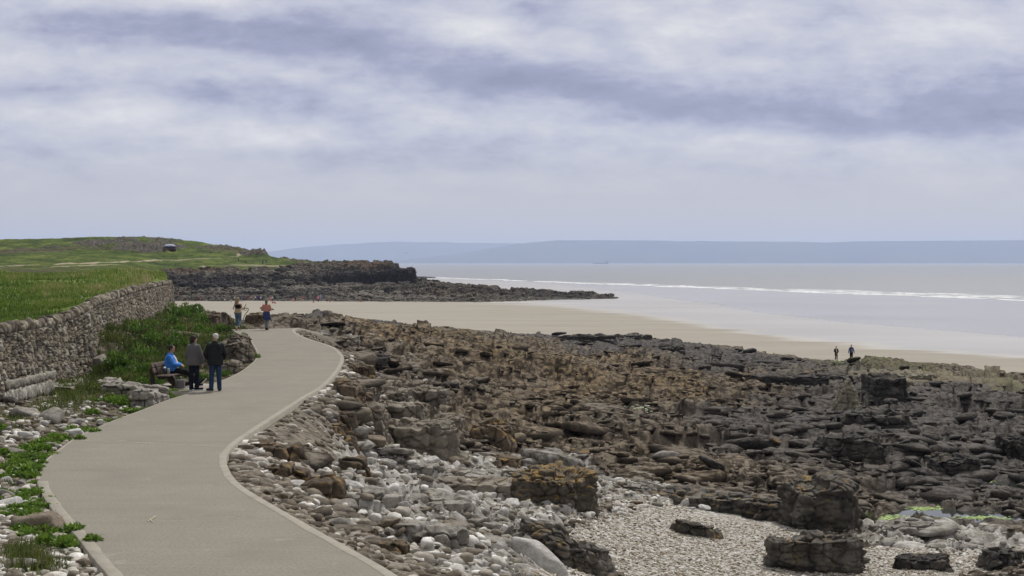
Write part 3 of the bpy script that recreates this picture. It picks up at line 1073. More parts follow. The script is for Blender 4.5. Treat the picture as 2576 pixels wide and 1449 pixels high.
# grooves left by the broom and day joints
gv = N.math('PINGPONG', N.math('ADD', N.sep(P)[1], N.math('MULTIPLY', N.noise(N.vmul(P, (.3, .5, 1)), 1.0, 3), 6.0)), 0.9)
cc = N.mix(N.math('MULTIPLY', N.smooth(gv, 0.0, 0.05, 1.0, 0.0), N.smooth(br2, 0.5, 0.66, 0.0, 0.5)), cc, (0.12, 0.11, 0.09))
N.put(b.inputs['Base Color'], cc)
b.inputs['Roughness'].default_value = 0.88
b.inputs['Specular IOR Level'].default_value = 0.25
N.put(b.inputs['Normal'], N.bump(N.math('ADD', br, N.math('MULTIPLY', gr, 0.4)), 0.35, 0.02))
m_kerb = mottled("kerb concrete", (0.25, 0.23, 0.19), (0.33, 0.305, 0.257), 3.0, 0.9, 0.4, 30, 0.2, 0.01)

bm = bmesh.new()
ring = [bm.verts.new((*p[:2], path_z(p[1]))) for p in np.vstack([PR, PL[::-1]])]
top = bm.faces.new(ring)
bmesh.ops.triangulate(bm, faces=[top])
me = bpy.data.meshes.new("path")
bm.to_mesh(me); bm.free()
me.materials.append(m_path)
path = link("path", me, label="curving pale concrete path with brushed surface", kind='structure')


def kerb(E, w, name, up, down, side):
    """strip along an edge of the path: flat top, outer face going down"""
    E = np.asarray(E)
    t = np.gradient(E[:, :2], axis=0); t /= np.linalg.norm(t, axis=1)[:, None]
    nrm_ = np.stack([-t[:, 1], t[:, 0]], 1) * side
    jit = fbm2(np.arange(len(E)) / 3.0, np.zeros(len(E)), 2, 5)[:, None] * 0.03
    inn = E[:, :2] + nrm_ * (w + jit); out_ = E[:, :2] - nrm_ * 0.02
    z = path_z(E[:, 1])
    V = np.concatenate([np.c_[inn, z + .0035], np.c_[inn + nrm_ * -.01, z + .005], np.c_[out_ + nrm_ * .012, z + up + 0.002], np.c_[out_, z + up - 0.008], np.c_[out_ - nrm_ * 0.03, z - down]])
    n_ = len(E)
    me_ = mesh_np(name, V, grid_faces(5, n_), False, None, [m_kerb])
    return link(name, me_, path)


kerb(PR[2:], 0.13, "kerb", 0.008, 0.42, 1)
kerb(PL[2:44], 0.16, "kerb", 0.006, 0.40, -1)
kerb(PL[44:], 0.05, "kerb", 0.006, 0.30, -1)
# ================================================================== STONE WALL ON THE LEFT
WPX = [(-110, 33.5), (-40, 36.5), (0, 38.4), (100, 43.5), (170, 48.5), (225, 52.5), (242, 55.5), (300, 64), (361, 80), (400, 94), (433, 110)]
WPTS = np.array([((p - 1288) / F * d, d) for p, d in WPX])
WTOP = np.array([2.15, 2.10, 2.05, 1.98, 1.98, 2.22, 2.30, 2.42, 2.45, 2.42, 2.30])
WBOT = np.array([0.1, 0.1, 0.05, -0.2, -0.3, -0.3, -0.3, -0.4, -0.5, -0.8, -1.0])


def resample(P, n_total, power=0.0, smoothn=2):
    P = chaikin(P, smoothn)
    seg = np.linalg.norm(np.diff(P[:, :2], axis=0), axis=1)
    s = np.concatenate([[0], np.cumsum(seg)])
    t = np.linspace(0, 1, n_total)
    if power:
        w = P[:, 1]
        # denser sampling where the wall is near
        dens = 1 / np.interp(t * s[-1], s, w) ** power
        c = np.concatenate([[0], np.cumsum((dens[1:] + dens[:-1]) / 2)])
        t = np.interp(np.linspace(0, c[-1], n_total), c, t)
    return np.stack([np.interp(t * s[-1], s, P[:, k]) for k in range(P.shape[1])], 1), t * s[-1]


WALL, WS = resample(np.c_[WPTS, WTOP, WBOT], 760, 1.0)
wt_ = np.gradient(WALL[:, :2], axis=0); wt_ /= np.linalg.norm(wt_, axis=1)[:, None]
WN = np.stack([wt_[:, 1], -wt_[:, 0]], 1)       # outward, towards the path

m_wall, N, b = new_mat("wall stone")
P = coords(N)
tn_ = N.sepc(N.attr("tint"))
n_a = N.noise(P, 3.0, 6, 0.65); n_b = N.noise(P, 16, 4, 0.7)
c = N.ramp(tn_[0], [(0.0, (0.055, 0.050, 0.045)), (0.35, (0.125, 0.108, 0.088)), (0.6, (0.20, 0.165, 0.12)), (0.85, (0.25, 0.22, 0.175)), (1.0, (0.38, 0.36, 0.32))])
c = N.mix(0.6, c, N.mix(1.0, c, N.ramp(n_a, [(0.35, 0.45), (0.65, 1.35)]), 'MULTIPLY'))
c = N.mix(N.smooth(n_b, 0.66, 0.74), c, (0.42, 0.41, 0.38))
c = N.mix(tn_[1], c, N.ramp(n_b, [(0.3, (0.11, 0.10, 0.085)), (0.7, (0.19, 0.175, 0.145))]))
N.put(b.inputs['Base Color'], c)
b.inputs['Roughness'].default_value = 0.93
b.inputs['Specular IOR Level'].default_value = 0.12
N.put(b.inputs['Normal'], N.bump(N.math('ADD', n_a, N.math('MULTIPLY', n_b, .5)), 0.8, 0.05))

nz_ = 170
tv = np.linspace(0, 1, nz_)
S_ = np.repeat(WS[:, None], nz_, 1); ZZ = WALL[:, 3:4] + (WALL[:, 2:3] - WALL[:, 3:4]) * tv[None]
wob = fbm2(S_ * 1.2, ZZ * 1.2, 2, 3) * 0.10
big = ss(fbm2(S_ / 2.5, ZZ / 1.4, 2, 8), -0.15, 0.15)
fa = worley2((S_ + wob) / 0.24, (ZZ + wob * .6) / 0.27, 11)
fb = worley2((S_ + wob) / 0.15, (ZZ + wob * .6) / 0.20, 19)
f1 = np.where(big > .5, fa[0], fb[0]); f2 = np.where(big > .5, fa[1], fb[1]); cid = np.where(big > .5, fa[2], fb[2])
mort = 1 - ss(f2 - f1, 0.03, 0.20)
rel = (1 - mort) * (0.045 + 0.075 * cid) + (0.5 - f1) * 0.03 + fbm2(S_ * 6, ZZ * 6, 3, 23) * 0.03 + fbm2(S_ / 4, ZZ / 2, 2, 29) * 0.14
batter = (1 - tv[None]) * 0.25
offv = rel + batter
VX = WALL[:, None, 0] + WN[:, None, 0] * offv; VY = WALL[:, None, 1] + WN[:, None, 1] * offv
Vw = np.stack([VX, VY, ZZ], -1).reshape(-1, 3)
tint = np.stack([cid.ravel(), (mort * .9).ravel(), 0 * cid.ravel()], 1)
Fw = grid_faces(len(WALL), nz_)
# top and back and far end
nW = len(WALL)
back = WALL[:, :2] - WN * 0.55
Vt = np.concatenate([np.c_[WALL[:, :2] + WN * offv[:, -1:], WALL[:, 2]], np.c_[back, WALL[:, 2]], np.c_[back, WALL[:, 3]]])
Ft = grid_faces(3, nW) + len(Vw)
ne = 40
ez = np.linspace(0, 1, nz_)
ev = []
for i in range(ne):
    k = i / (ne - 1)
    p0 = WALL[-1, :2] + WN[-1] * offv[-1][:, None]; p1 = np.repeat(back[-1][None], nz_, 0)
    q_ = p0 * (1 - k) + p1 * k
    bulge = math.sin(math.pi * k) * 0.12 + 0.10 * noise2(np.full(nz_, k * 6.0), ez * 14, 77) * math.sin(math.pi * k)
    q_ = q_ + wt_[-1][None] * bulge[:, None] if hasattr(bulge, '__len__') else q_
    ev.append(np.c_[q_, ZZ[-1]])
ev = np.concatenate(ev)
Fe = grid_faces(ne, nz_) + len(Vw) + len(Vt)
allV = np.concatenate([Vw, Vt, ev])
tint = np.concatenate([tint, np.tile([[.5, .8, 0]], (len(Vt), 1)), np.c_[_h((np.arange(len(ev)) // 9).astype(float), np.arange(len(ev)) * 0. + 4), np.full(len(ev), .3), np.zeros(len(ev))]])
wall_o = empty("stone_wall", (WALL[nW // 4, 0], WALL[nW // 4, 1], 0.0), label="long curving rubble stone retaining wall with upright coping stones beside the bank", cat="wall")
OW = np.array(wall_o.location)
me = mesh_np("wall", allV - OW, [Fw, Ft, Fe], True, {"tint": tint}, [m_wall])
link("wall_face", me, wall_o)


# ------------------------------------------------------------------ generic stones
def ico(sub):
    bm = bmesh.new()
    bmesh.ops.create_icosphere(bm, subdivisions=sub, radius=1.0)
    V = np.array([v_.co[:] for v_ in bm.verts]); Fc = np.array([[v_.index for v_ in f.verts] for f in bm.faces])
    bm.free()
    return V / np.linalg.norm(V, axis=1)[:, None], Fc


ICO = {k: ico(k) for k in (1, 2, 3, 4, 5)}


def stone(seed, sub=4, planes=16, sharp=16, size=(1, 1, 1), rough=0.06, crack=0.0):
    r_ = np.random.default_rng(seed)
    V, Fc = ICO[sub]
    Nn = r_.normal(size=(planes, 3)); Nn /= np.linalg.norm(Nn, axis=1)[:, None]
    Nn = np.vstack([Nn, [[0, 0, 1], [0, 0, -1]]])
    D = r_.uniform(0.62, 1.0, len(Nn))
    d = np.maximum(V @ Nn.T, 1e-3) / D[None]
    r = np.minimum((d ** sharp).sum(1) ** (-1.0 / sharp), 1.12)
    P_ = V * r[:, None]
    o = seed * 3.17
    r2 = 1 + fbm3(P_[:, 0] * 2 + o, P_[:, 1] * 2, P_[:, 2] * 2, 4, seed) * rough * 2
    if crack:
        a, b_, _ = worley3(P_[:, 0] * 2.2 + o, P_[:, 1] * 2.2, P_[:, 2] * 2.6, seed)
        r2 = r2 - (1 - ss(b_ - a, 0, 0.14)) * crack
    P_ = P_ * r2[:, None] * np.array(size)[None]
    return P_, Fc


def scatter_stones(name, pos, sizes, mat, seeds=10, sub=2, sharp=8, flat=0.65, planes=10, tilt=0.5, zones_=None, facet=False, k=5, **kw):
    """many small stones in one mesh"""
    r_ = np.random.default_rng(k)
    protos = [stone(900 + i + k * 20, sub, planes, sharp, (1, r_.uniform(.65, .95), flat * r_.uniform(.75, 1.2)), 0.05) for i in range(seeds)]
    n = len(pos)
    idx = r_.integers(0, seeds, n)
    Vs, Fs, Ts, Zs = [], [], [], []
    base_ = 0
    for s_ in range(seeds):
        sel = np.where(idx == s_)[0]
        if not len(sel): continue
        PV, PF = protos[s_]
        a = r_.uniform(0, 2 * np.pi, len(sel)); tx = r_.normal(0, tilt * .4, len(sel)); ty = r_.normal(0, tilt * .4, len(sel))
        ca, sa = np.cos(a), np.sin(a)
        X = PV[None, :, 0] * ca[:, None] - PV[None, :, 1] * sa[:, None]
        Y = PV[None, :, 0] * sa[:, None] + PV[None, :, 1] * ca[:, None]
        Z = PV[None, :, 2] + 0 * X
        Z, X = Z * np.cos(tx)[:, None] + X * np.sin(tx)[:, None], X * np.cos(tx)[:, None] - Z * np.sin(tx)[:, None]
        Z, Y = Z * np.cos(ty)[:, None] + Y * np.sin(ty)[:, None], Y * np.cos(ty)[:, None] - Z * np.sin(ty)[:, None]
        sz = sizes[sel][:, None]
        Vv = np.stack([X * sz + pos[sel, 0:1], Y * sz + pos[sel, 1:2], Z * sz + pos[sel, 2:3]], -1)
        Vs.append(Vv.reshape(-1, 3))
        Fs.append((PF[None] + (np.arange(len(sel)) * len(PV))[:, None, None] + base_).reshape(-1, 3))
        tt = r_.random(len(sel))
        Ts.append(np.repeat(tt, len(PV)))
        if zones_ is not None: Zs.append(np.repeat(sel, len(PV)))
        base_ += len(sel) * len(PV)
    t = np.concatenate(Ts)
    at = {"tint": np.stack([t, 0 * t, 0 * t], 1)}
    if zones_ is not None:
        zi = np.concatenate(Zs)
        at = {k_: a_[zi] for k_, a_ in zones_.items()}
        at['zone_c'][:, 2] = t
    me = mesh_np(name, np.concatenate(Vs), np.concatenate(Fs), not facet, at, [mat])
    return link(name, me, **kw)


def tint_stone_mat(name, stops, scale=6.0, bump=0.5, rough=0.85, spec=0.2):
    m, N, b = new_mat(name)
    P = coords(N)
    t = N.sepc(N.attr("tint"))[0]
    n = N.noise(P, scale, 6, 0.65)
    c = N.ramp(t, stops)
    c = N.mix(0.7, c, N.mix(1.0, c, N.ramp(n, [(0.35, 0.45), (0.65, 1.25)]), 'MULTIPLY'))
    N.put(b.inputs['Base Color'], c)
    b.inputs['Roughness'].default_value = rough
    b.inputs['Specular IOR Level'].default_value = spec
    N.put(b.inputs['Normal'], N.bump(n, bump, 0.04))
    return m


m_coping = tint_stone_mat("coping stone", [(0, (0.09, 0.078, 0.062)), (0.5, (0.21, 0.18, 0.138)), (1, (0.38, 0.34, 0.27))], 5)
# coping: upright stones side by side along the top of the wall
Vs, Fs, Ts = [], [], []
nb_ = 0
sL = 0.1
r_ = np.random.default_rng(3)
protos = [stone(300 + i, 3, 9, 14, (1, 1, 1), 0.06) for i in range(14)]
while sL < WS[-1] - 0.1:
    th = r_.uniform(0.05, 0.11)
    x = np.interp(sL + th, WS, WALL[:, 0]); y = np.interp(sL + th, WS, WALL[:, 1]); z = np.interp(sL + th, WS, WALL[:, 2])
    nx = np.interp(sL, WS, WN[:, 0]); ny = np.interp(sL, WS, WN[:, 1])
    hgt = r_.uniform(0.11, 0.25); dep = r_.uniform(0.12, 0.20)
    PV, PF = protos[r_.integers(0, 14)]
    lean = r_.normal(0.22, 0.25)
    L = PV[:, 0] * th * 1.12 + PV[:, 2] * hgt * math.sin(lean); D_ = PV[:, 1] * dep; H_ = PV[:, 2] * hgt * math.cos(lean)
    tx, ty = -ny, nx
    q_ = r_.normal(0, .03)
    V = np.c_[x + L * tx + (D_ - 0.12 + q_) * nx, y + L * ty + (D_ - 0.12 + q_) * ny, z + H_ + hgt * 0.62]
    Vs.append(V - OW); Fs.append(PF + nb_); Ts.append(np.full(len(V), r_.random())); nb_ += len(V)
    sL += th * 2 * 0.93
t = np.concatenate(Ts)
me = mesh_np("coping", np.concatenate(Vs), np.concatenate(Fs), True, {"tint": np.stack([t, t * 0, t * 0], 1)}, [m_coping])
link("coping", me, wall_o)
bpy.context.view_layer.update()

# low plinth with pale upright stones, rough ledge and leaning block at the foot of the wall
m_plinth = tint_stone_mat("pale plinth stone", [(0, (0.25, 0.23, 0.19)), (0.6, (0.42, 0.40, 0.34)), (1, (0.58, 0.56, 0.50))], 9)
m_conc = mottled("rough render", (0.17, 0.155, 0.13), (0.28, 0.26, 0.225), 2.0, 0.95, 0.5, 20, 0.1, 0.03)
pl = empty("stone_plinth", at_d(75, 1004, 39.0), label="low plinth of pale upright stones at the foot of the stone wall", cat="wall")
a_ = np.array(at_d(12, 1010, 37.6)); b_ = np.array(at_d(134, 978, 41.2))
Vs, Fs, Ts = [], [], []; nb_ = 0
for row, (zb, hg, off_, cnt) in enumerate([(0.18, 0.22, -0.05, 44), (0.50, 0.14, 0.12, 36)]):
    for i in range(cnt):
        k = (i + .5) / cnt
        p_ = a_ * (1 - k) + b_ * k
        PV, PF = protos[(i * 5 + row) % 14]
        L = 2.05 / cnt * 2.2
        V = np.c_[p_[0] + PV[:, 0] * 0.5 * 4.0 / cnt, p_[1] + PV[:, 1] * 0.16 + off_, p_[2] + 0.03 + zb - 0.12 + PV[:, 2] * hg]
        Vs.append(V - np.array(pl.location)); Fs.append(PF + nb_); Ts.append(np.full(len(V), r_.random() * (1 if row == 0 else .25))); nb_ += len(V)
t = np.concatenate(Ts)
link("plinth_course", mesh_np("plinth", np.concatenate(Vs), np.concatenate(Fs), True, {"tint": np.stack([t, t * 0, t * 0], 1)}, [m_plinth]), pl)
pA = at_d(134, 975, 41.4); pB = at_d(170, 967, 44.0); pC = at_d(236, 944, 50.3)


def slab_strip(name, pts, w, h, mat, **kw):
    """raised kerb-like strip through points, rough edged"""
    P_, s_ = resample(np.array(pts, float), 60, 0, 1)
    t_ = np.gradient(P_[:, :2], axis=0); t_ /= np.linalg.norm(t_, axis=1)[:, None]
    n_ = np.stack([t_[:, 1], -t_[:, 0]], 1)
    prof = [(0.5, -h), (0.5, -0.05), (0.44, 0.0), (-0.1, 0.03), (-0.5, 0.02)]
    V = []
    for (o, z) in prof:
        jj = fbm2(s_ * 2.5, s_ * 0 + o * 3, 3, 8) * 0.05
        V.append(np.c_[P_[:, :2] + n_ * (o * w + jj)[:, None], P_[:, 2] + z + jj * .4])
    V = np.concatenate(V)
    o = empty(name, P_[30, :3], **kw)
    link("ledge_top", mesh_np(name, V - P_[30, :3], grid_faces(len(prof), 60), True, None, [mat]), o)
    return o


slab_strip("render_ledge", [pA, pB, pC], 1.1, 0.45, m_conc, label="rough concrete ledge curving round the foot of the stone wall", cat="ledge")
V_, F_ = stone(71, 4, 8, 20, (0.28, 0.4, 0.55), 0.05)
o = link("buttress_block", mesh_np("buttress", V_, F_, True, None, [m_conc]), loc=np.array(at_d(258, 925, 50.5)) + [0, 0, 0.0], rot=(0.1, -0.35, 0.4),
         label="leaning grey masonry block sticking out of the grassy bank by the wall", cat="stone")

# ================================================================== FIELD ABOVE THE WALL
m_field, N, b = new_mat("field turf")
P = coords(N)
f0 = N.noise(P, 0.18, 5, 0.6); f1_ = N.noise(P, 1.6, 6, 0.7); f2_ = N.noise(P, 7, 4, 0.7)
c = N.ramp(f0, [(0.3, (0.075, 0.10, 0.022)), (0.5, (0.13, 0.195, 0.034)), (0.7, (0.20, 0.235, 0.062))])
c = N.mix(0.7, c, N.mix(1.0, c, N.ramp(f1_, [(0.35, 0.45), (0.65, 1.3)]), 'MULTIPLY'))
N.put(b.inputs['Base Color'], c)
b.inputs['Roughness'].default_value = 0.95; b.inputs['Specular IOR Level'].default_value = 0.1
N.put(b.inputs['Normal'], N.bump(N.math('ADD', f1_, f2_), 1.0, 0.15))


def field_z(x, y):
    """turf level behind the wall"""
    z = 1.98 + 1.0 * ss(y, 45, 104) - 1.9 * ss(y, 112, 190)
    sx = x / np.maximum(y, 1) * F + 1288
    z = z + 0.25 * ss(-sx, -60, 60) * ss(y, 60, 95) + 0.32 * np.exp(-((sx - 300) / 90) ** 2) * ss(y, 75, 98)
    z = z + fbm2(x / 9, y / 9, 3, 5) * 0.22 + fbm2(x / 1.3, y / 1.3, 3, 9) * .08
    return z


nfr, nfc = 260, 150
ti = np.linspace(0, 1, nfr)
wy_ = np.interp(ti, [0, .82, 1], [WALL[0, 1], WALL[-1, 1] + 1, 150])
wx_ = np.where(wy_ < WALL[-1, 1], np.interp(wy_, WALL[:, 1], WALL[:, 0]) - 0.22, WALL[-1, 0] - 0.45 - (wy_ - WALL[-1, 1]) * .27)
wz_ = np.interp(wy_, WALL[:, 1], WALL[:, 2])
cj = np.linspace(0, 1, nfc) ** 1.6
FX = wx_[:, None] - cj[None] * (46 + wy_[:, None] * 0.35); FY = wy_[:, None] + 0 * cj[None]
FZ = field_z(FX, FY)
near_w = 1 - ss(-(FX - wx_[:, None]), 0.0, 1.6)
FZ = lerp(FZ, np.where(FY < WALL[-1, 1], wz_[:, None] + 0.05, FZ), near_w)
link("grass_field", mesh_np("field", np.stack([FX, FY, FZ], -1).reshape(-1, 3), grid_faces(nfr, nfc), True, None, [m_field]),
     label="sloping rough green field held up by the stone wall", kind='structure')
# end of the terrace beyond the wall
Vend = []
ie = np.where(wy_ >= WALL[-1, 1] - 1)[0]
for j, dz_ in enumerate((0, -.6, -1.6, -3.0)):
    Vend.append(np.c_[FX[ie, 0] + j * 0.02, FY[ie, 0], FZ[ie, 0] + dz_])
link("grass_field", mesh_np("field_edge", np.concatenate(Vend), grid_faces(4, len(ie)), True, None, [m_field]), label="grassy edge of the terrace past the end of the wall", kind='structure')


# ------------------------------------------------------------------ grass blades and leafy plants
def leaf_mat(name, stops, trans=0.25, rough=0.6, spec=0.3):
    m, N, b = new_mat(name)
    t = N.sepc(N.attr("tint"))[0]
    c = N.ramp(t, stops)
    N.put(b.inputs['Base Color'], c)
    b.inputs['Roughness'].default_value = rough
    b.inputs['Specular IOR Level'].default_value = spec
    tr = N.n('ShaderNodeBsdfTranslucent'); N.put(tr.inputs[0], c)
    mx = N.n('ShaderNodeMixShader'); mx.inputs[0].default_value = trans
    out = [n_ for n_ in m.node_tree.nodes if n_.type == 'OUTPUT_MATERIAL'][0]
    N.t.links.new(b.outputs[0], mx.inputs[1]); N.t.links.new(tr.outputs[0], mx.inputs[2]); N.t.links.new(mx.outputs[0], out.inputs[0])
    return m


m_grass = leaf_mat("grass blade", [(0, (0.055, 0.085, 0.016)), (0.35, (0.120, 0.195, 0.028)), (0.7, (0.21, 0.29, 0.048)), (0.9, (0.30, 0.30, 0.10)), (1.0, (0.42, 0.36, 0.19))])
m_grassd = leaf_mat("bank grass blade", [(0, (0.03, 0.042, 0.010)), (0.5, (0.085, 0.12, 0.024)), (0.85, (0.17, 0.20, 0.045)), (1.0, (0.24, 0.20, 0.10))])
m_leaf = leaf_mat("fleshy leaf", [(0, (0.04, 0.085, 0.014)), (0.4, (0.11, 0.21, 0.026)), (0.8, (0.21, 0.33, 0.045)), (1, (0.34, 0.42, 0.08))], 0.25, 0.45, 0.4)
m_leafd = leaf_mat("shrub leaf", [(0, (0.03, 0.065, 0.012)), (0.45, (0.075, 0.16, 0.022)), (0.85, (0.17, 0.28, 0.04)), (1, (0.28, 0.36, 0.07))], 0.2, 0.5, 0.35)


def blades(name, x, y, z, h, w, mat, tint, k=0, lean=0.35, **kw):
    r_ = np.random.default_rng(k)
    n = len(x)
    a = r_.uniform(0, 2 * np.pi, n); la = r_.uniform(0, 2 * np.pi, n); ln = np.abs(r_.normal(0, lean, n)) * h
    ux, uy = np.cos(a) * w, np.sin(a) * w
    lx, ly = np.cos(la) * ln, np.sin(la) * ln
    V = np.stack([np.stack([x - ux, y - uy, z], 1), np.stack([x + ux, y + uy, z], 1),
                  np.stack([x + ux * .7 + lx * .35, y + uy * .7 + ly * .35, z + h * .6], 1), np.stack([x - ux * .7 + lx * .35, y - uy * .7 + ly * .35, z + h * .6], 1),
                  np.stack([x + lx, y + ly, z + h * np.sqrt(np.maximum(1 - (ln / h) ** 2, .2))], 1)], 1).reshape(-1, 3)
    i = np.arange(n)[:, None] * 5
    Q = i + np.array([[0, 1, 2, 3]]); T = i + np.array([[3, 2, 4]])
    t = np.repeat(tint, 5)
    me = mesh_np(name, V, [Q, T], True, {"tint": np.stack([t, t * 0, t * 0], 1)}, [mat])
    return link(name, me, **kw)


# tall grass on the field; denser where seen edge-on
r_ = np.random.default_rng(21)
n = 90000
qy = 1 / r_.uniform(1 / 128.0, 1 / 36.0, n)
lim = np.where(qy < WALL[-1, 1], np.interp(qy, WALL[:, 1], WALL[:, 0]) - 0.15, WALL[-1, 0] - 0.4 - (qy - WALL[-1, 1]) * .27)
left_lim = -1330 / F * qy - 2.0
left_lim = np.minimum(left_lim, lim - 1)
qx = lim + (left_lim - lim) * r_.random(n) ** 0.9
patch = fbm2(qx / 5, qy / 9, 4, 33) + fbm2(qx / 1.5, qy / 2.5, 2, 36) * .5
keep = r_.random(n) < 0.55 + patch
qx, qy, patch = qx[keep], qy[keep], patch[keep]
sx = qx / qy * F + 1288
dryz = np.exp(-((sx - 330) / 110) ** 2) * ss(qy, 62, 90)
h = (0.12 + 0.16 * r_.random(len(qx)) + np.maximum(patch, 0) * .34) * (1 + dryz * 0.3)
tint = np.clip(0.42 + patch * .8 + r_.normal(0, .2, len(qx)) + dryz * .25, 0, 1)
blades("tall_grass", qx, qy, field_z(qx, qy) - 0.05, h, 0.010 + qy * 0.00028, m_grass, tint, 4, 0.45, label="tall windblown grass covering the field above the wall", kind='stuff')


def leafy(seed, n=260, leaf=0.055, shape=(1, 1, .55)):
    """a rounded clump of leaves: unit radius"""
    r_ = np.random.default_rng(seed)
    d = r_.normal(size=(n, 3)); d[:, 2] = np.abs(d[:, 2]); d /= np.linalg.norm(d, axis=1)[:, None]
    # several rosettes at different heights give an uneven outline
    nk = 7
    kc = r_.normal(size=(nk, 3)) * [.5, .5, .15]; kr = r_.uniform(.38, .62, nk)
    ki = r_.integers(0, nk, n)
    rad = r_.uniform(0.45, 1.0, n) ** .5
    P_ = kc[ki] + d * (kr[ki] * rad)[:, None]
    P_ = P_ * np.array(shape)
    P_[:, 2] = np.abs(P_[:, 2])
    out = d + r_.normal(0, .45, (n, 3)); out /= np.linalg.norm(out, axis=1)[:, None]
    side = np.cross(out, r_.normal(size=(n, 3))); side /= np.linalg.norm(side, axis=1)[:, None]
    nn_ = np.cross(out, side)
    L = leaf * r_.uniform(.7, 1.4, n); Wd = L * r_.uniform(.35, .55, n)
    a = P_ - out * L[:, None] * .8; b2 = P_ + side * Wd[:, None] - nn_ * L[:, None] * .05; c2 = P_ + out * L[:, None] + nn_ * L[:, None] * .15; d2 = P_ - side * Wd[:, None] - nn_ * L[:, None] * .05
    V = np.stack([a, b2, P_ + nn_ * L[:, None] * .12, d2, c2], 1).reshape(-1, 3)
    i = np.arange(n)[:, None] * 5
    T = np.concatenate([i + [[0, 1, 2]], i + [[0, 2, 3]], i + [[1, 4, 2]], i + [[2, 4, 3]]])
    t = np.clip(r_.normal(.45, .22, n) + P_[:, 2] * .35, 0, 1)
    return V, T, np.repeat(t, 5)


def leafy_mesh(name, seed, n, leaf, shape, mat):
    V, T, t = leafy(seed, n, leaf, shape)
    return mesh_np(name, V, T, False, {"tint": np.stack([t, t * 0, t * 0], 1)}, [mat])


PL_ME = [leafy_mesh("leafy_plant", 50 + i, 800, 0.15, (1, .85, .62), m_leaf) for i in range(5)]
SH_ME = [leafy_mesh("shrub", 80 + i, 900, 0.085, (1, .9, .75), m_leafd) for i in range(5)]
m_stem = mottled("stem", (0.09, 0.07, 0.04), (0.16, 0.13, 0.08), 10, 0.9)
STEM = MB()
for i in range(9):
    a = i * 0.7 + .2
    STEM.tube([(0, 0, -0.12), (math.cos(a) * .22, math.sin(a) * .2, .18), (math.cos(a) * .5, math.sin(a) * .45, .34)], [.035, .025, .012], 5)
STEM_ME = STEM.mesh("stem", [m_stem])


def plant(px, py, wpx, ratio=0.55, shrub=False, label="", group=None, k=0, name=None, cat="plant", z=None):
    x, y, zz_ = on_shore(px, py)
    x, y, zz_ = float(x), float(y), float(zz_)
    if z is not None:
        x, y, zz_ = [float(q) for q in at_z(px, py, z)]
    s = wpx * y / F * 0.5 / 1.0
    if not shrub and name is None: x -= s * .70; zz_ += .06
    o = empty(name or ("shrub" if shrub else "leafy_plant"), (x, y, zz_), rz=k * 1.3, label=label, cat=cat, group=group)
    c_ = link("foliage", (SH_ME if shrub else PL_ME)[k % 5], o)
    c_.scale = (s, s, s * ratio / .6)
    st_ = link("stem", STEM_ME, o); st_.scale = (s, s, s * ratio / .6)
    return o


G1 = "leafy green plants growing along the left edge of the path"
edge_list = [(262, 1066, 62, "broad bright green plant spilling onto the path by the notch in its left edge"),
             (222, 1072, 46, "small bright plant tucked behind the broad clump at the path edge"), (178, 1100, 48, "leafy clump at the upper left bend of the path, above the long green strip"),
             (150, 1118, 54, "bright green clump right on the bend of the path's left edge"), (115, 1140, 60, "leafy clump between grey rubble and the path's left bend"),
             (100, 1160, 44, "yellow-green clump touching the kerb where the path starts to turn back"), (40, 1190, 84, "dark green leafy mound among white boulders at the picture's left side"),
             (82, 1175, 46, "small clump between the dark mound and the kerb"), (20, 1085, 60, "green patch among grey rubble near the picture's left border"), (12, 1150, 44, "small green tuft at the left border above the leafy mound"),
             (140, 1320, 50, "bright plant leaning against the lower kerb, topmost of those three"), (150, 1362, 78, "largest bright plant against the lower kerb, middle of the three there"),
             (198, 1400, 74, "bright plant hanging over the lower kerb, bottom one of the three there"), (262, 1449, 46, "small plant at the bottom border beside the kerb"), (5, 1240, 26, "tiny green plant at the left border between boulders"),
             (310, 1046, 60, "spreading low plant beside the path above the notch"), (352, 1026, 60, "low leafy plant along the kerb left of the bench slab"), (392, 1010, 60, "bright low plant just below the bench slab's left half"),
             (430, 1002, 56, "leafy plant tucked under the front of the bench slab"), (355, 1002, 44, "yellowish plant in front of the bench slab's left end"), (458, 992, 30, "small dark green tuft at the right end of the bench slab"),
             (330, 1012, 40, "small plant among stones left of the bench slab"), (290, 1024, 44, "plant between two grey rocks left of the kerb"), (255, 1040, 36, "plant under the big grey rocks near the kerb")]
for i, (a, b2, w_, lb) in enumerate(edge_list):
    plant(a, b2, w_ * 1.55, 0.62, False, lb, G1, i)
G2 = "leafy shrubs on the grassy bank below the wall"
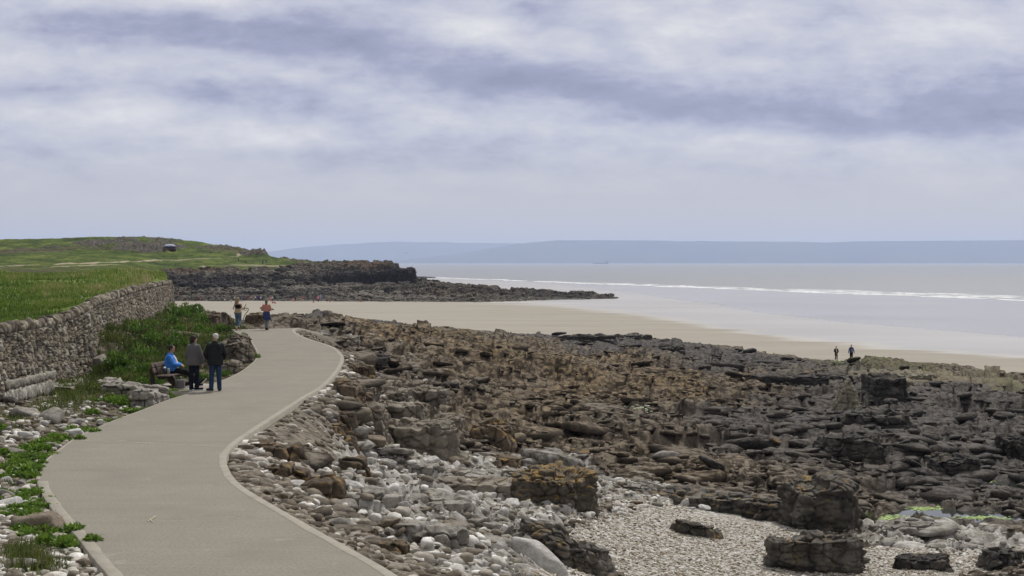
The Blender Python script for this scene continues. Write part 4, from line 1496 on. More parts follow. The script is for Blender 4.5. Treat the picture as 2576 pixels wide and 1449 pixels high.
bank_list = [(300, 880, 70, "bright leafy shrub at the top of the bank by the wall's nearer bend"), (350, 850, 66, "leafy shrub high on the bank, just below the far half of the wall"), (330, 905, 60, "shrub halfway down the bank under the bright top shrub"),
             (385, 838, 56, "leafy shrub near the top of the bank, halfway along the wall"), (405, 868, 70, "broad shrub in the middle of the bank, above the seated person's head"), (430, 822, 50, "shrub near the crest of the bank below the end of the wall"),
             (370, 905, 64, "yellow-green shrub left of the seated person"), (345, 945, 72, "dark leafy shrub low on the bank left of the bench"), (390, 935, 40, "shrub directly behind the bench's backrest"),
             (465, 845, 60, "shrub on the bank just above the grey-coated person"), (500, 820, 56, "bright shrub on the right shoulder of the bank"), (455, 800, 60, "leafy shrub on the crest of the bank against the sand"),
             (480, 792, 50, "small shrub on the bank's skyline left of the lone mound"), (310, 950, 60, "low shrub at the foot of the bank nearest the wall"), (365, 968, 50, "low shrub beside the left end of the bench"),
             (300, 925, 44, "small shrub beside the leaning block"), (520, 845, 46, "green shrub right of the two standing people's heads"), (440, 880, 50, "dark shrub between the seated and the grey-coated person"),
             (560, 838, 44, "low green shrub beside the upper left end of the path"), (590, 858, 40, "leafy tuft on the rocks near the upper path edge"), (640, 893, 26, "round green bush growing against the path's left edge by the layered rocks"),
             (510, 957, 40, "bright leafy plant just right of the standing people's shoes"), (560, 945, 34, "bright leafy plant between layered rocks and kerb, right of the dark-coated person"), (280, 862, 40, "small shrub where bank and wall meet")]
for i, (a, b2, w_, lb) in enumerate(bank_list):
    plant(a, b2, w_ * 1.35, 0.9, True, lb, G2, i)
r_ = np.random.default_rng(77)
for i in range(34):
    j_ = int(r_.integers(26, 112))
    e0, e1 = PL[j_], PL[min(j_ + 1, len(PL) - 1)]
    if not 20.5 < e0[1] < 44: continue
    s_ = r_.uniform(.16, .34)
    x, y = e0[0] - s_ * .8 - abs(r_.normal(0, .12)), e0[1] + r_.normal(0, .1)
    o = empty("leafy_plant", (x, y, float(shore(np.array([x]), np.array([y]))[0]) + .03), rz=i * 1.7, label="small bright plant in the green strip hugging the path's left kerb", cat="plant", group="small plants of the green strip by the left kerb")
    c_ = link("foliage", PL_ME[i % 5], o); c_.scale = (s_, s_, s_ * .9)
    st_ = link("stem", STEM_ME, o); st_.scale = (s_, s_, s_ * .8)
plant(532, 806, 64, 0.75, True, "lone rounded green shrub on its own earthy mound beside the sand", G2, 3)
plant(1046, 984, 10, 1.2, True, "single tiny green plant sprouting from a crack in the grey blocks", None, 2, name="rock_plant")

# long grass on the bank and tufts among the stones
n = 85000
bx = r_.uniform(150, 660, n); by = r_.uniform(755, 1000, n)
lo_ = np.interp(bx, [150, 235, 240, 290, 361, 433, 436, 500, 560, 600, 660], [965, 950, 858, 826, 812, 782, 757, 770, 798, 822, 850])
hi_ = np.interp(bx, [150, 235, 300, 380, 480, 520, 560, 600, 660], [1010, 1000, 985, 975, 950, 905, 860, 850, 860])
kp = (by > lo_) & (by < hi_)
bx, by = bx[kp], by[kp]
x_, y_, z_ = on_shore(bx, by)
ok = poly_dist(x_, y_) > 0.3
x_, y_, z_ = x_[ok], y_[ok], z_[ok]
pt = fbm2(x_ / 1.6, y_ / 3, 4, 12)
kp = r_.random(len(x_)) < 0.75 + pt
x_, y_, z_, pt = x_[kp], y_[kp], z_[kp], pt[kp]
blades("bank_grass", x_, y_, z_ - 0.03, 0.14 + 0.18 * r_.random(len(x_)) + np.maximum(pt, 0) * .34, 0.010 + y_ * 0.0003, m_grassd, np.clip(.4 + pt * .7 + r_.normal(0, .2, len(x_)), 0, 1), 6, 0.5,
       label="long dark grass covering the bank between the wall and the bench", kind='stuff')
spots = [(185, 1010, 60, 26, 900, .30), (120, 1030, 40, 16, 400, .2), (60, 1420, 55, 30, 900, .28), (95, 1440, 60, 14, 500, .25), (150, 990, 30, 14, 300, .25), (540, 920, 50, 25, 500, .16), (30, 1060, 50, 20, 300, .15), (270, 1000, 60, 18, 500, .18), (20, 1210, 30, 12, 200, .12)]
sxx, syy, shh = [], [], []
for (cx, cy, rx, ry, cnt, hh2) in spots:
    sxx.append(r_.normal(cx, rx * .5, cnt)); syy.append(r_.normal(cy, ry * .5, cnt)); shh.append(np.full(cnt, hh2))
sxx, syy, shh = map(np.concatenate, (sxx, syy, shh))
x_, y_, z_ = on_shore(sxx, syy)
ok = poly_dist(x_, y_) > 0.25
x_, y_, z_, shh = x_[ok], y_[ok], z_[ok], shh[ok]
blades("tussock_grass", x_, y_, z_ - .02, shh * r_.uniform(.5, 1.3, len(x_)), 0.005 + y_ * 0.00018, m_grassd, np.clip(r_.normal(.6, .25, len(x_)), 0, 1), 8, 0.5,
       label="thin tussocks of grass between the stones on the left", kind='stuff')

# ================================================================== HEADLAND
HP = {
    -400: [(150, 'z', 1.3), (250, 'z', 1.5), (400, 'p', 668), (450, 'p', 656), (500, 'p', 638), (540, 'p', 618), (565, 'p', 604), (600, 'p', 605), (800, 'z', 0)],
    100: [(150, 'z', 1.3), (250, 'z', 1.5), (400, 'p', 668), (450, 'p', 656), (500, 'p', 638), (540, 'p', 616), (565, 'p', 602), (600, 'p', 603), (800, 'z', 0)],
    200: [(150, 'z', 1.3), (250, 'z', 1.5), (400, 'p', 670), (450, 'p', 657), (500, 'p', 640), (535, 'p', 618), (560, 'p', 598), (575, 'p', 597), (800, 'z', 0)],
    300: [(150, 'z', 1.3), (250, 'z', 1.5), (400, 'p', 672), (450, 'p', 659), (500, 'p', 640), (515, 'p', 634), (522, 'p', 618), (540, 'p', 612), (550, 'p', 598), (575, 'p', 596), (800, 'z', 0)],
    390: [(150, 'z', 1.0), (300, 'z', 0.6), (420, 'p', 684), (450, 'p', 676), (470, 'p', 664), (500, 'p', 645), (515, 'p', 632), (522, 'p', 618), (545, 'p', 604), (560, 'p', 598), (575, 'p', 598), (800, 'z', 0)],
    412: [(380, 'z', -9), (398, 'z', -7.5), (402, 'p', 757), (405, 'p', 750), (412, 'p', 745), (414, 'p', 735), (425, 'p', 728), (428, 'p', 712), (436, 'p', 702), (442, 'p', 690), (452, 'p', 680), (458, 'p', 672), (480, 'p', 664), (510, 'p', 645), (522, 'p', 630), (530, 'p', 618), (560, 'p', 602), (575, 'p', 600), (800, 'z', 0)],
    500: [(380, 'z', -9), (398, 'z', -7.5), (402, 'p', 757), (405, 'p', 751), (412, 'p', 745), (414, 'p', 736), (425, 'p', 730), (428, 'p', 714), (436, 'p', 704), (442, 'p', 692), (452, 'p', 682), (458, 'p', 674), (480, 'p', 664), (510, 'p', 645), (540, 'p', 622), (560, 'p', 609), (575, 'p', 608), (800, 'z', 0)],
    600: [(390, 'z', -9.5), (398, 'z', -7.6), (403, 'p', 757), (407, 'p', 751), (416, 'p', 747), (418, 'p', 737), (428, 'p', 731), (430, 'p', 716), (438, 'p', 707), (440, 'p', 697), (446, 'p', 690), (450, 'p', 683), (458, 'p', 676), (470, 'p', 668), (490, 'p', 657), (520, 'p', 643), (545, 'p', 630), (560, 'p', 624), (580, 'p', 626), (800, 'z', -5)],
    664: [(390, 'z', -9.5), (398, 'z', -7.6), (403, 'p', 757), (407, 'p', 751), (416, 'p', 747), (418, 'p', 737), (428, 'p', 731), (430, 'p', 716), (438, 'p', 707), (440, 'p', 697), (446, 'p', 690), (450, 'p', 683), (458, 'p', 676), (470, 'p', 668), (490, 'p', 657), (510, 'p', 646), (514, 'p', 634), (560, 'p', 634), (570, 'z', 4), (800, 'z', -5)],
    680: [(390, 'z', -9.5), (398, 'z', -7.6), (403, 'p', 757), (407, 'p', 751), (416, 'p', 747), (418, 'p', 737), (430, 'p', 728), (432, 'p', 716), (438, 'p', 707), (440, 'p', 697), (446, 'p', 690), (450, 'p', 683), (456, 'p', 676), (470, 'p', 667), (490, 'p', 657), (515, 'p', 645), (540, 'p', 645), (560, 'z', 3), (800, 'z', -6)],
    760: [(390, 'z', -9.5), (398, 'z', -7.6), (403, 'p', 757), (407, 'p', 752), (416, 'p', 748), (418, 'p', 738), (430, 'p', 726), (434, 'p', 714), (438, 'p', 700), (442, 'p', 692), (448, 'p', 684), (456, 'p', 675), (470, 'p', 666), (490, 'p', 655), (505, 'p', 655), (540, 'z', 2), (800, 'z', -8)],
    830: [(390, 'z', -9.5), (398, 'z', -7.6), (403, 'p', 757), (407, 'p', 752), (418, 'p', 742), (430, 'p', 722), (435, 'p', 717), (437, 'p', 693), (443, 'p', 688), (446, 'p', 676), (455, 'p', 670), (470, 'p', 661), (490, 'p', 660), (520, 'z', 0), (800, 'z', -8)],
    920: [(390, 'z', -9.5), (398, 'z', -7.6), (403, 'p', 757), (410, 'p', 753), (424, 'p', 740), (426, 'p', 724), (436, 'p', 717), (437, 'p', 688), (444, 'p', 685), (445, 'p', 671), (456, 'p', 667), (465, 'p', 660), (475, 'p', 661), (500, 'z', 1), (540, 'z', -5), (800, 'z', -9)],
    985: [(390, 'z', -9.5), (398, 'z', -7.6), (403, 'p', 757), (410, 'p', 753), (424, 'p', 738), (426, 'p', 723), (436, 'p', 716), (437, 'p', 686), (444, 'p', 684), (445, 'p', 671), (456, 'p', 665), (465, 'p', 663), (475, 'p', 665), (500, 'z', -2), (540, 'z', -8), (800, 'z', -9)],
    1003: [(390, 'z', -9.5), (398, 'z', -7.6), (403, 'p', 757), (410, 'p', 753), (424, 'p', 738), (426, 'p', 723), (436, 'p', 716), (437, 'p', 684), (444, 'p', 682), (445, 'p', 673), (460, 'p', 673), (480, 'z', -2), (500, 'z', -8), (800, 'z', -9)],
    1006: [(390, 'z', -9.5), (398, 'z', -7.6), (403, 'p', 757), (410, 'p', 753), (424, 'p', 738), (426, 'p', 723), (436, 'p', 716), (437, 'p', 684), (444, 'p', 683), (460, 'p', 683), (480, 'z', -3), (500, 'z', -8), (800, 'z', -9)],
    1044: [(390, 'z', -9.5), (398, 'z', -7.6), (403, 'p', 757), (410, 'p', 753), (424, 'p', 736), (426, 'p', 722), (436, 'p', 715), (437, 'p', 682), (444, 'p', 681), (460, 'p', 682), (480, 'z', -3), (500, 'z', -8), (800, 'z', -9)],
    1049: [(390, 'z', -9.5), (398, 'z', -7.6), (403, 'p', 757), (410, 'p', 753), (424, 'p', 736), (426, 'p', 722), (436, 'p', 714), (440, 'p', 703), (460, 'p', 704), (480, 'z', -6), (520, 'z', -9)],
    1100: [(390, 'z', -9.5), (398, 'z', -7.6), (403, 'p', 757), (410, 'p', 752), (425, 'p', 738), (435, 'p', 722), (450, 'p', 713), (465, 'z', -6), (500, 'z', -9)],
    1200: [(390, 'z', -9.5), (398, 'z', -7.6), (405, 'p', 757), (425, 'p', 742), (445, 'p', 723), (455, 'p', 722), (475, 'z', -8), (500, 'z', -9)],
    1350: [(404, 'z', -9.5), (405, 'z', -8.6), (425, 'z', -7.6), (432, 'z', -6.8), (445, 'p', 735), (455, 'p', 733), (470, 'z', -8.8), (500, 'z', -9)],
    1480: [(430, 'z', -9), (443, 'z', -7.8), (450, 'p', 744), (458, 'p', 741), (475, 'z', -9)],
    1540: [(430, 'z', -9), (445, 'z', -8.2), (454, 'p', 747), (460, 'p', 744.5), (475, 'z', -9)],
    1570: [(440, 'z', -9), (500, 'z', -9)],
    1800: [(440, 'z', -9), (500, 'z', -9)],
}
hr = np.concatenate([np.linspace(160, 392, 36)[:-1], np.linspace(392, 478, 330)[:-1], np.linspace(478, 600, 130)[:-1], np.linspace(600, 800, 12)])
hp = np.concatenate([np.linspace(-240, 420, 360)[:-1], np.linspace(420, 1130, 800)[:-1], np.linspace(1130, 1600, 300)])
kx = sorted(HP)
prof = np.zeros((len(kx), len(hr)))
for i, k in enumerate(kx):
    dd = [a[0] for a in HP[k]]; zz2 = [a[2] if a[1] == 'z' else float(at_d(k, a[2], a[0])[2]) for a in HP[k]]
    prof[i] = np.interp(hr, dd, zz2)
ky = np.array(kx, float)
HPX, HR = np.meshgrid(hp, hr)
HX = (HPX - 1288) / F * HR; HY = HR.copy()
# uneven cliff line: sample the profile with a wobble in distance
wob = fbm2(HX / 9, HY / 30, 3, 3) * 5.0 * ss(HPX, 415, 450) + fbm2(HX / 2.5, HY / 8, 3, 5) * 1.2
qd = np.clip(HR + wob, hr[0], hr[-1])
cidx = np.clip(np.searchsorted(ky, HPX, side='right') - 1, 0, len(ky) - 2)
fr = np.clip((HPX - ky[cidx]) / (ky[cidx + 1] - ky[cidx]), 0, 1)
di = np.interp(qd.ravel(), hr, np.arange(len(hr))).reshape(qd.shape)
d0_ = np.clip(di.astype(int), 0, len(hr) - 2); df = di - d0_
def pr(ci): return prof[ci, d0_] * (1 - df) + prof[ci, d0_ + 1] * df
HZ = pr(cidx) * (1 - fr) + pr(cidx + 1) * fr
hppx, hppy = proj(HX, HY, HZ)
sdh = shore_dist(HX, HY)
above = ss(HZ - (SEAZ + 0.0056 * np.clip(sdh, 0, 235)), -0.25, 0.15)
hwx = fbm2(HX / 8, HY / 12, 4, 60) * 22; hwy = fbm2(HX / 8 + 30, HY / 12, 4, 62) * 7
QX, QY = hppx + hwx, hppy + hwy
HB = lambda *a, **k: blob(QX, QY, *a, **k)
grassline = np.interp(hppx, [-300, 390, 415, 600, 700, 760, 830, 860, 2000], [900, 700, 677, 676, 673, 664, 660, 640, 600])
rock = ss(QY - grassline, -3, 4)
rock = np.maximum(rock, HB(330, 608, 130, 9) * ss(noise2(HX / 6, HY / 6, 4), -.3, .1))
rock = np.maximum.reduce([rock, HB(370, 624, 95, 10), HB(240, 614, 60, 5) * .9, HB(640, 636, 40, 5), HB(560, 622, 90, 5) * .6, HB(150, 622, 60, 4) * .5, HB(750, 655, 60, 4) * .6])
rock = np.clip(rock, 0, 1)
# bedded and jointed rock
lowr = ss(-HZ, -4.5, -2.5) * rock
wz2 = fbm2(HX / 14, HY / 10, 3, 71) * 1.2
st_ = 1.15
q = (HZ + wz2) / st_
HZt = (np.floor(q) + ss(q - np.floor(q), 0.0, 0.25)) * st_ - wz2
HZ = lerp(HZ, HZt, lowr * 0.75)
a1, a2, aid = worley2(HX / 3.2 + 3, HY / 4.0, 5)
b1, b2, bid = worley2(HX / 1.1, HY / 1.3, 15)
up = rock * ss(HZ, -7.0, -5.5) * above
HZ = HZ + up * ((aid - .5) * 1.1 - (1 - ss(a2 - a1, 0, .12)) * 0.7 + (bid - .5) * .55 - (1 - ss(b2 - b1, 0, .15)) * .25)
HZ = HZ + rock * (1 - lowr) * (np.abs(fbm2(HX / 4, HY / 4, 3, 25)) * 2.0 * ss(HZ, 2, 6))
HZ = HZ + (1 - rock) * (fbm2(HX / 9, HY / 14, 4, 81) * 0.55 + fbm2(HX / 2.5, HY / 4, 3, 84) * 0.2)
lowreef = ss(-HZ, 4.5, 6.2) * rock
HZ = HZ + above * lowreef * (np.abs(fbm2(HX / 2, HY / 2.5, 4, 88)) * 1.3 - .35)
blackc = np.clip(np.maximum.reduce([HB(930, 702, 150, 17), HB(520, 712, 130, 14, 2) * .9, HB(650, 700, 180, 8) * .6, HB(1010, 690, 60, 22) * .9, HB(640, 722, 200, 7) * .4, HB(1300, 738, 260, 6, 3) * .5, HB(740, 742, 90, 5) * .6]), 0, 1)
warm = np.clip(np.maximum.reduce([HB(480, 683, 80, 6), HB(880, 668, 130, 5) * .8, HB(560, 684, 80, 4) * .7, HB(1200, 735, 180, 12) * .35]), 0, 1)
palec = np.clip(np.maximum.reduce([HB(950, 742, 60, 5), HB(700, 731, 180, 4, -2) * .9, HB(900, 720, 150, 3, -2) * .9, HB(600, 688, 220, 4, 1) * .8, HB(560, 716, 120, 2.5) * .6, HB(1000, 750, 160, 4) * .8, HB(600, 748, 200, 5) * .4]), 0, 1)
track = np.maximum.reduce([blob(QX, hppy + hwy * .35, 250, 661, 260, 1.3, -2.2, soft=.5), blob(QX, hppy + hwy * .3, 700, 668, 130, 2.5, 0, soft=.5) * .6, blob(QX, hppy + hwy * .3, 615, 637, 36, 1.3, -14, soft=.5), blob(QX, hppy + hwy * .3, 200, 669, 90, 1.0, -2, soft=.5) * .7,
                           blob(QX, hppy, 730, 650, 40, 1.5, 5) * .5, blob(hppx, hppy, 509, 672, 7, 3) * .8])
heath = np.clip(np.maximum.reduce([HB(90, 630, 90, 5), HB(230, 624, 90, 4) * .8, HB(20, 632, 50, 4), HB(600, 630, 100, 5) * .7, HB(90, 680, 130, 5) * .7]), 0, 1)

m_head, N, b = new_mat("headland")
P = coords(N)
a3 = N.sepc(N.attr("zone_a")); b3 = N.sepc(N.attr("zone_b"))
h0 = N.noise(P, 0.10, 5, 0.62); h1 = N.noise(P, 0.55, 6, 0.65); h2 = N.noise(N.vmul(P, (1, 1, 3)), 1.6, 5, 0.7)
g = N.ramp(h0, [(0.35, (0.045, 0.065, 0.018)), (0.5, (0.085, 0.12, 0.026)), (0.62, (0.15, 0.18, 0.042))])
g = N.mix(0.75, g, N.mix(1.0, g, N.ramp(h1, [(0.36, 0.40), (0.62, 1.35)]), 'MULTIPLY'))
g = N.mix(N.math('MULTIPLY', b3[1], 0.8), g, N.ramp(h1, [(0.4, (0.05, 0.035, 0.03)), (0.6, (0.13, 0.095, 0.075))]))
g = N.mix(b3[0], g, (0.42, 0.36, 0.25))
rk = N.ramp(h2, [(0.36, (0.035, 0.031, 0.027)), (0.5, (0.10, 0.088, 0.072)), (0.64, (0.26, 0.235, 0.20))])
rk = N.mix(N.math('MULTIPLY', a3[2], 0.8), rk, N.ramp(h2, [(0.36, (0.12, 0.10, 0.08)), (0.62, (0.40, 0.37, 0.32))]))
rk = N.mix(N.math('MULTIPLY', b3[2], 0.7), rk, N.ramp(h2, [(0.36, (0.07, 0.045, 0.03)), (0.62, (0.22, 0.15, 0.09))]))
rk = N.mix(N.math('MULTIPLY', a3[1], 0.9), rk, N.ramp(h2, [(0.4, (0.010, 0.010, 0.014)), (0.62, (0.045, 0.043, 0.050))]))
c = N.mix(N.smooth(N.math('ADD', a3[0], N.math('MULTIPLY', N.math('SUBTRACT', h1, .5), .7)), 0.4, 0.6), g, rk)
N.put(b.inputs['Base Color'], c)
b.inputs['Roughness'].default_value = 0.95; b.inputs['Specular IOR Level'].default_value = 0.05
N.put(b.inputs['Normal'], N.bump(N.math('ADD', h1, N.math('MULTIPLY', h2, .6)), 1.0, 0.9))
me = mesh_np("headland", np.stack([HX, HY, HZ], -1).reshape(-1, 3), grid_faces(*HX.shape), True,
             {"zone_a": np.stack([rock, blackc, palec], -1).reshape(-1, 3), "zone_b": np.stack([track, heath, warm], -1).reshape(-1, 3)}, [m_head])
link("headland_hill", me, label="grassy headland with dark bedded limestone cliffs running out into a low reef", kind='structure')
from mathutils.bvhtree import BVHTree


def bvh_of(me):
    n = len(me.vertices)
    co = np.empty(n * 3, np.float32); me.vertices.foreach_get('co', co)
    li = np.empty(len(me.loops), np.int32); me.loops.foreach_get('vertex_index', li)
    return BVHTree.FromPolygons(co.reshape(-1, 3).tolist(), li.reshape(-1, 4).tolist())


HEAD_BVH = bvh_of(me)


def on_head(px, py):
    """point of the headland under a photo position"""
    a, b_, c_ = ray(px, py)
    d = Vector((float(a), float(b_), float(c_))).normalized()
    hit = HEAD_BVH.ray_cast(Vector((0, 0, CAMZ)), d)
    return hit[0]


# broken rock on the cliffs and the low reef
r_ = np.random.default_rng(91)
_ok = np.where((rock.ravel() > .6) & (HZ.ravel() > SEAZ + 0.0056 * np.clip(sdh.ravel(), 0, 235) + 0.1) & (HR.ravel() < 475) & (HPX.ravel() > 405) & (HZ.ravel() < 5))[0]
_w = r_.choice(_ok, 5200, replace=False)
_sz = 0.35 + 1.1 * r_.random(5200) ** 3
_cl = (HPX.ravel()[_w] > 790) & (HPX.ravel()[_w] < 1050) & (HZ.ravel()[_w] > -3.2)
_sz = np.where(_cl, _sz * .45, _sz)
_pos = np.stack([HX.ravel()[_w], HY.ravel()[_w], HZ.ravel()[_w] - _sz * .15], 1)
scatter_stones("cliff_rocks", _pos, _sz, m_head, seeds=10, k=7, sub=1, sharp=14, planes=8, flat=.45, tilt=.35, facet=True,
               zones_={"zone_a": np.stack([np.ones(5200), blackc.ravel()[_w] * r_.uniform(.3, 1, 5200), np.clip(palec.ravel()[_w] + (r_.random(5200) < .45) * 1.0, 0, 1)], 1), "zone_b": np.stack([np.zeros(5200), np.zeros(5200), warm.ravel()[_w]], 1), "zone_c": np.zeros((5200, 3))},
               label="fallen blocks strewn over the headland's ledges and low reef", kind='stuff')

# small skerry off the point
V_, F_ = stone(88, 4, 14, 12, (11, 7, 1.0), 0.10)
m_dark = rock_material("dark sea rock", (0.012, 0.012, 0.015), (0.03, 0.029, 0.031), (0.075, 0.07, 0.068), None, scale=.6)
for k, (px_, d_, s_, lb) in enumerate([(1060, 1120, 1.0, "small dark skerry just off the point, touching the cliff's edge in view"), (1078, 1120, .55, "tiny low rock at the seaward end of the skerries")]):
    o = link("skerry", mesh_np("skerry", V_ * s_, F_, True, None, [m_dark]), loc=((px_ - 1288) / F * d_, d_, SEAZ + .4), label=lb, cat="rock", group="skerries off the point")

# ================================================================== FAR HILLS ACROSS THE WATER
m_far, N, b = new_mat("far hills")
P = coords(N)
N.put(b.inputs['Base Color'], N.ramp(N.noise(P, 0.0012, 5, 0.6), [(0.35, (0.03, 0.045, 0.03)), (0.65, (0.075, 0.085, 0.05))]))
b.inputs['Roughness'].default_value = 1.0; b.inputs['Specular IOR Level'].default_value = 0.0


def range_(pts, D, name, label, k):
    px_ = np.linspace(pts[0][0], pts[-1][0], 260)
    py_ = np.interp(px_, [p[0] for p in pts], [p[1] for p in pts]) + fbm2(px_ / 60, px_ * 0, 4, k) * 1.8
    V = []
    top = np.array([at_d(a, c2, D)[2] for a, c2 in zip(px_, py_)]) + 0.0
    prof_ = [(-0.10, 0.0), (-0.07, .35), (-0.035, .72), (0.0, 1.0), (.05, .8), (.12, 0.0)]
    for j, (o, hgt) in enumerate(prof_):
        d = D * (1 + o) + fbm2(px_ / 90, px_ * 0 + j, 3, k + 3) * D * .02 * (hgt < 1)
        z = SEAZ - 2 + (top - SEAZ + 2) * hgt
        V.append(np.c_[(px_ - 1288) / F * D * (1 + o * .3), d, z])
    link(name, mesh_np(name, np.concatenate(V), grid_faces(len(prof_), 260), True, None, [m_far]), label=label, kind='structure')


range_([(560, 660), (640, 640), (700, 630), (760, 622), (840, 616), (980, 608), (1130, 610), (1260, 612), (1400, 612), (1600, 616), (1800, 630)], 24500, "far_hills", "paler far hills rising across the water", 3)
range_([(960, 661), (1050, 650), (1150, 638), (1250, 622), (1330, 610), (1400, 605), (1500, 604), (1620, 605), (1780, 607), (1990, 608), (2080, 610), (2160, 607), (2300, 606), (2450, 605), (2576, 604), (2900, 606), (3200, 625), (3300, 660)], 19500, "far_hills",
       "long blue ridge of hills along the horizon", 9)

# ================================================================== HAZE
m_hz = bpy.data.materials.new("haze")
m_hz.use_nodes = True
m_hz.node_tree.nodes.clear()
HN = NT(m_hz.node_tree)
ho = HN.n('ShaderNodeOutputMaterial'); hv = HN.n('ShaderNodeVolumePrincipled')
hv.inputs['Color'].default_value = (0.62, 0.735, 1.0, 1)
hv.inputs['Density'].default_value = 7.0e-5
hv.inputs['Anisotropy'].default_value = 0.25
m_hz.node_tree.links.new(hv.outputs[0], ho.inputs['Volume'])
hb = MB().box((0, 14000, 210), (33000, 30000, 442))
link("haze", hb.mesh("haze", [m_hz], False), label="thin sea haze", kind='stuff')
# ================================================================== ROCK MASSES, BOULDERS, RUBBLE, SHINGLE
m_lslab = rock_material("lichen slab", (0.035, 0.03, 0.025), (0.105, 0.09, 0.07), (0.21, 0.185, 0.15), (0.34, 0.22, 0.075), 0.6, 1.3)
m_drk = rock_material("dark rock", (0.016, 0.015, 0.014), (0.058, 0.052, 0.047), (0.18, 0.165, 0.15), (0.20, 0.14, 0.07), 0.2, 1.0, hue=.1)
m_stack = rock_material("stack rock", (0.026, 0.023, 0.020), (0.092, 0.082, 0.070), (0.25, 0.228, 0.198), (0.30, 0.21, 0.09), 0.35, 1.0, hue=.1)
m_blk = rock_material("block rock", (0.085, 0.070, 0.054), (0.205, 0.175, 0.138), (0.37, 0.335, 0.28), (0.30, 0.20, 0.08), 0.12, 0.8)
m_brn = rock_material("brown rock", (0.04, 0.03, 0.022), (0.125, 0.095, 0.065), (0.26, 0.215, 0.165), (0.33, 0.20, 0.06), 0.45, 0.8)
m_tanr = rock_material("tan rock", (0.12, 0.108, 0.075), (0.28, 0.255, 0.19), (0.47, 0.44, 0.35), None, 0, 0.8)
m_gry = rock_material("grey boulder", (0.12, 0.106, 0.09), (0.31, 0.287, 0.25), (0.55, 0.52, 0.47), None, 0, 1.6)
m_wht = rock_material("white boulder", (0.30, 0.275, 0.25), (0.55, 0.53, 0.50), (0.80, 0.785, 0.76), None, 0, 1.6, bump=.4)
m_tanb = rock_material("tan boulder", (0.10, 0.075, 0.05), (0.23, 0.185, 0.135), (0.38, 0.33, 0.26), None, 0, 1.6)


def outcrop(px, py, wpx, hm, dm, mat, label, name="rock_outcrop", seed=1, sq=2.6, lay=0.28, cell=0.45, slope=(0, 0), rz=0.0, taper=0.12, amp=1.0, sink=0.9, bedk=None, cat="rock", group=None, z=None):
    """bedded, jointed block: px,py = front foot in the photo; wpx = width there; hm, dm = height and depth in metres"""
    if z is None:
        x, y, _ = on_shore(px, py)
        x, y = float(x), float(y)
    else:
        x, y, _ = [float(q) for q in at_z(px, py, z)]
    a = wpx / F * y / 2
    bq = dm / 2
    cy = y + bq * 0.8
    if z is None:
        lf_side = px < np.interp(py, [820, 850, 900, 1000, 1100, 1200, 1449], [640, 640, 700, 600, 420, 330, 620])
        for _ in range(40):
            q_ = poly_dist(np.array([x + (a if lf_side else -a) * .85, x, x + (a if lf_side else -a) * .6]), np.array([cy, cy - bq * .8, cy - bq * .5])).min()
            if q_ > 0.12: break
            x += -.12 if lf_side else .12
    zb = float(np.min(shore(np.array([x, x - a * .6, x + a * .6]), np.array([y, y, y])))) if z is None else z
    nt, nh = 220, 84
    th = np.linspace(0, 2 * np.pi, nt, endpoint=False)
    c, s = np.cos(th), np.sin(th)
    ex = 2.0 / sq
    ux = np.sign(c) * np.abs(c) ** ex; uy = np.sign(s) * np.abs(s) ** ex
    un = 1 + 0.26 * noise2(c * 1.3 + seed * 1.7, s * 1.3 + seed, 3) + 0.13 * noise2(c * 3.5 + seed, s * 3.5, 5)
    t = np.linspace(0, 1, nh)
    side = np.clip(t / 0.62, 0, 1); topk = np.clip((t - 0.62) / 0.38, 0, 1)
    zz3 = -sink + (hm + sink) * side
    rad = (1 - taper * side ** 2) * (1 - topk) + 0.0
    rad = np.where(topk > 0, (1 - taper) * (1 - topk) ** 0.9, rad)
    crown = 0.10 * hm * np.sin(topk * np.pi / 2)
    X = ux[None] * un[None] * rad[:, None] * a; Y = uy[None] * un[None] * rad[:, None] * bq
    Z = (zz3 + crown)[:, None] + 0 * X
    Z = Z + (X * slope[0] + Y * slope[1]) * ((Z + sink) / (hm + sink))
    Z = Z + (fbm2(X * .9 + seed, Y * .9, 3, 6) * .20 * hm - ss(noise2(X * 1.1 + seed, Y * 1.1 + 9, 7), .1, .2) * .10 * hm) * np.clip((Z + sink) / (hm + sink), 0, 1) ** 2
    # outward direction
    nx = c[None] * (1 - topk)[:, None]; ny = s[None] * (1 - topk)[:, None]; nz2 = np.sqrt(np.maximum(1 - nx ** 2 - ny ** 2, 0)) * (topk[:, None] > 0)
    Xo, Yo, Zo = X + seed * 7.3, Y + seed * 3.1, Z
    w1 = fbm3(Xo, Yo, Zo, 3, 2) * 0.25
    # bedding planes
    if bedk is None: bedk = {id(m_stack): .6, id(m_brn): .12, id(m_blk): .25, id(m_lslab): .35}.get(id(mat), .4)
    lq = (Zo + w1 * .5 - X * slope[0]) / lay
    lf_ = lq - np.floor(lq)
    bed = -(1 - ss(np.minimum(lf_, 1 - lf_), 0.0, 0.14)) * 0.10 * bedk + (_h(np.floor(lq), np.floor(lq) * 0 + seed) - .5) * 0.16 * bedk
    fa_, fb_, fc_ = worley3((Xo + w1) / cell, (Yo + w1) / cell, Zo / (cell * .75), seed)
    jt = -(1 - ss(fb_ - fa_, 0, 0.11)) * 0.12 + (fc_ - .5) * 0.20
    rg = fbm3(Xo * 3.2, Yo * 3.2, Zo * 3.2, 4, 9) * 0.10
    d = (bed * (1 - .75 * topk[:, None]) + jt + rg) * amp
    X = X + nx * d; Y = Y + ny * d; Z = Z + nz2 * (jt + rg * 1.3) * amp * .9
    V = np.stack([X, Y, Z], -1).reshape(-1, 3)
    me = mesh_np(name, V, grid_faces(nh, nt, True), True, None, [mat])
    return link(name, me, loc=(x, cy, zb), rot=(0, 0, rz), label=label, cat=cat, group=group)


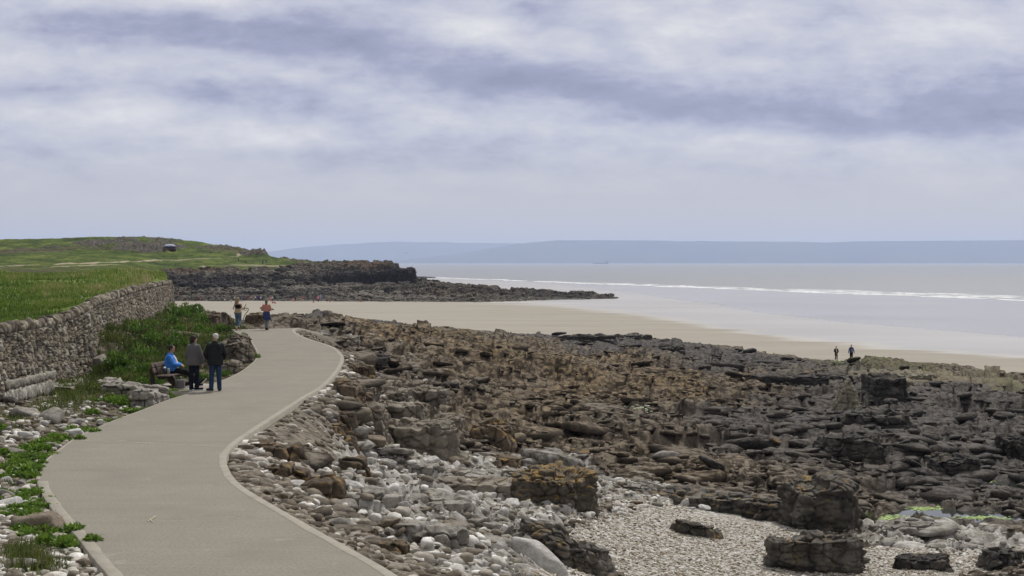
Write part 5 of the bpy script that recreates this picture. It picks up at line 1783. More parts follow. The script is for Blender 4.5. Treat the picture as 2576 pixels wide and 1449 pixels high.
outcrop(1392, 1298, 212, 1.05, 2.3, m_lslab, "big rounded slab capped with orange lichen standing on the white shingle", seed=2, sq=2.3, cell=.34, lay=.5, slope=(.02, .08), taper=.06)
outcrop(2072, 1334, 182, 1.50, 1.9, m_stack, "tall dark stack of square jointed courses beside the pools", seed=3, sq=3.4, cell=.40, lay=.42, taper=.06, slope=(0, .1))
outcrop(1935, 1308, 130, 0.55, 1.5, m_stack, "low dark shelf stepping down to the left of the tall stack", seed=13, sq=3.0, cell=.35, lay=.4)
outcrop(1425, 1428, 285, 0.85, 1.3, m_stack, "long tilted ridge of bedded rock dipping right into the shingle", seed=4, cell=.30, lay=.22, slope=(-.34, .1), taper=.3, rz=-.12)
outcrop(2055, 1440, 255, 0.80, 1.7, m_stack, "broad low block of wavy layers in front of the tall stack", seed=5, sq=2.4, cell=.4, lay=.2, taper=.1)
outcrop(1765, 1352, 168, 0.36, .8, m_stack, "small tilted grey ridge lying alone in the shingle", seed=6, cell=.35, lay=.3, slope=(-.22, 0), taper=.35, rz=-.15)
outcrop(1700, 1262, 260, 0.40, 2.6, m_stack, "flat lichen-spotted ledge ending at the back of the shingle", seed=7, sq=3.0, cell=.5, lay=.4, slope=(-.05, .05))
outcrop(1850, 1290, 150, 0.50, 1.8, m_stack, "dark ledge with pale broken foot left of the tall stack", seed=17, sq=3.0, cell=.4, lay=.4)
outcrop(2330, 1436, 190, 0.32, 1.5, m_drk, "low dark mound between two tongues of shingle at lower right", seed=8, sq=2.2, taper=.3)
outcrop(2540, 1449, 110, 0.45, 1.4, m_drk, "dark rock cut by the lower right corner of the picture", seed=18, taper=.3)
outcrop(2417, 1212, 150, 1.0, 2.6, m_drk, "dark humped outcrop above the small pool at right", seed=9, taper=.3, cell=.5)
outcrop(2565, 1180, 60, 1.0, 2.6, m_drk, "black rock cut by the right border of the picture", seed=29, taper=.2)
outcrop(2140, 1042, 82, 2.0, 2.0, m_tanr, "pale pyramid-shaped boulder standing up from the black ledges", seed=10, sq=2.0, taper=.75, lay=.6, cell=.9, slope=(-.1, 0), name="boulder")
outcrop(2232, 1026, 116, 1.2, 3.0, m_drk, "square black block just right of the pale pyramid boulder", seed=11, sq=4, cell=.9, lay=.7)
outcrop(2020, 985, 250, 0.75, 3.0, m_drk, "long black ledge behind the pale pyramid boulder", seed=12, sq=3.4, cell=.7, lay=.4, taper=.05)
outcrop(2215, 1112, 230, 0.9, 3.0, m_drk, "large black knobbly outcrop in the middle of the right-hand reef", seed=14, sq=2.6, cell=.6, lay=.45, taper=.3, amp=1.4)
outcrop(2150, 1180, 200, 0.8, 2.4, m_drk, "black shoulder of rock below the knobbly outcrop", seed=15, sq=2.6, cell=.6, lay=.45, taper=.25, amp=1.3)
outcrop(2290, 975, 140, 1.1, 2.6, m_tanr, "tan undercut ledge near the green weed", seed=16, sq=3, cell=.8, lay=.5, taper=.05)
outcrop(1690, 902, 70, 0.9, 3.0, m_drk, "isolated black block in the dark band near the sand", seed=19, sq=3, cell=.8, taper=.2)
outcrop(1620, 905, 60, 0.8, 2.5, m_drk, "black wedge left of the isolated block near the sand", seed=20, sq=2.4, cell=.7, taper=.4)
outcrop(1520, 872, 240, 0.8, 3.0, m_drk, "long black ledge just under the edge of the sand", seed=21, sq=3, cell=.8, lay=.5, taper=.1)
outcrop(1850, 935, 240, 0.7, 3.0, m_drk, "black undercut ledge below the perched gull", seed=22, sq=3, cell=.8, lay=.5, taper=.1)
# pale jointed blocks between the path and the lichen platform
GB = "jointed grey-brown limestone blocks below the path"
for i, (a_, b_, w_, h_, d_, mt, lb) in enumerate([
        (985, 1022, 105, .75, 2.2, m_blk, "flat grey block with the tiny green sprig, back row of the blocks"), (1075, 1025, 100, .85, 2.2, m_blk, "cracked square block at the right end of the back row"),
        (1138, 1018, 64, .95, 1.5, m_drk, "nearly black cube of rock at the far right of the block steps"), (1000, 1062, 125, .62, 1.8, m_blk, "wide flat slab in the second row of block steps"),
        (905, 1062, 80, .6, 1.5, m_blk, "small square block at the left of the second row"), (1120, 1068, 96, .6, 1.5, m_blk, "brownish block at the right of the second row"),
        (930, 1100, 80, .6, 1.4, m_blk, "neat square-cut block near the brown boulders"), (1035, 1142, 220, 1.15, 2.6, m_blk, "massive cracked block with rounded lumps in its face, largest of the steps"),
        (925, 1140, 70, .75, 1.6, m_blk, "left shoulder of the massive cracked block"), (1235, 1105, 140, 1.1, 3.2, m_brn, "rust-topped block right of the dark fissure"),
        (1250, 1170, 150, .45, 2.2, m_brn, "low brown ledge in front of the rust-topped block"), (1130, 1165, 90, .3, 1.8, m_blk, "low grey ledge under the massive cracked block"),
        (800, 1165, 135, .75, 1.8, m_brn, "big rounded brown boulder bulging below the path's inner bend"), (705, 1195, 120, .45, 1.5, m_brn, "brown boulder with rusty streaks close under the inner bend kerb"),
        (735, 1240, 80, .26, 1.0, m_brn, "small rounded brown boulder in front of the rusty-streaked one"), (870, 1075, 90, .8, 1.7, m_brn, "reddish brown boulder left of the square-cut block"),
        (800, 1290, 120, .40, 1.2, m_brn, "flat brown rock hugging the kerb above the white cobbles"), (880, 1212, 110, .40, 1.0, m_brn, "broken brown shelf behind the white round boulder"),
        (985, 1449, 110, .35, .9, m_brn, "square brown rock touching the kerb at the bottom of the picture"), (915, 1405, 100, .22, .9, m_brn, "tan slab beside the kerb, next above the bottom square rock"),
        (1090, 1335, 180, .34, 1.0, m_blk, "thin overhanging grey ledge in the middle of the white stones"), (1180, 1262, 240, .30, 1.6, m_blk, "low fractured pavement left of the lichen slab"),
        (950, 935, 70, .7, 1.6, m_drk, "dark boulder beside the white stones near the upper kerb"), (1005, 955, 50, .5, 1.2, m_brn, "rounded brown stone right of the dark boulder by the upper kerb"),
        (905, 905, 80, .5, 1.6, m_brn, "brown rock on the slope right of the path's outer bend"), (1090, 950, 130, .45, 2.2, m_brn, "flat brown ledge behind the block steps")]):
    outcrop(a_, b_, w_, h_, d_, mt, lb, seed=40 + i, sq=3.4 if mt is m_blk else 2.4, cell=.55 if mt is m_blk else .7, lay=.4, taper=.06 if mt is m_blk else .3, group=GB, name="rock_block" if mt is m_blk else "rock_outcrop")
GL = "layered rocks and boulders around the bench"
for i, (a_, b_, w_, h_, d_, mt, lb) in enumerate([
        (605, 905, 75, .70, 1.8, m_blk, "layered grey rock rising beside the path right of the standing people"), (590, 880, 60, .6, 1.6, m_blk, "upper layered rock behind the dark-coated person's shoulder"),
        (575, 935, 90, .35, 1.6, m_blk, "low layered shelf beside the kerb right of the dark-coated person"), (610, 862, 50, .4, 1.2, m_blk, "small dark-grey rock on top of the layered outcrop"),
        (520, 925, 60, .5, 1.4, m_blk, "grey rock between the two standing people"), (290, 1002, 130, .38, 1.3, m_gry, "long pale rock below the ledge, left of the bench"),
        (265, 985, 70, .4, 1.2, m_gry, "dark-sided rock with a pale top left of the long pale rock"), (352, 990, 44, .22, .8, m_gry, "grey rock at the left end of the bench slab"),
        (365, 1030, 70, .5, 1.0, m_gry, "angular grey rock by the kerb below the bench slab"), (415, 1028, 60, .4, .9, m_gry, "jagged grey rock right of the angular one below the bench"),
        (700, 823, 130, .55, 3.0, m_brn, "dark ridge of rock behind the upper end of the path"), (640, 822, 60, .6, 2.5, m_brn, "low brown rock left of the walkers' heels"), (800, 829, 120, .4, 3.0, m_brn, "low rocks behind the path's upper right corner"),
        (800, 862, 60, .5, 1.2, m_gry, "pale rock just outside the upper right kerb"), (860, 878, 90, .6, 2.0, m_blk, "grey rock hump beyond the upper right kerb")]):
    outcrop(a_, b_, w_, h_, d_, mt, lb, seed=90 + i, sq=2.5, cell=.5, lay=.22, taper=.2, group=GL, name="layered_rock" if mt is m_blk else "rock_outcrop")
# earthy mound under the lone shrub
m_earth = mottled("earth", (0.06, 0.05, 0.035), (0.17, 0.13, 0.10), 2.0, 0.95, 0.6, 10, .1, .05)
outcrop(530, 822, 72, .75, 3.0, m_earth, "earthy mound carrying the lone round shrub", seed=120, sq=2, lay=.8, cell=.8, taper=.3, name="earth_mound", cat="mound")

GP = "pale fractured slabs below the kerb"
for i, (a_, b_, w_, h_, d_, lb) in enumerate([(1085, 1292, 210, .32, 1.6, "wide pale fractured slab left of the lichen slab's foot"), (1215, 1405, 150, .40, 1.2, "pale block near the long white stone"), (1150, 1232, 170, .34, 1.4, "pale slab in the row behind the wide fractured one"),
        (1310, 1232, 120, .36, 1.2, "grey slab tucked behind the lichen slab"), (955, 1335, 140, .34, 1.1, "pale slab one step out from the kerb's lower straight"), (1040, 1200, 150, .32, 1.3, "pale flat slab at the foot of the massive cracked block"),
        (1205, 1345, 160, .36, 1.2, "pale slab between the wide fractured slab and the tilted ridge"), (1105, 1425, 140, .34, 1.0, "pale slab near the bottom border right of the kerb"), (1010, 1392, 100, .30, .9, "small pale slab between kerb and bottom border"),
        (880, 1258, 110, .32, 1.0, "pale slab beside the brightest white boulder")]):
    outcrop(a_, b_, w_, h_, d_, m_gry, lb, seed=150 + i, sq=2.6, cell=.5, lay=.5, taper=.15, group=GP, name="rock_slab", rz=(i % 5 - 2) * .12)
for i, (a_, b_, w_, h_, d_, lb) in enumerate([(665, 1112, 120, .42, 1.4, "brown knob of bedrock just outside the kerb's inner bend"), (745, 1078, 120, .5, 1.5, "brown hump between kerb and the big rounded brown boulder"), (625, 1165, 80, .25, 1.0, "low brown knob touching the kerb at its tightest bend"),
        (812, 1030, 110, .5, 1.5, "brown ridge along the kerb left of the reddish boulder"), (865, 985, 90, .6, 1.6, "tall brown rock outside the kerb's widest bend"), (700, 1232, 90, .3, 1.0, "tan rock lying along the kerb below the inner bend")]):
    outcrop(a_, b_, w_, h_, d_, m_brn, lb, seed=170 + i, sq=2.2, cell=.6, lay=.8, taper=.3, group="brown bedrock knobs beside the kerb", rz=(i % 5 - 2) * .2)
outcrop(1335, 1395, 120, .5, 1.2, m_gry, "grey broken ledge behind the long white stone", seed=131, cell=.35, lay=.3, taper=.3)
outcrop(1590, 1240, 170, .30, 1.2, m_gry, "thin pale ledge between lichen slab and flat ledge", seed=132, cell=.35, lay=.3, taper=.3)
outcrop(2300, 1352, 300, .22, 1.6, m_gry, "pale scoured bedrock between the pools and the shingle", seed=133, cell=.5, lay=.3, taper=.35, sq=2.2)
outcrop(2480, 1392, 220, .24, 1.4, m_gry, "pale scoured bedrock near the right border", seed=134, cell=.5, lay=.3, taper=.35, sq=2.2)
# ------------------------------------------------------------------ loose boulders, one object each
BV = {}
for kind, cnt, sh_, pln in (("ang", 8, 16, 13), ("rnd", 7, 6, 14)):
    for i in range(cnt):
        q = np.random.default_rng(700 + i)
        V_, F_ = stone(500 + i + (50 if kind == "rnd" else 0), 4, pln, sh_, (1, q.uniform(.6, .9), q.uniform(.45, .75)), 0.07 if kind == "ang" else 0.035, 0.03 if kind == "ang" else 0)
        for mt, mn in ((m_gry, "g"), (m_wht, "w"), (m_tanb, "t"), (m_drk, "d"), (m_brn, "b")):
            BV[(kind, i, mn)] = mesh_np("boulder", V_, F_, True, None, [mt])
ADJ = {"g": "grey", "w": "white", "t": "tan", "d": "near-black", "b": "brown lichened"}


def boulder(px, py, wpx, shape, tone, label, group, k, name="boulder"):
    x, y, z_ = [float(q) for q in on_shore(px, py)]
    if poly_dist(np.array([x]), np.array([y]))[0] < wpx / F * y * .35:
        return None
    s = wpx / F * y / 2
    i = k % (8 if shape == "ang" else 7)
    me = BV[(shape, i, tone)]
    q = np.random.default_rng(k)
    o = link(name, me, loc=(x, y, z_ + s * 0.18), rot=(q.normal(0, .25), q.normal(0, .25), q.uniform(-.6, .6) + (math.pi if q.random() < .5 else 0)), label=label, cat="boulder", group=group)
    o.scale = (s * q.uniform(.95, 1.15), s * q.uniform(.8, 1.2), s * q.uniform(.8, 1.15))
    return o


# the ones that stand out
key = [(846, 1244, 66, "rnd", "w", "brightest white round boulder among the stones below the path's inner bend"), (1118, 1332, 52, "rnd", "w", "white boulder lying just under the thin overhanging ledge"),
       (965, 1225, 62, "rnd", "g", "smooth pale oval boulder behind the white stones"), (930, 1175, 72, "ang", "t", "upright angular tan slab in front of the block steps"),
       (1675, 1158, 80, "ang", "g", "angular grey block on the edge between pale stones and dark reef"), (1465, 1148, 84, "ang", "b", "dark wedge boulder with a rusty top"),
       (1790, 1196, 66, "ang", "d", "near-black cube boulder standing on the lichen ledge"), (1245, 1160, 60, "ang", "g", "blunt grey boulder below the rust-topped block"),
       (1330, 1165, 60, "rnd", "g", "rounded grey boulder right of the blunt one"), (1670, 1150, 60, "ang", "b", "pointed brown boulder behind the angular grey block"),
       (45, 1440, 120, "rnd", "g", "huge grey boulder cut by the lower left corner"), (95, 1345, 150, "ang", "t", "big tan slab leaning beside the three kerb plants"),
       (88, 1222, 66, "rnd", "g", "speckled pale round boulder against the kerb's leftmost point"), (40, 1235, 60, "ang", "g", "pointed boulder left of the speckled round one"),
       (20, 1275, 70, "rnd", "w", "white boulder at the left border halfway down the kerb"), (80, 1290, 60, "rnd", "t", "smooth sausage-shaped tan stone in the left rubble"),
       (190, 1395, 130, "rnd", "w", "long white log-like stone behind the lowest kerb plants"), (240, 1432, 110, "ang", "t", "flat brown slab along the kerb near the bottom border"),
       (170, 1165 - 40, 70, "ang", "g", "wedge boulder above the upper bend plants"), (60, 1050, 76, "ang", "g", "tall grey boulder under the pale plinth"),
       (130, 1060, 80, "ang", "g", "broad grey slab under the right end of the plinth"), (200, 1085, 100, "ang", "g", "long grey slab slanting towards the notch in the kerb"),
       (250, 1100 - 20, 60, "ang", "g", "grey boulder by the notch in the kerb"), (20, 1010 + 10, 50, "ang", "d", "dark boulder at the left border under the plinth")]
for k, (a, b2, w_, sh_, tn, lb) in enumerate(key):
    boulder(a, b2, w_, sh_, tn, lb, "standout boulders", 1000 + k)
# the long pale stone pointing up from the bottom border
V_, F_ = stone(640, 5, 9, 9, (0.92, .30, .30), 0.03)
xx, yy_, zz_ = [float(q) for q in on_shore(1350, 1449)]
link("boulder", mesh_np("boulder", V_, F_, True, None, [m_wht]), loc=(xx, yy_, zz_ + .22), rot=(0, -0.35, -0.75 + math.pi), label="long white stone like a fallen log poking up from the bottom border", cat="boulder", group="standout boulders")

fields = [
    ("left", 88, [(0, 1030), (150, 1010), (260, 1020), (330, 1015), (370, 1025), (300, 1050), (240, 1075), (160, 1110), (95, 1175), (90, 1215), (130, 1290), (230, 1420), (250, 1449), (0, 1449)], (22, 62), {"g": .5, "w": .22, "t": .28},
     "angular {} boulder in the rubble between wall and path", "rounded {} stone in the rubble between wall and path", "rubble between the wall and the path"),
    ("white", 92, [(700, 1265), (820, 1215), (900, 1180), (1060, 1165), (1300, 1200), (1290, 1300), (1290, 1449), (1040, 1449), (880, 1370)], (30, 100), {"g": .45, "w": .42, "t": .13},
     "angular {} boulder in the pale heap right of the kerb", "rounded {} boulder in the pale heap right of the kerb", "pale boulder heap between kerb and shingle"),
    ("mid", 34, [(1080, 1130), (1400, 1140), (1650, 1180), (1900, 1290), (1600, 1270), (1500, 1230), (1300, 1200)], (20, 46), {"g": .5, "w": .15, "b": .35},
     "angular {} boulder where pale stones meet the reef", "rounded {} boulder where pale stones meet the reef", "boulders where pale stones meet the reef"),
    ("slope", 30, [(850, 890), (920, 880), (1000, 960), (900, 1020), (830, 1100), (700, 1150), (760, 1060), (850, 980)], (18, 46), {"g": .3, "w": .25, "b": .45},
     "angular {} boulder on the slope outside the upper kerb", "rounded {} boulder on the slope outside the upper kerb", "boulders on the slope outside the upper kerb"),
    ("reef", 34, [(1350, 1080), (1500, 1000), (1900, 1000), (2400, 1050), (2560, 1200), (2300, 1240), (2100, 1160), (1800, 1170), (1500, 1130)], (14, 34), {"d": .7, "b": .3},
     "small angular {} rock loose on the dark reef", "small rounded {} rock loose on the dark reef", "loose rocks on the dark reef"),
]
kk = 0
for (nm, cnt, pg, (s0, s1), tones, la, lr, grp) in fields:
    pg = np.array(pg, float); q = np.random.default_rng(hash(nm) % 1000 if False else len(nm) * 17 + cnt)
    tries = 0; placed = []
    while len(placed) < cnt and tries < 6000:
        tries += 1
        a = q.uniform(pg[:, 0].min(), pg[:, 0].max()); b2 = q.uniform(pg[:, 1].min(), pg[:, 1].max())
        if not in_poly(np.array([a]), np.array([b2]), pg)[0]: continue
        w_ = s0 + (s1 - s0) * q.random() ** 1.8
        if nm in ("left", "white"): w_ *= 0.75 + 0.5 * (b2 - 1000) / 449
        if any(abs(a - c_) < (w_ + ww) * .42 and abs(b2 - d_) < (w_ + ww) * .24 for c_, d_, ww in placed): continue
        tn = q.choice(list(tones), p=list(tones.values()))
        sh_ = "ang" if q.random() < (.75 if nm == "left" and b2 < 1250 else .66) else "rnd"
        kk += 1
        o = boulder(a, b2, w_, sh_, tn, (la if sh_ == "ang" else lr).format(ADJ[tn]), grp, 2000 + kk)
        if o is not None: placed.append((a, b2, w_))

# ------------------------------------------------------------------ rubble and shingle (nobody could count it)
m_rub = tint_stone_mat("rubble stone", [(0, (0.10, 0.082, 0.062)), (0.35, (0.26, 0.225, 0.18)), (0.7, (0.48, 0.45, 0.40)), (1, (0.82, 0.80, 0.76))], 5)
m_rub2 = tint_stone_mat("brown rubble", [(0, (0.07, 0.055, 0.04)), (0.5, (0.17, 0.138, 0.102)), (0.9, (0.28, 0.245, 0.195)), (1, (0.5, 0.47, 0.42))], 5)
m_peb = tint_stone_mat("pebble stone", [(0, (0.12, 0.105, 0.09)), (0.2, (0.30, 0.235, 0.155)), (0.45, (0.42, 0.375, 0.30)), (0.75, (0.56, 0.53, 0.48)), (1, (0.80, 0.78, 0.74))], 12, .3)


def scatter_in(pg, n, seed, mask=None):
    q = np.random.default_rng(seed)
    pg = np.array(pg, float)
    a = q.uniform(pg[:, 0].min(), pg[:, 0].max(), n); b2 = q.uniform(pg[:, 1].min(), pg[:, 1].max(), n)
    k_ = in_poly(a, b2, pg)
    x, y, z_ = on_shore(a[k_], b2[k_])
    ok = poly_dist(x, y) > 0.06
    return np.stack([x[ok], y[ok], z_[ok]], 1), q


P1, q = scatter_in([(-60, 1020), (150, 1000), (330, 1005), (400, 1012), (300, 1055), (240, 1080), (160, 1115), (95, 1175), (90, 1215), (130, 1290), (230, 1420), (290, 1500), (-60, 1500)], 5200, 5)
scatter_stones("rubble", P1 + [0, 0, .02], 0.035 + 0.11 * q.random(len(P1)) ** 2.5, m_rub, facet=True, k=1, sharp=16, label="grey rubble and cobbles filling the strip left of the path", kind='stuff')
P1, q = scatter_in([(600, 1215), (700, 1190), (900, 1150), (1060, 1140), (1420, 1160), (1560, 1220), (1700, 1250), (1560, 1300), (1320, 1400), (1300, 1500), (1120, 1500), (900, 1400), (760, 1320)], 6500, 6)
scatter_stones("cobbles", P1 + [0, 0, .02], 0.04 + 0.15 * q.random(len(P1)) ** 2.5, m_rub, k=2, sharp=13, label="pale cobbles and broken stone lying below the kerb", kind='stuff')
P1, q = scatter_in([(590, 1190), (585, 1140), (650, 1090), (760, 1020), (860, 940), (880, 880), (760, 850), (1000, 860), (1100, 960), (950, 1060), (850, 1180), (720, 1230)], 5200, 7)
scatter_stones("rubble", P1 + [0, 0, .0], 0.04 + 0.20 * q.random(len(P1)) ** 2.5, m_rub, facet=True, k=3, sharp=16, label="broken stone on the slope outside the kerb", kind='stuff')
P1, q = scatter_in([(1480, 1235), (1680, 1225), (1760, 1300), (1950, 1330), (2200, 1330), (2350, 1370), (2576, 1400), (2700, 1440), (2700, 1500), (1380, 1500), (1440, 1400), (1380, 1330), (1500, 1290)], 19000, 8)
scatter_stones("shingle", P1 + [0, 0, .005], 0.022 + 0.05 * q.random(len(P1)) ** 2.2, m_peb, k=4, sharp=5, sub=1, planes=8, label="white and brown shingle between the rock outcrops", kind='stuff')

# broken lumps of bedrock crowding the whole reef


def reef_lumps(pg, n, seed, s0, s1, flat, label, pw=2.2, strip=False, tilt=.55, **kw):
    P1, q = scatter_in(pg, n, seed)
    Zq = zones(P1[:, 0], P1[:, 1], base_z(P1[:, 0], P1[:, 1]))
    e_ = P1[:, 1] - Zq['edge'] < -3.0
    blocks_ = in_poly(Zq['px'], Zq['py'], np.array([(885, 975), (1165, 965), (1190, 1150), (890, 1150)], float))
    e_ &= ~blocks_ | (q.random(len(P1)) < .12)
    e_ &= np.maximum.reduce([blob(Zq['px'], Zq['py'], a_, b_ + 6, c_ * 1.2, d_ * 1.7, f_) for a_, b_, c_, d_, f_ in POOLS]) < .15
    ok = e_ & (Zq['pebble'] < .45) & (Zq['left'] < .5) & (Zq['pd'] > .5)
    ok &= q.random(len(P1)) > Zq['pale'] * .6
    if strip: ok = (Zq['pd'] > .22) & (Zq['left'] < .5)
    P1 = P1[ok]; Zq = {k_: a_[ok] for k_, a_ in Zq.items()}
    if strip: Zq['lichen'] = np.full(len(P1), .35); Zq['dark'] = np.zeros(len(P1)); Zq['pale'] = (q.random(len(P1)) < .18) * .7; Zq['soil'] = np.full(len(P1), .9)
    sz = s0 + (s1 - s0) * q.random(len(P1)) ** pw
    sz = sz * (0.6 + 0.4 * ss(P1[:, 1], 35, 80))
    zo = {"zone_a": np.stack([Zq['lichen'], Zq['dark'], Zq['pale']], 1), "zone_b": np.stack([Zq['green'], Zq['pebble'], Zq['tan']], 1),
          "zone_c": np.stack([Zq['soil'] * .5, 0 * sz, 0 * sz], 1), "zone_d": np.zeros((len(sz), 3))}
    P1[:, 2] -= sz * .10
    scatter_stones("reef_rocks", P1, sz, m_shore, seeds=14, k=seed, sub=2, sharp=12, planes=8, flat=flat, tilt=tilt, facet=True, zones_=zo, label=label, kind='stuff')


REEF = [(740, 830), (900, 830), (1200, 838), (1600, 858), (2100, 905), (2620, 950), (2680, 1000), (2680, 1500), (2300, 1480), (2200, 1340), (1950, 1320), (1560, 1240), (1400, 1180), (1100, 1130), (900, 1190), (640, 1190), (700, 1090), (860, 950), (840, 880)]
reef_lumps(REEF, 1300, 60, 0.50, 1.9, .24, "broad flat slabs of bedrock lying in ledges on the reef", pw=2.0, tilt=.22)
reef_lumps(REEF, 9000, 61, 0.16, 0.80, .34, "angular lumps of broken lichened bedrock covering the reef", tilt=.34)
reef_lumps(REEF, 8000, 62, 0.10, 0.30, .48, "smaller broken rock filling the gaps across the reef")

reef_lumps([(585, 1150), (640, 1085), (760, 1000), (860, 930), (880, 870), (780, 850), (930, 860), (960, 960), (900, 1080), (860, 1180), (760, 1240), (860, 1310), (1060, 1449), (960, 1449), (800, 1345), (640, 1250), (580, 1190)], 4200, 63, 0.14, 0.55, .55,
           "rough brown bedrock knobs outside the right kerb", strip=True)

q = np.random.default_rng(71)
ii = q.integers(2, len(PR) - 3, 4200)
tt_ = q.random(4200)[:, None]
pp_ = PR[ii] * (1 - tt_) + PR[ii + 1] * tt_
tg = PR[ii + 1] - PR[ii]; tg /= np.linalg.norm(tg[:, :2], axis=1)[:, None]
of_ = .08 + 1.5 * q.random(4200) ** 1.6
xx_ = pp_[:, 0] + tg[:, 1] * of_; yy_2 = pp_[:, 1] - tg[:, 0] * of_
ok = (poly_dist(xx_, yy_2) > .10)
xx_, yy_2 = xx_[ok], yy_2[ok]
P1 = np.stack([xx_, yy_2, shore(xx_, yy_2) - .01], 1)
scatter_stones("rubble", P1, 0.025 + 0.13 * q.random(len(P1)) ** 2.6, m_rub2, facet=True, k=9, sharp=14, label="brown chips and rubble packed against the right kerb", kind='stuff')

# bright weed and bleached patches on the reef
m_weed = mottled("sea lettuce", (0.12, 0.20, 0.03), (0.30, 0.42, 0.08), 3, .6, .6, 12, .4, .03)
m_bleach = mottled("bleached weed", (0.34, 0.40, 0.22), (0.62, 0.64, 0.52), 4, .8, .6, 12, .2, .03)


def mat_patch(px, py, rx, ry, mat, label, seed, name="weed_patch", cat="seaweed", group=None, z=None):
    q = np.random.default_rng(seed)
    a = q.normal(px, rx * .45, 260); b2 = q.normal(py, ry * .45, 260)
    if z is None:
        x, y, z_ = on_shore(a, b2)
    else:
        x, y, z_ = at_z(a, b2, z)
    if z is None: z_ = np.full(len(x), np.percentile(z_, 75)) + q.normal(0, .04, len(x)) + (y - y.mean()) * 0.02
    pos = np.stack([x, y, z_ + 0.12], 1) if z is None else np.stack([x, y, z_], 1)
    o = scatter_stones(name, pos, 0.04 + .10 * q.random(len(pos)) ** 2 * y / 60, mat, k=seed, sub=2, sharp=5, flat=.14, tilt=.2, label=label, kind='stuff')
    return o


mat_patch(1592, 1045, 52, 9, m_bleach, "bleached pale green weed patch in the middle of the lichen reef", 31)
GW = "green weed round the tide pools"
mat_patch(2250, 1305, 60, 8, m_weed, "bright green weed on the lower edge of the largest pool", 34, group=GW, z=POOLZ)
mat_patch(2330, 1278, 50, 7, m_weed, "bright green weed on the upper rim between the two pools", 35, group=GW, z=POOLZ)
mat_patch(2200, 1228, 60, 6, m_weed, "green weed strip right of the tall stack", 36, group=GW, z=POOLZ)
mat_patch(2470, 1303, 70, 5, m_weed, "green weed streak at the right end of the pools", 37, group=GW, z=POOLZ)
mat_patch(2470, 1210, 30, 5, m_weed, "green weed by the small pool at right", 38, group=GW, z=POOLZ)
mat_patch(2150, 922, 70, 5, m_weed, "green weed carpet just below the two walkers on the sand", 39, group="green weed along the reef's seaward edge")
mat_patch(1250, 1024, 22, 12, m_bleach, "tangle of pale dry weed behind the rust-topped block", 41)
# ================================================================== PEOPLE
def cloth(name, c0, c1=None, scale=30, rough=0.9, bump=0.15):
    c1 = c1 or tuple(min(1, q * 1.5) for q in c0)
    return mottled(name, c0, c1, scale, rough, bump, scale * 2, 0.15, 0.01)


SKIN = mottled("skin", (0.46, 0.27, 0.19), (0.56, 0.35, 0.26), 12, 0.55, 0, 30, 0.35)
SKIN2 = mottled("skin ruddy", (0.44, 0.23, 0.16), (0.52, 0.30, 0.22), 12, 0.55, 0, 30, 0.35)
HAIR_BLK = cloth("dark hair", (0.018, 0.015, 0.013), (0.05, 0.042, 0.036), 40, 0.6, .6)
HAIR_WHT = cloth("white hair", (0.55, 0.54, 0.50), (0.78, 0.77, 0.73), 40, 0.7, .6)
HAIR_BLD = cloth("blond hair", (0.20, 0.145, 0.075), (0.42, 0.33, 0.19), 40, 0.6, .6)
HAIR_BRN = cloth("brown hair", (0.10, 0.075, 0.05), (0.26, 0.21, 0.14), 40, 0.6, .6)
C_TWEED = cloth("grey tweed", (0.07, 0.068, 0.072), (0.21, 0.20, 0.20), 120, 0.95, .3)
C_WAX = cloth("dark waxed cloth", (0.010, 0.012, 0.014), (0.028, 0.030, 0.032), 8, 0.7, .2)
C_NAVY = cloth("navy trousers", (0.008, 0.010, 0.020), (0.018, 0.022, 0.042), 10)
C_JEAN = cloth("blue jeans", (0.018, 0.035, 0.085), (0.040, 0.068, 0.14), 14)
C_JEAN2 = cloth("faded jeans", (0.06, 0.11, 0.19), (0.12, 0.19, 0.29), 14)
C_BLUE = cloth("bright blue fleece", (0.035, 0.16, 0.55), (0.07, 0.26, 0.70), 10)
C_SHIRT = cloth("patterned shirt", (0.45, 0.38, 0.45), (0.80, 0.76, 0.80), 60)
C_BLACK = cloth("black cloth", (0.006, 0.006, 0.007), (0.016, 0.016, 0.018), 10)
C_PINK = cloth("coral top", (0.46, 0.20, 0.16), (0.56, 0.28, 0.23), 10)
C_TIED = cloth("tied blue jumper", (0.030, 0.045, 0.12), (0.055, 0.075, 0.18), 10)
C_BEIGE = cloth("tied beige shirt", (0.36, 0.27, 0.16), (0.52, 0.42, 0.28), 10)
C_GREY = cloth("grey trousers", (0.19, 0.19, 0.20), (0.30, 0.30, 0.31), 14)
C_TAN = cloth("tan boot", (0.25, 0.15, 0.06), (0.40, 0.26, 0.12), 14)
C_BROWN = cloth("dark brown shoe", (0.025, 0.018, 0.014), (0.05, 0.038, 0.03), 14)
C_WHITE = cloth("white sole", (0.62, 0.62, 0.62), (0.80, 0.80, 0.80), 14)
C_EYE = cloth("eye", (0.012, 0.01, 0.01), (0.02, 0.02, 0.02), 10, .3)
C_LIP = cloth("lips", (0.32, 0.11, 0.09), (0.38, 0.14, 0.12), 10, .5)


def vadd(a, b): return tuple(p + q for p, q in zip(a, b))


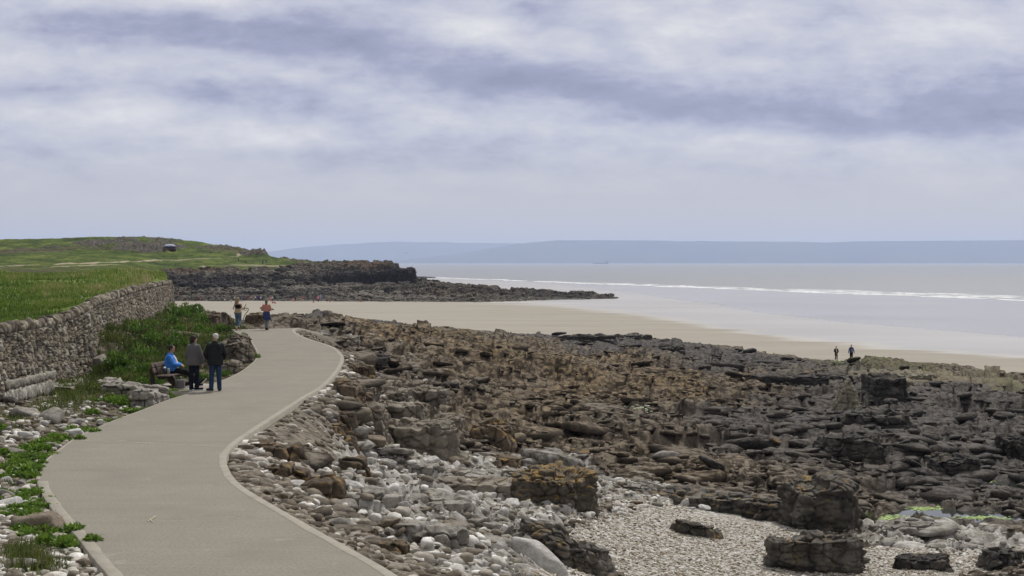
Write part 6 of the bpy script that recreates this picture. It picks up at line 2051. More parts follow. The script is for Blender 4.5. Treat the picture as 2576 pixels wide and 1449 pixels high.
def hand(mb, wrist, dirv, palm_n, scale=1.0, curl=0.5, side=1):
    """palm, four bent fingers and a thumb"""
    d = Vector(dirv).normalized(); nrm_ = Vector(palm_n); nrm_ = (nrm_ - d * nrm_.dot(d)).normalized(); sd_ = d.cross(nrm_) * side
    w = Vector(wrist); S = scale
    pc = w + d * 0.05 * S
    mb.tube([w - d * .01, pc, w + d * 0.085 * S], [.021 * S, .030 * S, .027 * S], 10, flat=(1, .62) if abs(sd_.x) > abs(nrm_.x) else (.62, 1))
    for i, (o, L) in enumerate([(-.030, .070), (-.010, .080), (.010, .076), (.028, .060)]):
        b_ = w + d * 0.085 * S + sd_ * o * S
        p = [b_]; a = 0
        for seg_ in (.45, .32, .25):
            a += curl * (0.75 + .1 * i)
            p.append(p[-1] + (d * math.cos(a) + nrm_ * math.sin(a)) * L * seg_ * S)
        mb.tube(p, [.0098 * S, .0092 * S, .0085 * S, .0072 * S], 6)
    t0 = w + d * .025 * S - sd_ * .026 * S
    t1 = t0 + (d * .6 - sd_ * .7 + nrm_ * .3) * .034 * S
    mb.tube([t0, t1, t1 + (d * .9 + nrm_ * (.3 + curl * .3)) * .032 * S], [.013 * S, .011 * S, .009 * S], 6)


def head_parts(mb, c, face, tilt=0.0, s=1.0):
    """skull, jaw, nose, ears; face = heading of the nose in the body's frame (radians, 0 = forward +Y)"""
    f = Vector((math.sin(face), math.cos(face), -tilt)).normalized(); r = Vector((math.cos(face), -math.sin(face), 0)); up = r.cross(f)
    C_ = Vector(c)
    Rm = Matrix((r, f, up)).transposed()
    P = lambda a, b2, c2: tuple(C_ + r * a * s + f * b2 * s + up * c2 * s)
    e = Rm.to_euler()
    mb.ell(P(0, -.008, .025), (.076 * s, .096 * s, .090 * s), e)
    mb.ell(P(0, .026, -.048), (.056 * s, .062 * s, .066 * s), e)
    mb.tube([P(0, .078, .022), P(0, .100, -.012), P(0, .092, -.024)], [.009 * s, .015 * s, .013 * s], 8)
    for sx in (-1, 1):
        mb.ell(P(sx * .077, -.005, -.005), (.012 * s, .022 * s, .033 * s), e)
        mb.ell(P(sx * .036, .062, -.022), (.02 * s, .02 * s, .02 * s), e)
    mb.ell(P(0, .068, -.094), (.022 * s, .018 * s, .016 * s), e)
    return P, e


def face_bits(root_head, P, e, s=1.0, glasses=False):
    ey = MB()
    for sx in (-1, 1): ey.ell(P(sx * .031, .081, .012), (.011 * s, .008 * s, .008 * s), e, 8, 6)
    link("eyes", ey.mesh("eyes", [C_EYE]), root_head)
    m_ = MB().tube([P(-.022, .080, -.058), P(0, .088, -.060), P(.022, .080, -.058)], .0058 * s, 6)
    link("mouth", m_.mesh("mouth", [C_LIP]), root_head)
    if glasses:
        g_ = MB()
        for sx in (-1, 1):
            pts = [P(sx * .033 + .022 * math.cos(a), .092, .010 + .018 * math.sin(a)) for a in np.linspace(0, 2 * math.pi, 13)]
            g_.tube(pts, .0022, 5)
            g_.tube([P(sx * .055, .090, .014), P(sx * .08, 0, .010)], .0022, 5)
        link("glasses", g_.mesh("glasses", [C_EYE]), root_head)


def shoe(mb, ankle, toe_dir, L=0.27, w=.045, pitch=0.0):
    d = Vector((toe_dir[0], toe_dir[1], 0)).normalized()
    d = (d * math.cos(pitch) + Vector((0, 0, math.sin(pitch)))).normalized()
    a = Vector(ankle)
    up = Vector((0, 0, 1)); up = (up - d * up.dot(d)).normalized()
    heel = a - d * .06 - up * .055
    mb.tube([heel, heel + d * L * .45 + up * .008, heel + d * L * .85 - up * .004], [w * .9, w * 1.02, w * .85], 10)
    mb.tube([a + up * .02, a - up * .03], [w * .9, w], 10)


def sole(mb, ankle, toe_dir, L=0.27, w=.05, pitch=0.0):
    d = Vector((toe_dir[0], toe_dir[1], 0)).normalized()
    d = (d * math.cos(pitch) + Vector((0, 0, math.sin(pitch)))).normalized()
    up = Vector((0, 0, 1)); up = (up - d * up.dot(d)).normalized()
    a = Vector(ankle) - up * .090
    sd_ = d.cross(up)
    mb.tube([a - d * .075, a + d * L * .4, a + d * L * .76], [w * .95, w * 1.1, w * .95], 12, flat=(1, .32) if abs(sd_.z) < .9 else (1, .32))


def place(name, px, py, z, face, label, group=None, cat="person"):
    """face: heading in the world, 0 = away from the camera (+Y), positive = towards the right (+X)"""
    x, y, _ = [float(q) for q in at_z(px, py, z)]
    return empty(name, (x, y, z), -face, label=label, cat=cat, group=group)


# ---- person in the grey coat: stands with the back to us, looking down right
def stander(root, H, coat, trouser, hair, skin, shoemat, hem, coatw, head_face, arms, hairfn, feet, female=False, vox=.009, shsole=None, heady=0.0, glasses=False):
    k = H / 1.75
    hip, waist, chest, sh, neck = .93 * k, 1.08 * k, 1.32 * k, 1.44 * k, 1.52 * k
    sw = (.185 if not female else .165) * k
    body = MB()
    body.loft([(0, 0, hip - .10 * k, .15 * k, .11 * k), (0, 0, hip, .165 * k, .12 * k), (0, 0, waist, .14 * k, .105 * k), (0, .0, chest, .17 * k, .12 * k), (0, -.005, sh, .13 * k, .09 * k), (0, -.005, sh + .04 * k, .07 * k, .06 * k)])
    body.tube([(0, -.01, sh - .02), (0, 0, neck), (0, .012, neck + .07 * k)], [.06 * k, .052 * k, .05 * k], 12)
    hc = (0, .02 + heady, H - .115 * k)
    P, e = head_parts(body, hc, head_face, .05, k)
    tr = MB(); sh_ = MB(); so = MB()
    for sx, (ax, ay, tdir, kn) in zip((-1, 1), feet):
        hp_ = (sx * .085 * k, 0, hip - .04 * k); kne = (sx * .09 * k + (ax - sx * .09) * .5, ay * .5 + kn, .49 * k); an = (ax, ay, .09 * k)
        body.tube([hp_, kne, an], [.083 * k, .056 * k, .04 * k], 12)
        tr.tube([(hp_[0], 0, hip + .02), hp_, kne, (an[0], an[1], an[2] - .02)], [.10 * k, .105 * k, .078 * k, .068 * k], 14)
        body.tube([an, (an[0] + tdir[0] * .1, an[1] + tdir[1] * .1, .045)], [.038, .035], 8)
        shoe(sh_, an, tdir); sole(so, an, tdir)
    tr.loft([(0, 0, hip - .12 * k, .17 * k, .12 * k), (0, 0, hip + .02, .175 * k, .13 * k), (0, 0, waist, .15 * k, .115 * k)])
    ct = MB()
    ct.loft([(0, 0, hem * k, coatw * k, .165 * k), (0, 0, (hem + .1) * k, coatw * .985 * k, .165 * k), (0, 0, waist, coatw * .88 * k, .148 * k), (0, 0, chest, (sw + .05 * k) * 1.05, .15 * k), (0, -.008, sh - .02 * k, sw + .03 * k, .125 * k),
             (0, -.008, sh + .035 * k, .11 * k, .095 * k), (0, -.005, neck + .01, .075 * k, .073 * k)], power=2.5)
    for sx, (el, wr, pn, cu) in zip((-1, 1), arms):
        s0 = (sx * sw, -.005, sh - .035 * k)
        el = tuple(q * k for q in el); wr = tuple(q * k for q in wr)
        body.tube([s0, el, wr], [.05 * k, .04 * k, .028 * k], 10)
        ct.tube([s0, el, tuple(a * .88 + b2 * .12 for a, b2 in zip(wr, el))], [.078 * k, .066 * k, .056 * k], 12)
        hand(body, wr, Vector(wr) - Vector(el), pn, k, cu, sx)
    hr_ = MB(); hairfn(hr_, P, e, k)
    b_ = body.build("body", skin, root, voxel=vox, soft=2)
    tr.build("trousers", trouser, root, voxel=.012, soft=3)
    ct.build("coat", coat, root, voxel=.012, soft=3)
    hr_.build("hair", hair, root, voxel=.010, soft=2)
    sh_.build("shoes", shoemat, root)
    if shsole: so.build("soles", shsole, root)
    face_bits(root, P, e, k, glasses)
    return P, e, k


def bob(mb, P, e, k):
    mb.ell(P(0, -.022, .040), (.092 * k, .104 * k, .088 * k), e)
    mb.tube([P(0, -.05, .03), P(0, -.072, -.05), P(0, -.065, -.12)], [.08 * k, .082 * k, .066 * k], 14)
    for sx in (-1, 1): mb.tube([P(sx * .07, -.015, .02), P(sx * .078, -.03, -.06), P(sx * .062, -.045, -.11)], [.03 * k, .034 * k, .026 * k], 8)


def short_hair(mb, P, e, k):
    mb.ell(P(0, -.022, .042), (.083 * k, .098 * k, .082 * k), e)
    mb.ell(P(0, -.058, -.005), (.070 * k, .055 * k, .062 * k), e)


w1 = place("person", 488, 981, 0.012, .35, "standing person with dark bobbed hair in a grey tweed coat, beside the bench", "people around the bench")
stander(w1, 1.70, C_TWEED, C_NAVY, HAIR_BLK, SKIN, C_NAVY, .80, .245, .75, [((-.27, -.02, 1.10), (-.235, .13, .88), (1, 0, 0), .4), ((.28, .0, 1.10), (.285, .05, .86), (-1, 0, 0), .4)], bob, [(-.085, -.02, (-.1, 1), .0), (.09, .03, (.75, .75), .02)], True, shsole=C_WHITE)
m1 = place("person", 542, 983, 0.012, -.15, "white-haired person standing in a long dark coat and blue jeans on the path", "people around the bench")
stander(m1, 1.78, C_WAX, C_JEAN, HAIR_WHT, SKIN2, C_BROWN, .78, .245, -.75, [((-.31, -.03, 1.12), (-.24, .16, .96), (1, 0, 0), .7), ((.31, -.03, 1.12), (.25, .16, .96), (-1, 0, 0), .7)], short_hair, [(-.13, .0, (-.7, .6), .0), (.12, .02, (.15, 1), .0)], False, glasses=True)

# ---- bench, slab and the person sitting on it
m_slab = mottled("slab concrete", (0.22, 0.20, 0.165), (0.33, 0.305, 0.26), 4, .92, .3, 30, .2, .01)
m_slabside = m_slab
cs = [at_z(350, 985, 0.0), at_z(484, 990, 0.0), at_z(538, 966, 0.0), at_z(392, 960, 0.0)]
V = np.array([(float(a), float(b2), 0.006) for a, b2, _ in cs] + [(float(a), float(b2), -.22) for a, b2, _ in cs])
sc_c = V[:4].mean(0)
link("bench_slab", mesh_np("bench_slab", V - [sc_c[0], sc_c[1], 0], [np.array([[0, 1, 2, 3], [0, 4, 5, 1], [1, 5, 6, 2], [2, 6, 7, 3], [3, 7, 4, 0]])], False, None, [m_slab]), loc=(sc_c[0], sc_c[1], 0),
     label="flat concrete slab under the bench, joined to the path", cat="slab")
BZ = 0.008
bx0, by0, _ = [float(q) for q in at_z(405, 980, BZ)]
b_rot = -0.20                      # long axis points away and slightly right
bench = empty("bench", (bx0 + .12, by0 + .85, BZ), b_rot, label="dark brown chunky park bench on the slab beside the path", cat="bench")
m_bfr = mottled("bench frame", (0.022, 0.016, 0.012), (0.045, 0.034, 0.026), 6, .6, .1, 40, .4, .004)
m_bpl = mottled("bench plank", (0.10, 0.065, 0.055), (0.17, 0.12, 0.105), 5, .65, .2, 60, .35, .004)
m_plq = mottled("blue plaque", (0.16, 0.14, 0.42), (0.32, 0.30, 0.62), 60, .5)
for yy0 in (-.62, .62):
    fr_ = MB()
    loop = [(.34, .07), (.40, .16), (.37, .34), (.30, .40), (.05, .37), (-.10, .36), (-.16, .42), (-.27, .74), (-.31, .76), (-.35, .70), (-.36, .45), (-.34, .2), (-.27, .07), (-.1, .055), (.2, .055), (.34, .07)]
    P_ = chaikin(np.array(loop), 2)
    V_ = []
    n_ = len(P_)
    tg = np.gradient(P_, axis=0); tg /= np.linalg.norm(tg, axis=1)[:, None]; ng = np.stack([-tg[:, 1], tg[:, 0]], 1)
    for (o, w_) in ((-.055, -.045), (.055, -.045), (.055, .045), (-.055, .045), (-.055, -.045)):
        V_.append(np.c_[P_[:, 0] + ng[:, 0] * o, np.full(n_, yy0 + w_), np.maximum(P_[:, 1] + ng[:, 1] * o, 0)])
    link("frame", mesh_np("frame", np.concatenate(V_), grid_faces(5, n_), False, None, [m_bfr]), bench)
for k, (x_, z_, w_, a) in enumerate([(.21, .425, .20, -.03), (-.005, .42, .20, -.03)]):
    link("seat_plank", MB().box((x_, 0, z_), (w_, 1.75, .055), ry=a, bev=.012).mesh("seat_plank", [m_bpl], False), bench)
for k, (x_, z_) in enumerate([(-.215, .58), (-.275, .745)]):
    link("back_plank", MB().box((x_, 0, z_), (.05, 1.75, .155), ry=-.34, bev=.012).mesh("back_plank", [m_bpl], False), bench)
link("plaque", MB().box((.02, -.671, .062), (.11, .008, .07), bev=.002).mesh("plaque", [m_plq], False), bench)


def bench_pt(x, y, z):
    c_, s_ = math.cos(b_rot), math.sin(b_rot)
    return (bench.location.x + x * c_ - y * s_, bench.location.y + x * s_ + y * c_, BZ + z)


sit = empty("person", bench_pt(.0, .02, 0), b_rot + .28, label="person with short dark hair sitting on the bench in a bright blue fleece, legs crossed", cat="person", group="people around the bench")
# local frame: forward = +X (towards the path)
body = MB()
SF = lambda x, y, z: (x, y, z)
body.loft([(.0, 0, .47, .16, .20), (-.02, 0, .58, .17, .205), (-.02, 0, .75, .175, .20), (-.03, 0, .95, .14, .20), (-.035, 0, 1.03, .085, .13), (-.03, 0, 1.08, .06, .065)])
body.tube([(-.03, 0, 1.0), (-.01, 0, 1.10), (.005, 0, 1.14)], [.06, .055, .052], 12)
P, e = head_parts(body, (.012, 0, 1.235), math.pi / 2 + .18, 0.02, 1.02)
tr = MB(); shm = MB(); som = MB()
legs = [((.02, -.10, .53), (.47, -.07, .50), (.86, .02, .17)), ((.02, .10, .53), (.49, .07, .49), (.80, -.05, .10))]
for (a, b2, c_), pt_ in zip(legs, (.85, .5)):
    body.tube([a, b2, c_], [.09, .06, .04], 12)
    tr.tube([a, b2, tuple(q * .96 + r_2 * .04 for q, r_2 in zip(c_, b2))], [.118, .082, .060], 14)
shoe(shm, vadd(legs[0][2], (.02, 0, 0)), (1, -.25), pitch=.75); sole(som, vadd(legs[0][2], (.02, 0, 0)), (1, -.25), pitch=.75)
shoe(shm, legs[1][2], (1, .35), pitch=.22); sole(som, legs[1][2], (1, .35), pitch=.22)
tr.loft([(.0, 0, .46, .18, .22), (-.01, 0, .56, .185, .225), (-.01, 0, .66, .17, .21)])
fl = MB()
fl.loft([(-.02, 0, .52, .20, .245), (-.02, 0, .62, .215, .255), (-.03, 0, .80, .195, .245), (-.04, 0, .96, .155, .235), (-.045, 0, 1.04, .10, .15), (-.035, 0, 1.10, .078, .085)], power=2.3)
for sy in (-1, 1):
    s0 = (-.04, sy * .205, .97); el = (.10, sy * .29, .74); wr = (.32, sy * .06, .70)
    body.tube([s0, el, wr], [.055, .045, .03], 10)
    fl.tube([s0, el, (.27, sy * .11, .71)], [.092, .080, .062], 12)
    hand(body, wr, (.5, -sy * .85, -.05), (0, 0, -1), 1.0, .65, sy)
shr = MB().loft([(.13, 0, .60, .105, .11), (.12, 0, .75, .10, .12), (.085, 0, .92, .075, .10), (.05, 0, 1.02, .04, .06)])
hr_ = MB()
hr_.ell(P(0, -.022, .045), (.088, .10, .085), e); hr_.ell(P(0, -.06, -.015), (.074, .055, .06), e)
for sx in (-1, 1): hr_.ell(P(sx * .068, -.012, .012), (.022, .05, .045), e)
body.build("body", SKIN2, sit, voxel=.008, soft=2)
tr.build("trousers", C_BLACK, sit, voxel=.012, soft=3)
fl.build("fleece", C_BLUE, sit, voxel=.012, soft=3)
shr.build("shirt", C_SHIRT, sit, voxel=.012, soft=2)
hr_.build("hair", HAIR_BLK, sit, voxel=.009, soft=2)
shm.build("shoes", C_BLACK, sit); som.build("soles", C_WHITE, sit)
face_bits(sit, P, e, 1.02)

# cups on the seat, handbag on the slab
m_cup = mottled("navy flask", (0.012, 0.014, 0.03), (0.02, 0.024, 0.05), 10, .35, 0, 10, .5)
m_cream = mottled("cream lid", (0.55, 0.54, 0.50), (0.70, 0.69, 0.65), 10, .5)
m_jar = mottled("speckled cup", (0.20, 0.19, 0.12), (0.48, 0.46, 0.38), 50, .4, 0, 10, .5)
c1 = empty("travel_mug", bench_pt(.02, -.52, .452), 0, label="tall navy travel mug with white lid standing on the bench seat", cat="mug")
link("mug_body", MB().loft([(0, 0, 0, .030, .030), (0, 0, .01, .036, .036), (0, 0, .19, .044, .044)], 20, 2).mesh("mug", [m_cup]), c1)
link("lid", MB().loft([(0, 0, .19, .046, .046), (0, 0, .215, .046, .046), (0, 0, .222, .036, .036), (0, 0, .24, .02, .02)], 20, 2).mesh("lid", [m_cream]), c1)
c2 = empty("lidded_cup", bench_pt(.10, -.42, .452), 0, label="shorter speckled cup next to the navy mug on the bench", cat="cup")
link("cup_body", MB().loft([(0, 0, 0, .038, .038), (0, 0, .02, .046, .046), (0, 0, .13, .046, .046), (0, 0, .15, .036, .036)], 20, 2).mesh("cup", [m_jar]), c2)
link("lid", MB().loft([(0, 0, .15, .038, .038), (0, 0, .18, .038, .038), (0, 0, .185, .03, .03)], 20, 2).mesh("lid", [m_cream]), c2)
m_bag = mottled("grey leather", (0.16, 0.16, 0.16), (0.26, 0.26, 0.255), 20, .5, .2, 60, .4, .003)
bgx, bgy, _ = [float(q) for q in at_z(453, 976.5, BZ)]
bag = empty("handbag", (bgx, bgy, BZ), .1, label="grey handbag standing on the slab beneath the bench", cat="bag")
link("bag_body", MB().box((0, 0, .135), (.30, .12, .27), bev=.02).mesh("bag", [m_bag]), bag)
link("flap", MB().box((0, -.066, .20), (.26, .012, .11), bev=.004).mesh("flap", [m_bag]), bag)
link("strap", MB().tube([(-.13, 0, .26), (-.10, -.02, .33), (0, -.03, .35), (.1, -.02, .33), (.13, 0, .26)], .009, 6).tube([(-.14, -.02, .2), (-.22, -.06, .03), (-.33, -.08, .012), (-.2, -.1, .012)], .008, 6).mesh("strap", [m_bag]), bag)

# ---- two walkers with driftwood at the crest of the path
m_drift = mottled("driftwood", (0.10, 0.075, 0.05), (0.26, 0.21, 0.15), 12, .9, .5, 40, .1, .01)
WZ = float(zpath(831)) + .006
GWK = "walkers carrying driftwood at the crest of the path"


def walker(root, H, feet, arms, hairfn, hair, top_fn, tro, shoemat, extra, head_face=.4):
    k = H / 1.75
    hip, waist, chest, sh, neck = .90 * k, 1.06 * k, 1.30 * k, 1.43 * k, 1.50 * k
    body = MB()
    body.loft([(0, 0, hip - .1 * k, .15 * k, .12 * k), (0, 0, hip, .18 * k, .135 * k), (0, 0, waist, .138 * k, .10 * k), (0, 0, chest, .155 * k, .11 * k), (0, -.005, sh, .12 * k, .08 * k), (0, -.005, sh + .04 * k, .06 * k, .055 * k)])
    body.tube([(0, -.01, sh - .02), (0, 0, neck), (0, .012, neck + .06 * k)], [.055 * k, .048 * k, .047 * k], 12)
    P, e = head_parts(body, (0, .02, H - .115 * k), head_face, .06, k)
    tr = MB(); shm = MB(); so = MB()
    for sx, (kn, an, td, pi_) in zip((-1, 1), feet):
        hp_ = (sx * .085 * k, 0, hip - .04 * k)
        body.tube([hp_, kn, an], [.088 * k, .056 * k, .038 * k], 12)
        tr.tube([hp_, kn, tuple(a * .86 + b2 * .14 for a, b2 in zip(an, kn))], [.108 * k, .072 * k, tro[1] * k], 14)
        shoe(shm, an, td, pitch=pi_)
    tr.loft([(0, 0, hip - .13 * k, .16 * k, .13 * k), (0, 0, hip, .188 * k, .145 * k), (0, 0, waist, .148 * k, .11 * k)])
    tp = MB(); top_fn(tp, k, sh, chest, waist, hip)
    for sx, (el, wr, pn) in zip((-1, 1), arms):
        s0 = (sx * .16 * k, -.005, sh - .03 * k)
        body.tube([s0, el, wr], [.045 * k, .037 * k, .026 * k], 10)
        if extra.get('sleeve'):
            tp.tube([s0, el, tuple(a * .7 + b2 * .3 for a, b2 in zip(wr, el))], [.07 * k, .062 * k, .05 * k], 12)
        hand(body, wr, Vector(wr) - Vector(el), pn, k, .8, sx)
    hr_ = MB(); hairfn(hr_, P, e, k)
    body.build("body", SKIN, root, voxel=.011, soft=2)
    tr.build("trousers", tro[0], root, voxel=.012, soft=3)
    tp.build("top", extra['top'], root, voxel=.011, soft=2)
    hr_.build("hair", hair, root, voxel=.011, soft=2)
    shm.build("shoes", shoemat, root)
    face_bits(root, P, e, k)


def long_hair(mb, P, e, k):
    mb.ell(P(0, -.018, .038), (.088 * k, .10 * k, .088 * k), e)
    mb.tube([P(0, -.06, .02), P(-.03, -.10, -.12), P(-.06, -.115, -.27), P(-.07, -.10, -.38)], [.08 * k, .082 * k, .062 * k, .02 * k], 12)


def mid_hair(mb, P, e, k):
    mb.ell(P(0, -.018, .038), (.09 * k, .10 * k, .088 * k), e)
    mb.tube([P(0, -.05, .02), P(0, -.07, -.08), P(0, -.075, -.17)], [.084 * k, .082 * k, .058 * k], 12)


def crop_top(tp, k, sh, chest, waist, hip):
    tp.loft([(0, 0, waist + .10 * k, .158 * k, .122 * k), (0, 0, chest, .170 * k, .126 * k), (0, -.005, sh - .05 * k, .13 * k, .098 * k)])
    for sx in (-1, 1): tp.tube([(sx * .08 * k, .09 * k, chest), (sx * .085 * k, 0, sh + .025 * k), (sx * .06 * k, -.085 * k, sh - .08 * k)], .016, 6)


def jumper_top(tp, k, sh, chest, waist, hip):
    tp.loft([(0, 0, waist - .02 * k, .175 * k, .135 * k), (0, 0, waist + .1 * k, .182 * k, .138 * k), (0, 0, chest, .178 * k, .132 * k), (0, -.005, sh - .01 * k, .145 * k, .105 * k), (0, 0, sh + .05 * k, .07 * k, .065 * k)])


wa = place("person", 599, 830, WZ, .12, "person with long blond hair, black crop top and blue jeans carrying a driftwood branch", GWK)
walker(wa, 1.72, [((-.09, .08, .48), (-.10, .03, .09), (0, 1), 0.0), ((.10, .03, .50), (.15, -.28, .20), (.25, .9), -.75)],
       [((-.25, -.06, 1.12), (-.14, .19, 1.10), (1, 0, 0)), ((.25, -.02, 1.10), (.25, .24, 1.12), (-1, 0, 0))], long_hair, HAIR_BLD, crop_top, (C_JEAN2, .052), C_TAN, dict(top=C_BLACK), .55)
ti_ = MB().loft([(0, 0, .90, .205, .155), (0, 0, .98, .195, .148), (0, 0, 1.07, .160, .125), (0, 0, 1.13, .150, .118)]).tube([(-.19, .0, .95), (-.21, -.02, .86)], [.04, .015], 6)
ti_.build("tied_shirt", C_BEIGE, wa, voxel=.012, soft=2)
sk_ = MB().loft([(-.10, .03, .10, .052, .055), (-.10, .03, .20, .052, .055)]).build("sock", C_WHITE, wa)
wb = place("person", 670.5, 830, WZ, .0, "person in a coral jumper with a blue jumper tied at the waist carrying driftwood", GWK)
walker(wb, 1.64, [((-.06, .05, .46), (-.05, .10, .09), (-.1, 1), 0.0), ((.07, .04, .47), (.035, -.04, .085), (.1, 1), 0.0)],
       [((-.25, -.03, 1.05), (-.13, .20, 1.05), (1, 0, 0)), ((.25, -.03, 1.05), (.13, .20, 1.05), (-1, 0, 0))], mid_hair, HAIR_BRN, jumper_top, (C_GREY, .06), C_BROWN, dict(top=C_PINK, sleeve=1), .0)
MB().loft([(0, 0, .52, .165, .13), (0, 0, .62, .195, .15), (0, 0, .80, .20, .155), (0, 0, .96, .17, .135), (0, 0, 1.0, .155, .125)]).tube([(.15, -.05, .75), (.23, -.08, .58), (.29, -.07, .44)], [.05, .045, .012], 8).build("tied_jumper", C_TIED, wb, voxel=.012, soft=2)
# driftwood held in their arms
br_o = empty("driftwood_branch", (wa.location.x, wa.location.y, WZ), 0, label="forked twisted driftwood branch held at the right side of the long-haired walker", cat="driftwood")
brm = MB()
brm.tube([(.20, .10, 1.10), (.30, .12, 1.17), (.42, .10, 1.38)], [.022, .024, .014], 7)
brm.tube([(.10, .14, 1.06), (.26, .12, 1.12), (.40, .08, 1.16), (.53, .06, 1.14), (.55, .05, 1.08), (.46, .05, .93), (.34, .04, .78), (.30, .04, .66)], [.018, .024, .024, .022, .024, .022, .018, .016], 8)
brm.tube([(.30, .04, .66), (.27, .04, .60), (.33, .03, .46), (.40, .03, .37)], [.018, .02, .018, .010], 7)
brm.tube([(.32, .08, 1.18), (.33, .06, 1.05), (.40, .06, 1.02), (.46, .06, 1.10)], [.016, .014, .012, .010], 6)
brm.tube([(.26, .1, 1.1), (.24, .08, 1.0)], [.015, .008], 6)
link("branch", brm.mesh("branch", [m_drift]), br_o)
dw = MB().tube([(-.36, .16, 1.16), (-.28, .17, 1.17), (-.1, .19, 1.13), (.1, .19, 1.12), (.26, .17, 1.11), (.37, .15, 1.06)], [.035, .075, .06, .05, .05, .02], 10)
link("driftwood_log", dw.mesh("log", [m_drift]), loc=wb.location, label="pale driftwood log carried across the chest of the coral-jumper walker", cat="driftwood")


# ---- small figures farther off
def small_person(name_loc, rz, pose, cols, label, group, H=1.7, hat=None):
    """cols: top, trousers, hair"""
    o = empty("person", name_loc, rz, label=label, cat="person", group=group)
    k = H / 1.75
    S3 = lambda *a: tuple(q * k for q in a)
    b_, t_, l_, h_ = MB(), MB(), MB(), MB()
    if pose in ("stand", "walk", "hold"):
        st = .26 if pose == "walk" else .05
        feet = [(-.09 + (.10 if pose == "walk" else 0), st, .06), (.09 - (.06 if pose == "walk" else 0), -st, .06)]
        for sx, f_ in zip((-1, 1), feet):
            b_.tube([S3(sx * .09, 0, .9), S3(f_[0] * .9, f_[1] * .6 + .05, .48), S3(*f_)], [.08 * k, .055 * k, .04 * k], 8)
            l_.tube([S3(sx * .09, 0, .93), S3(f_[0] * .9, f_[1] * .6 + .05, .48), S3(f_[0], f_[1], .11)], [.105 * k, .075 * k, .06 * k], 8)
            b_.tube([S3(*f_), S3(f_[0], f_[1] + .14, .04)], [.045 * k, .035 * k], 6)
        b_.loft([S3(0, 0, .85, .15, .11), S3(0, 0, 1.05, .14, .10), S3(0, 0, 1.42, .15, .1), S3(0, 0, 1.52, .06, .05)], 12)
        t_.loft([S3(0, 0, .84, .19, .14), S3(0, 0, 1.08, .17, .125), S3(0, 0, 1.36, .20, .13), S3(0, 0, 1.46, .13, .10), S3(0, 0, 1.5, .07, .07)], 14)
        wr = {"stand": [(-.26, .03, .82), (.26, .03, .82)], "walk": [(-.34, .02, .88), (.24, -.16, .88)], "hold": [(-.06, .22, .90), (.06, .22, .92)]}[pose]
        for sx, w_ in zip((-1, 1), wr):
            el = (sx * .27, 0, 1.13)
            b_.tube([S3(sx * .18, 0, 1.40), S3(*el), S3(*w_)], [.045 * k, .04 * k, .03 * k], 7)
            t_.tube([S3(sx * .18, 0, 1.40), S3(*el), S3(*[a * .85 + c_ * .15 for a, c_ in zip(w_, el)])], [.07 * k, .06 * k, .05 * k], 8)
            b_.tube([S3(*w_), S3(w_[0], w_[1] + .02, w_[2] - .10)], [.035 * k, .025 * k], 6)
        hc = (0, .02, 1.635)
    else:
        # bent or crouching child: hips low, back rounded, arms to the ground
        hipz, shz, shy = {"crouch": (.28, .62, .30), "bend": (.78, .92, .42), "sit": (.15, .62, .02)}[pose]
        for sx in (-1, 1):
            kn = {"crouch": (sx * .16, .30, .42), "bend": (sx * .10, .08, .44), "sit": (sx * .14, .35, .40)}[pose]
            an = {"crouch": (sx * .15, .08, .06), "bend": (sx * .10, .0, .06), "sit": (sx * .12, .50, .06)}[pose]
            b_.tube([S3(sx * .09, 0, hipz), S3(*kn), S3(*an), S3(an[0], an[1] + .14, .04)], [.08 * k, .055 * k, .04 * k, .035 * k], 8)
            l_.tube([S3(sx * .09, 0, hipz), S3(*kn), S3(an[0], an[1], .10)], [.11 * k, .075 * k, .055 * k], 8)
            b_.tube([S3(sx * .17, shy, shz), S3(sx * .2, shy + .12, shz - .25), S3(sx * .12, shy + .22, max(.08, shz - .5))], [.045 * k, .04 * k, .028 * k], 7)
            t_.tube([S3(sx * .17, shy, shz), S3(sx * .2, shy + .12, shz - .25)], [.07 * k, .06 * k], 8)
        b_.tube([S3(0, 0, hipz), S3(0, shy * .5, (hipz + shz) * .5 + .05), S3(0, shy, shz)], [.13 * k, .13 * k, .10 * k], 10)
        t_.tube([S3(0, .02, hipz + .03), S3(0, shy * .5, (hipz + shz) * .5 + .06), S3(0, shy, shz)], [.16 * k, .165 * k, .14 * k], 12)
        hc = (0, shy + .12, shz + (.18 if pose != "bend" else .08))
    b_.ell(S3(*hc), S3(.078, .095, .115), None, 12, 8)
    b_.tube([S3(hc[0], hc[1] - .03, hc[2] - .15), S3(*hc)], .05 * k, 7)
    h_.ell(S3(hc[0], hc[1] - .02, hc[2] + .03), S3(.086, .098, .10), None, 12, 8)
    top_m, tro_m, hair_m = cols
    b_.build("body", SKIN, o); t_.build("top", top_m, o); l_.build("trousers", tro_m, o)
    h_.build("hat" if hat else "hair", hat or hair_m, o)
    return o


def sand_at(px, py):
    z = -7.0
    for _ in range(6):
        x, y, _z = at_z(px, py, z); z = sand_z(float(x), float(y))
    return float(x), float(y), z


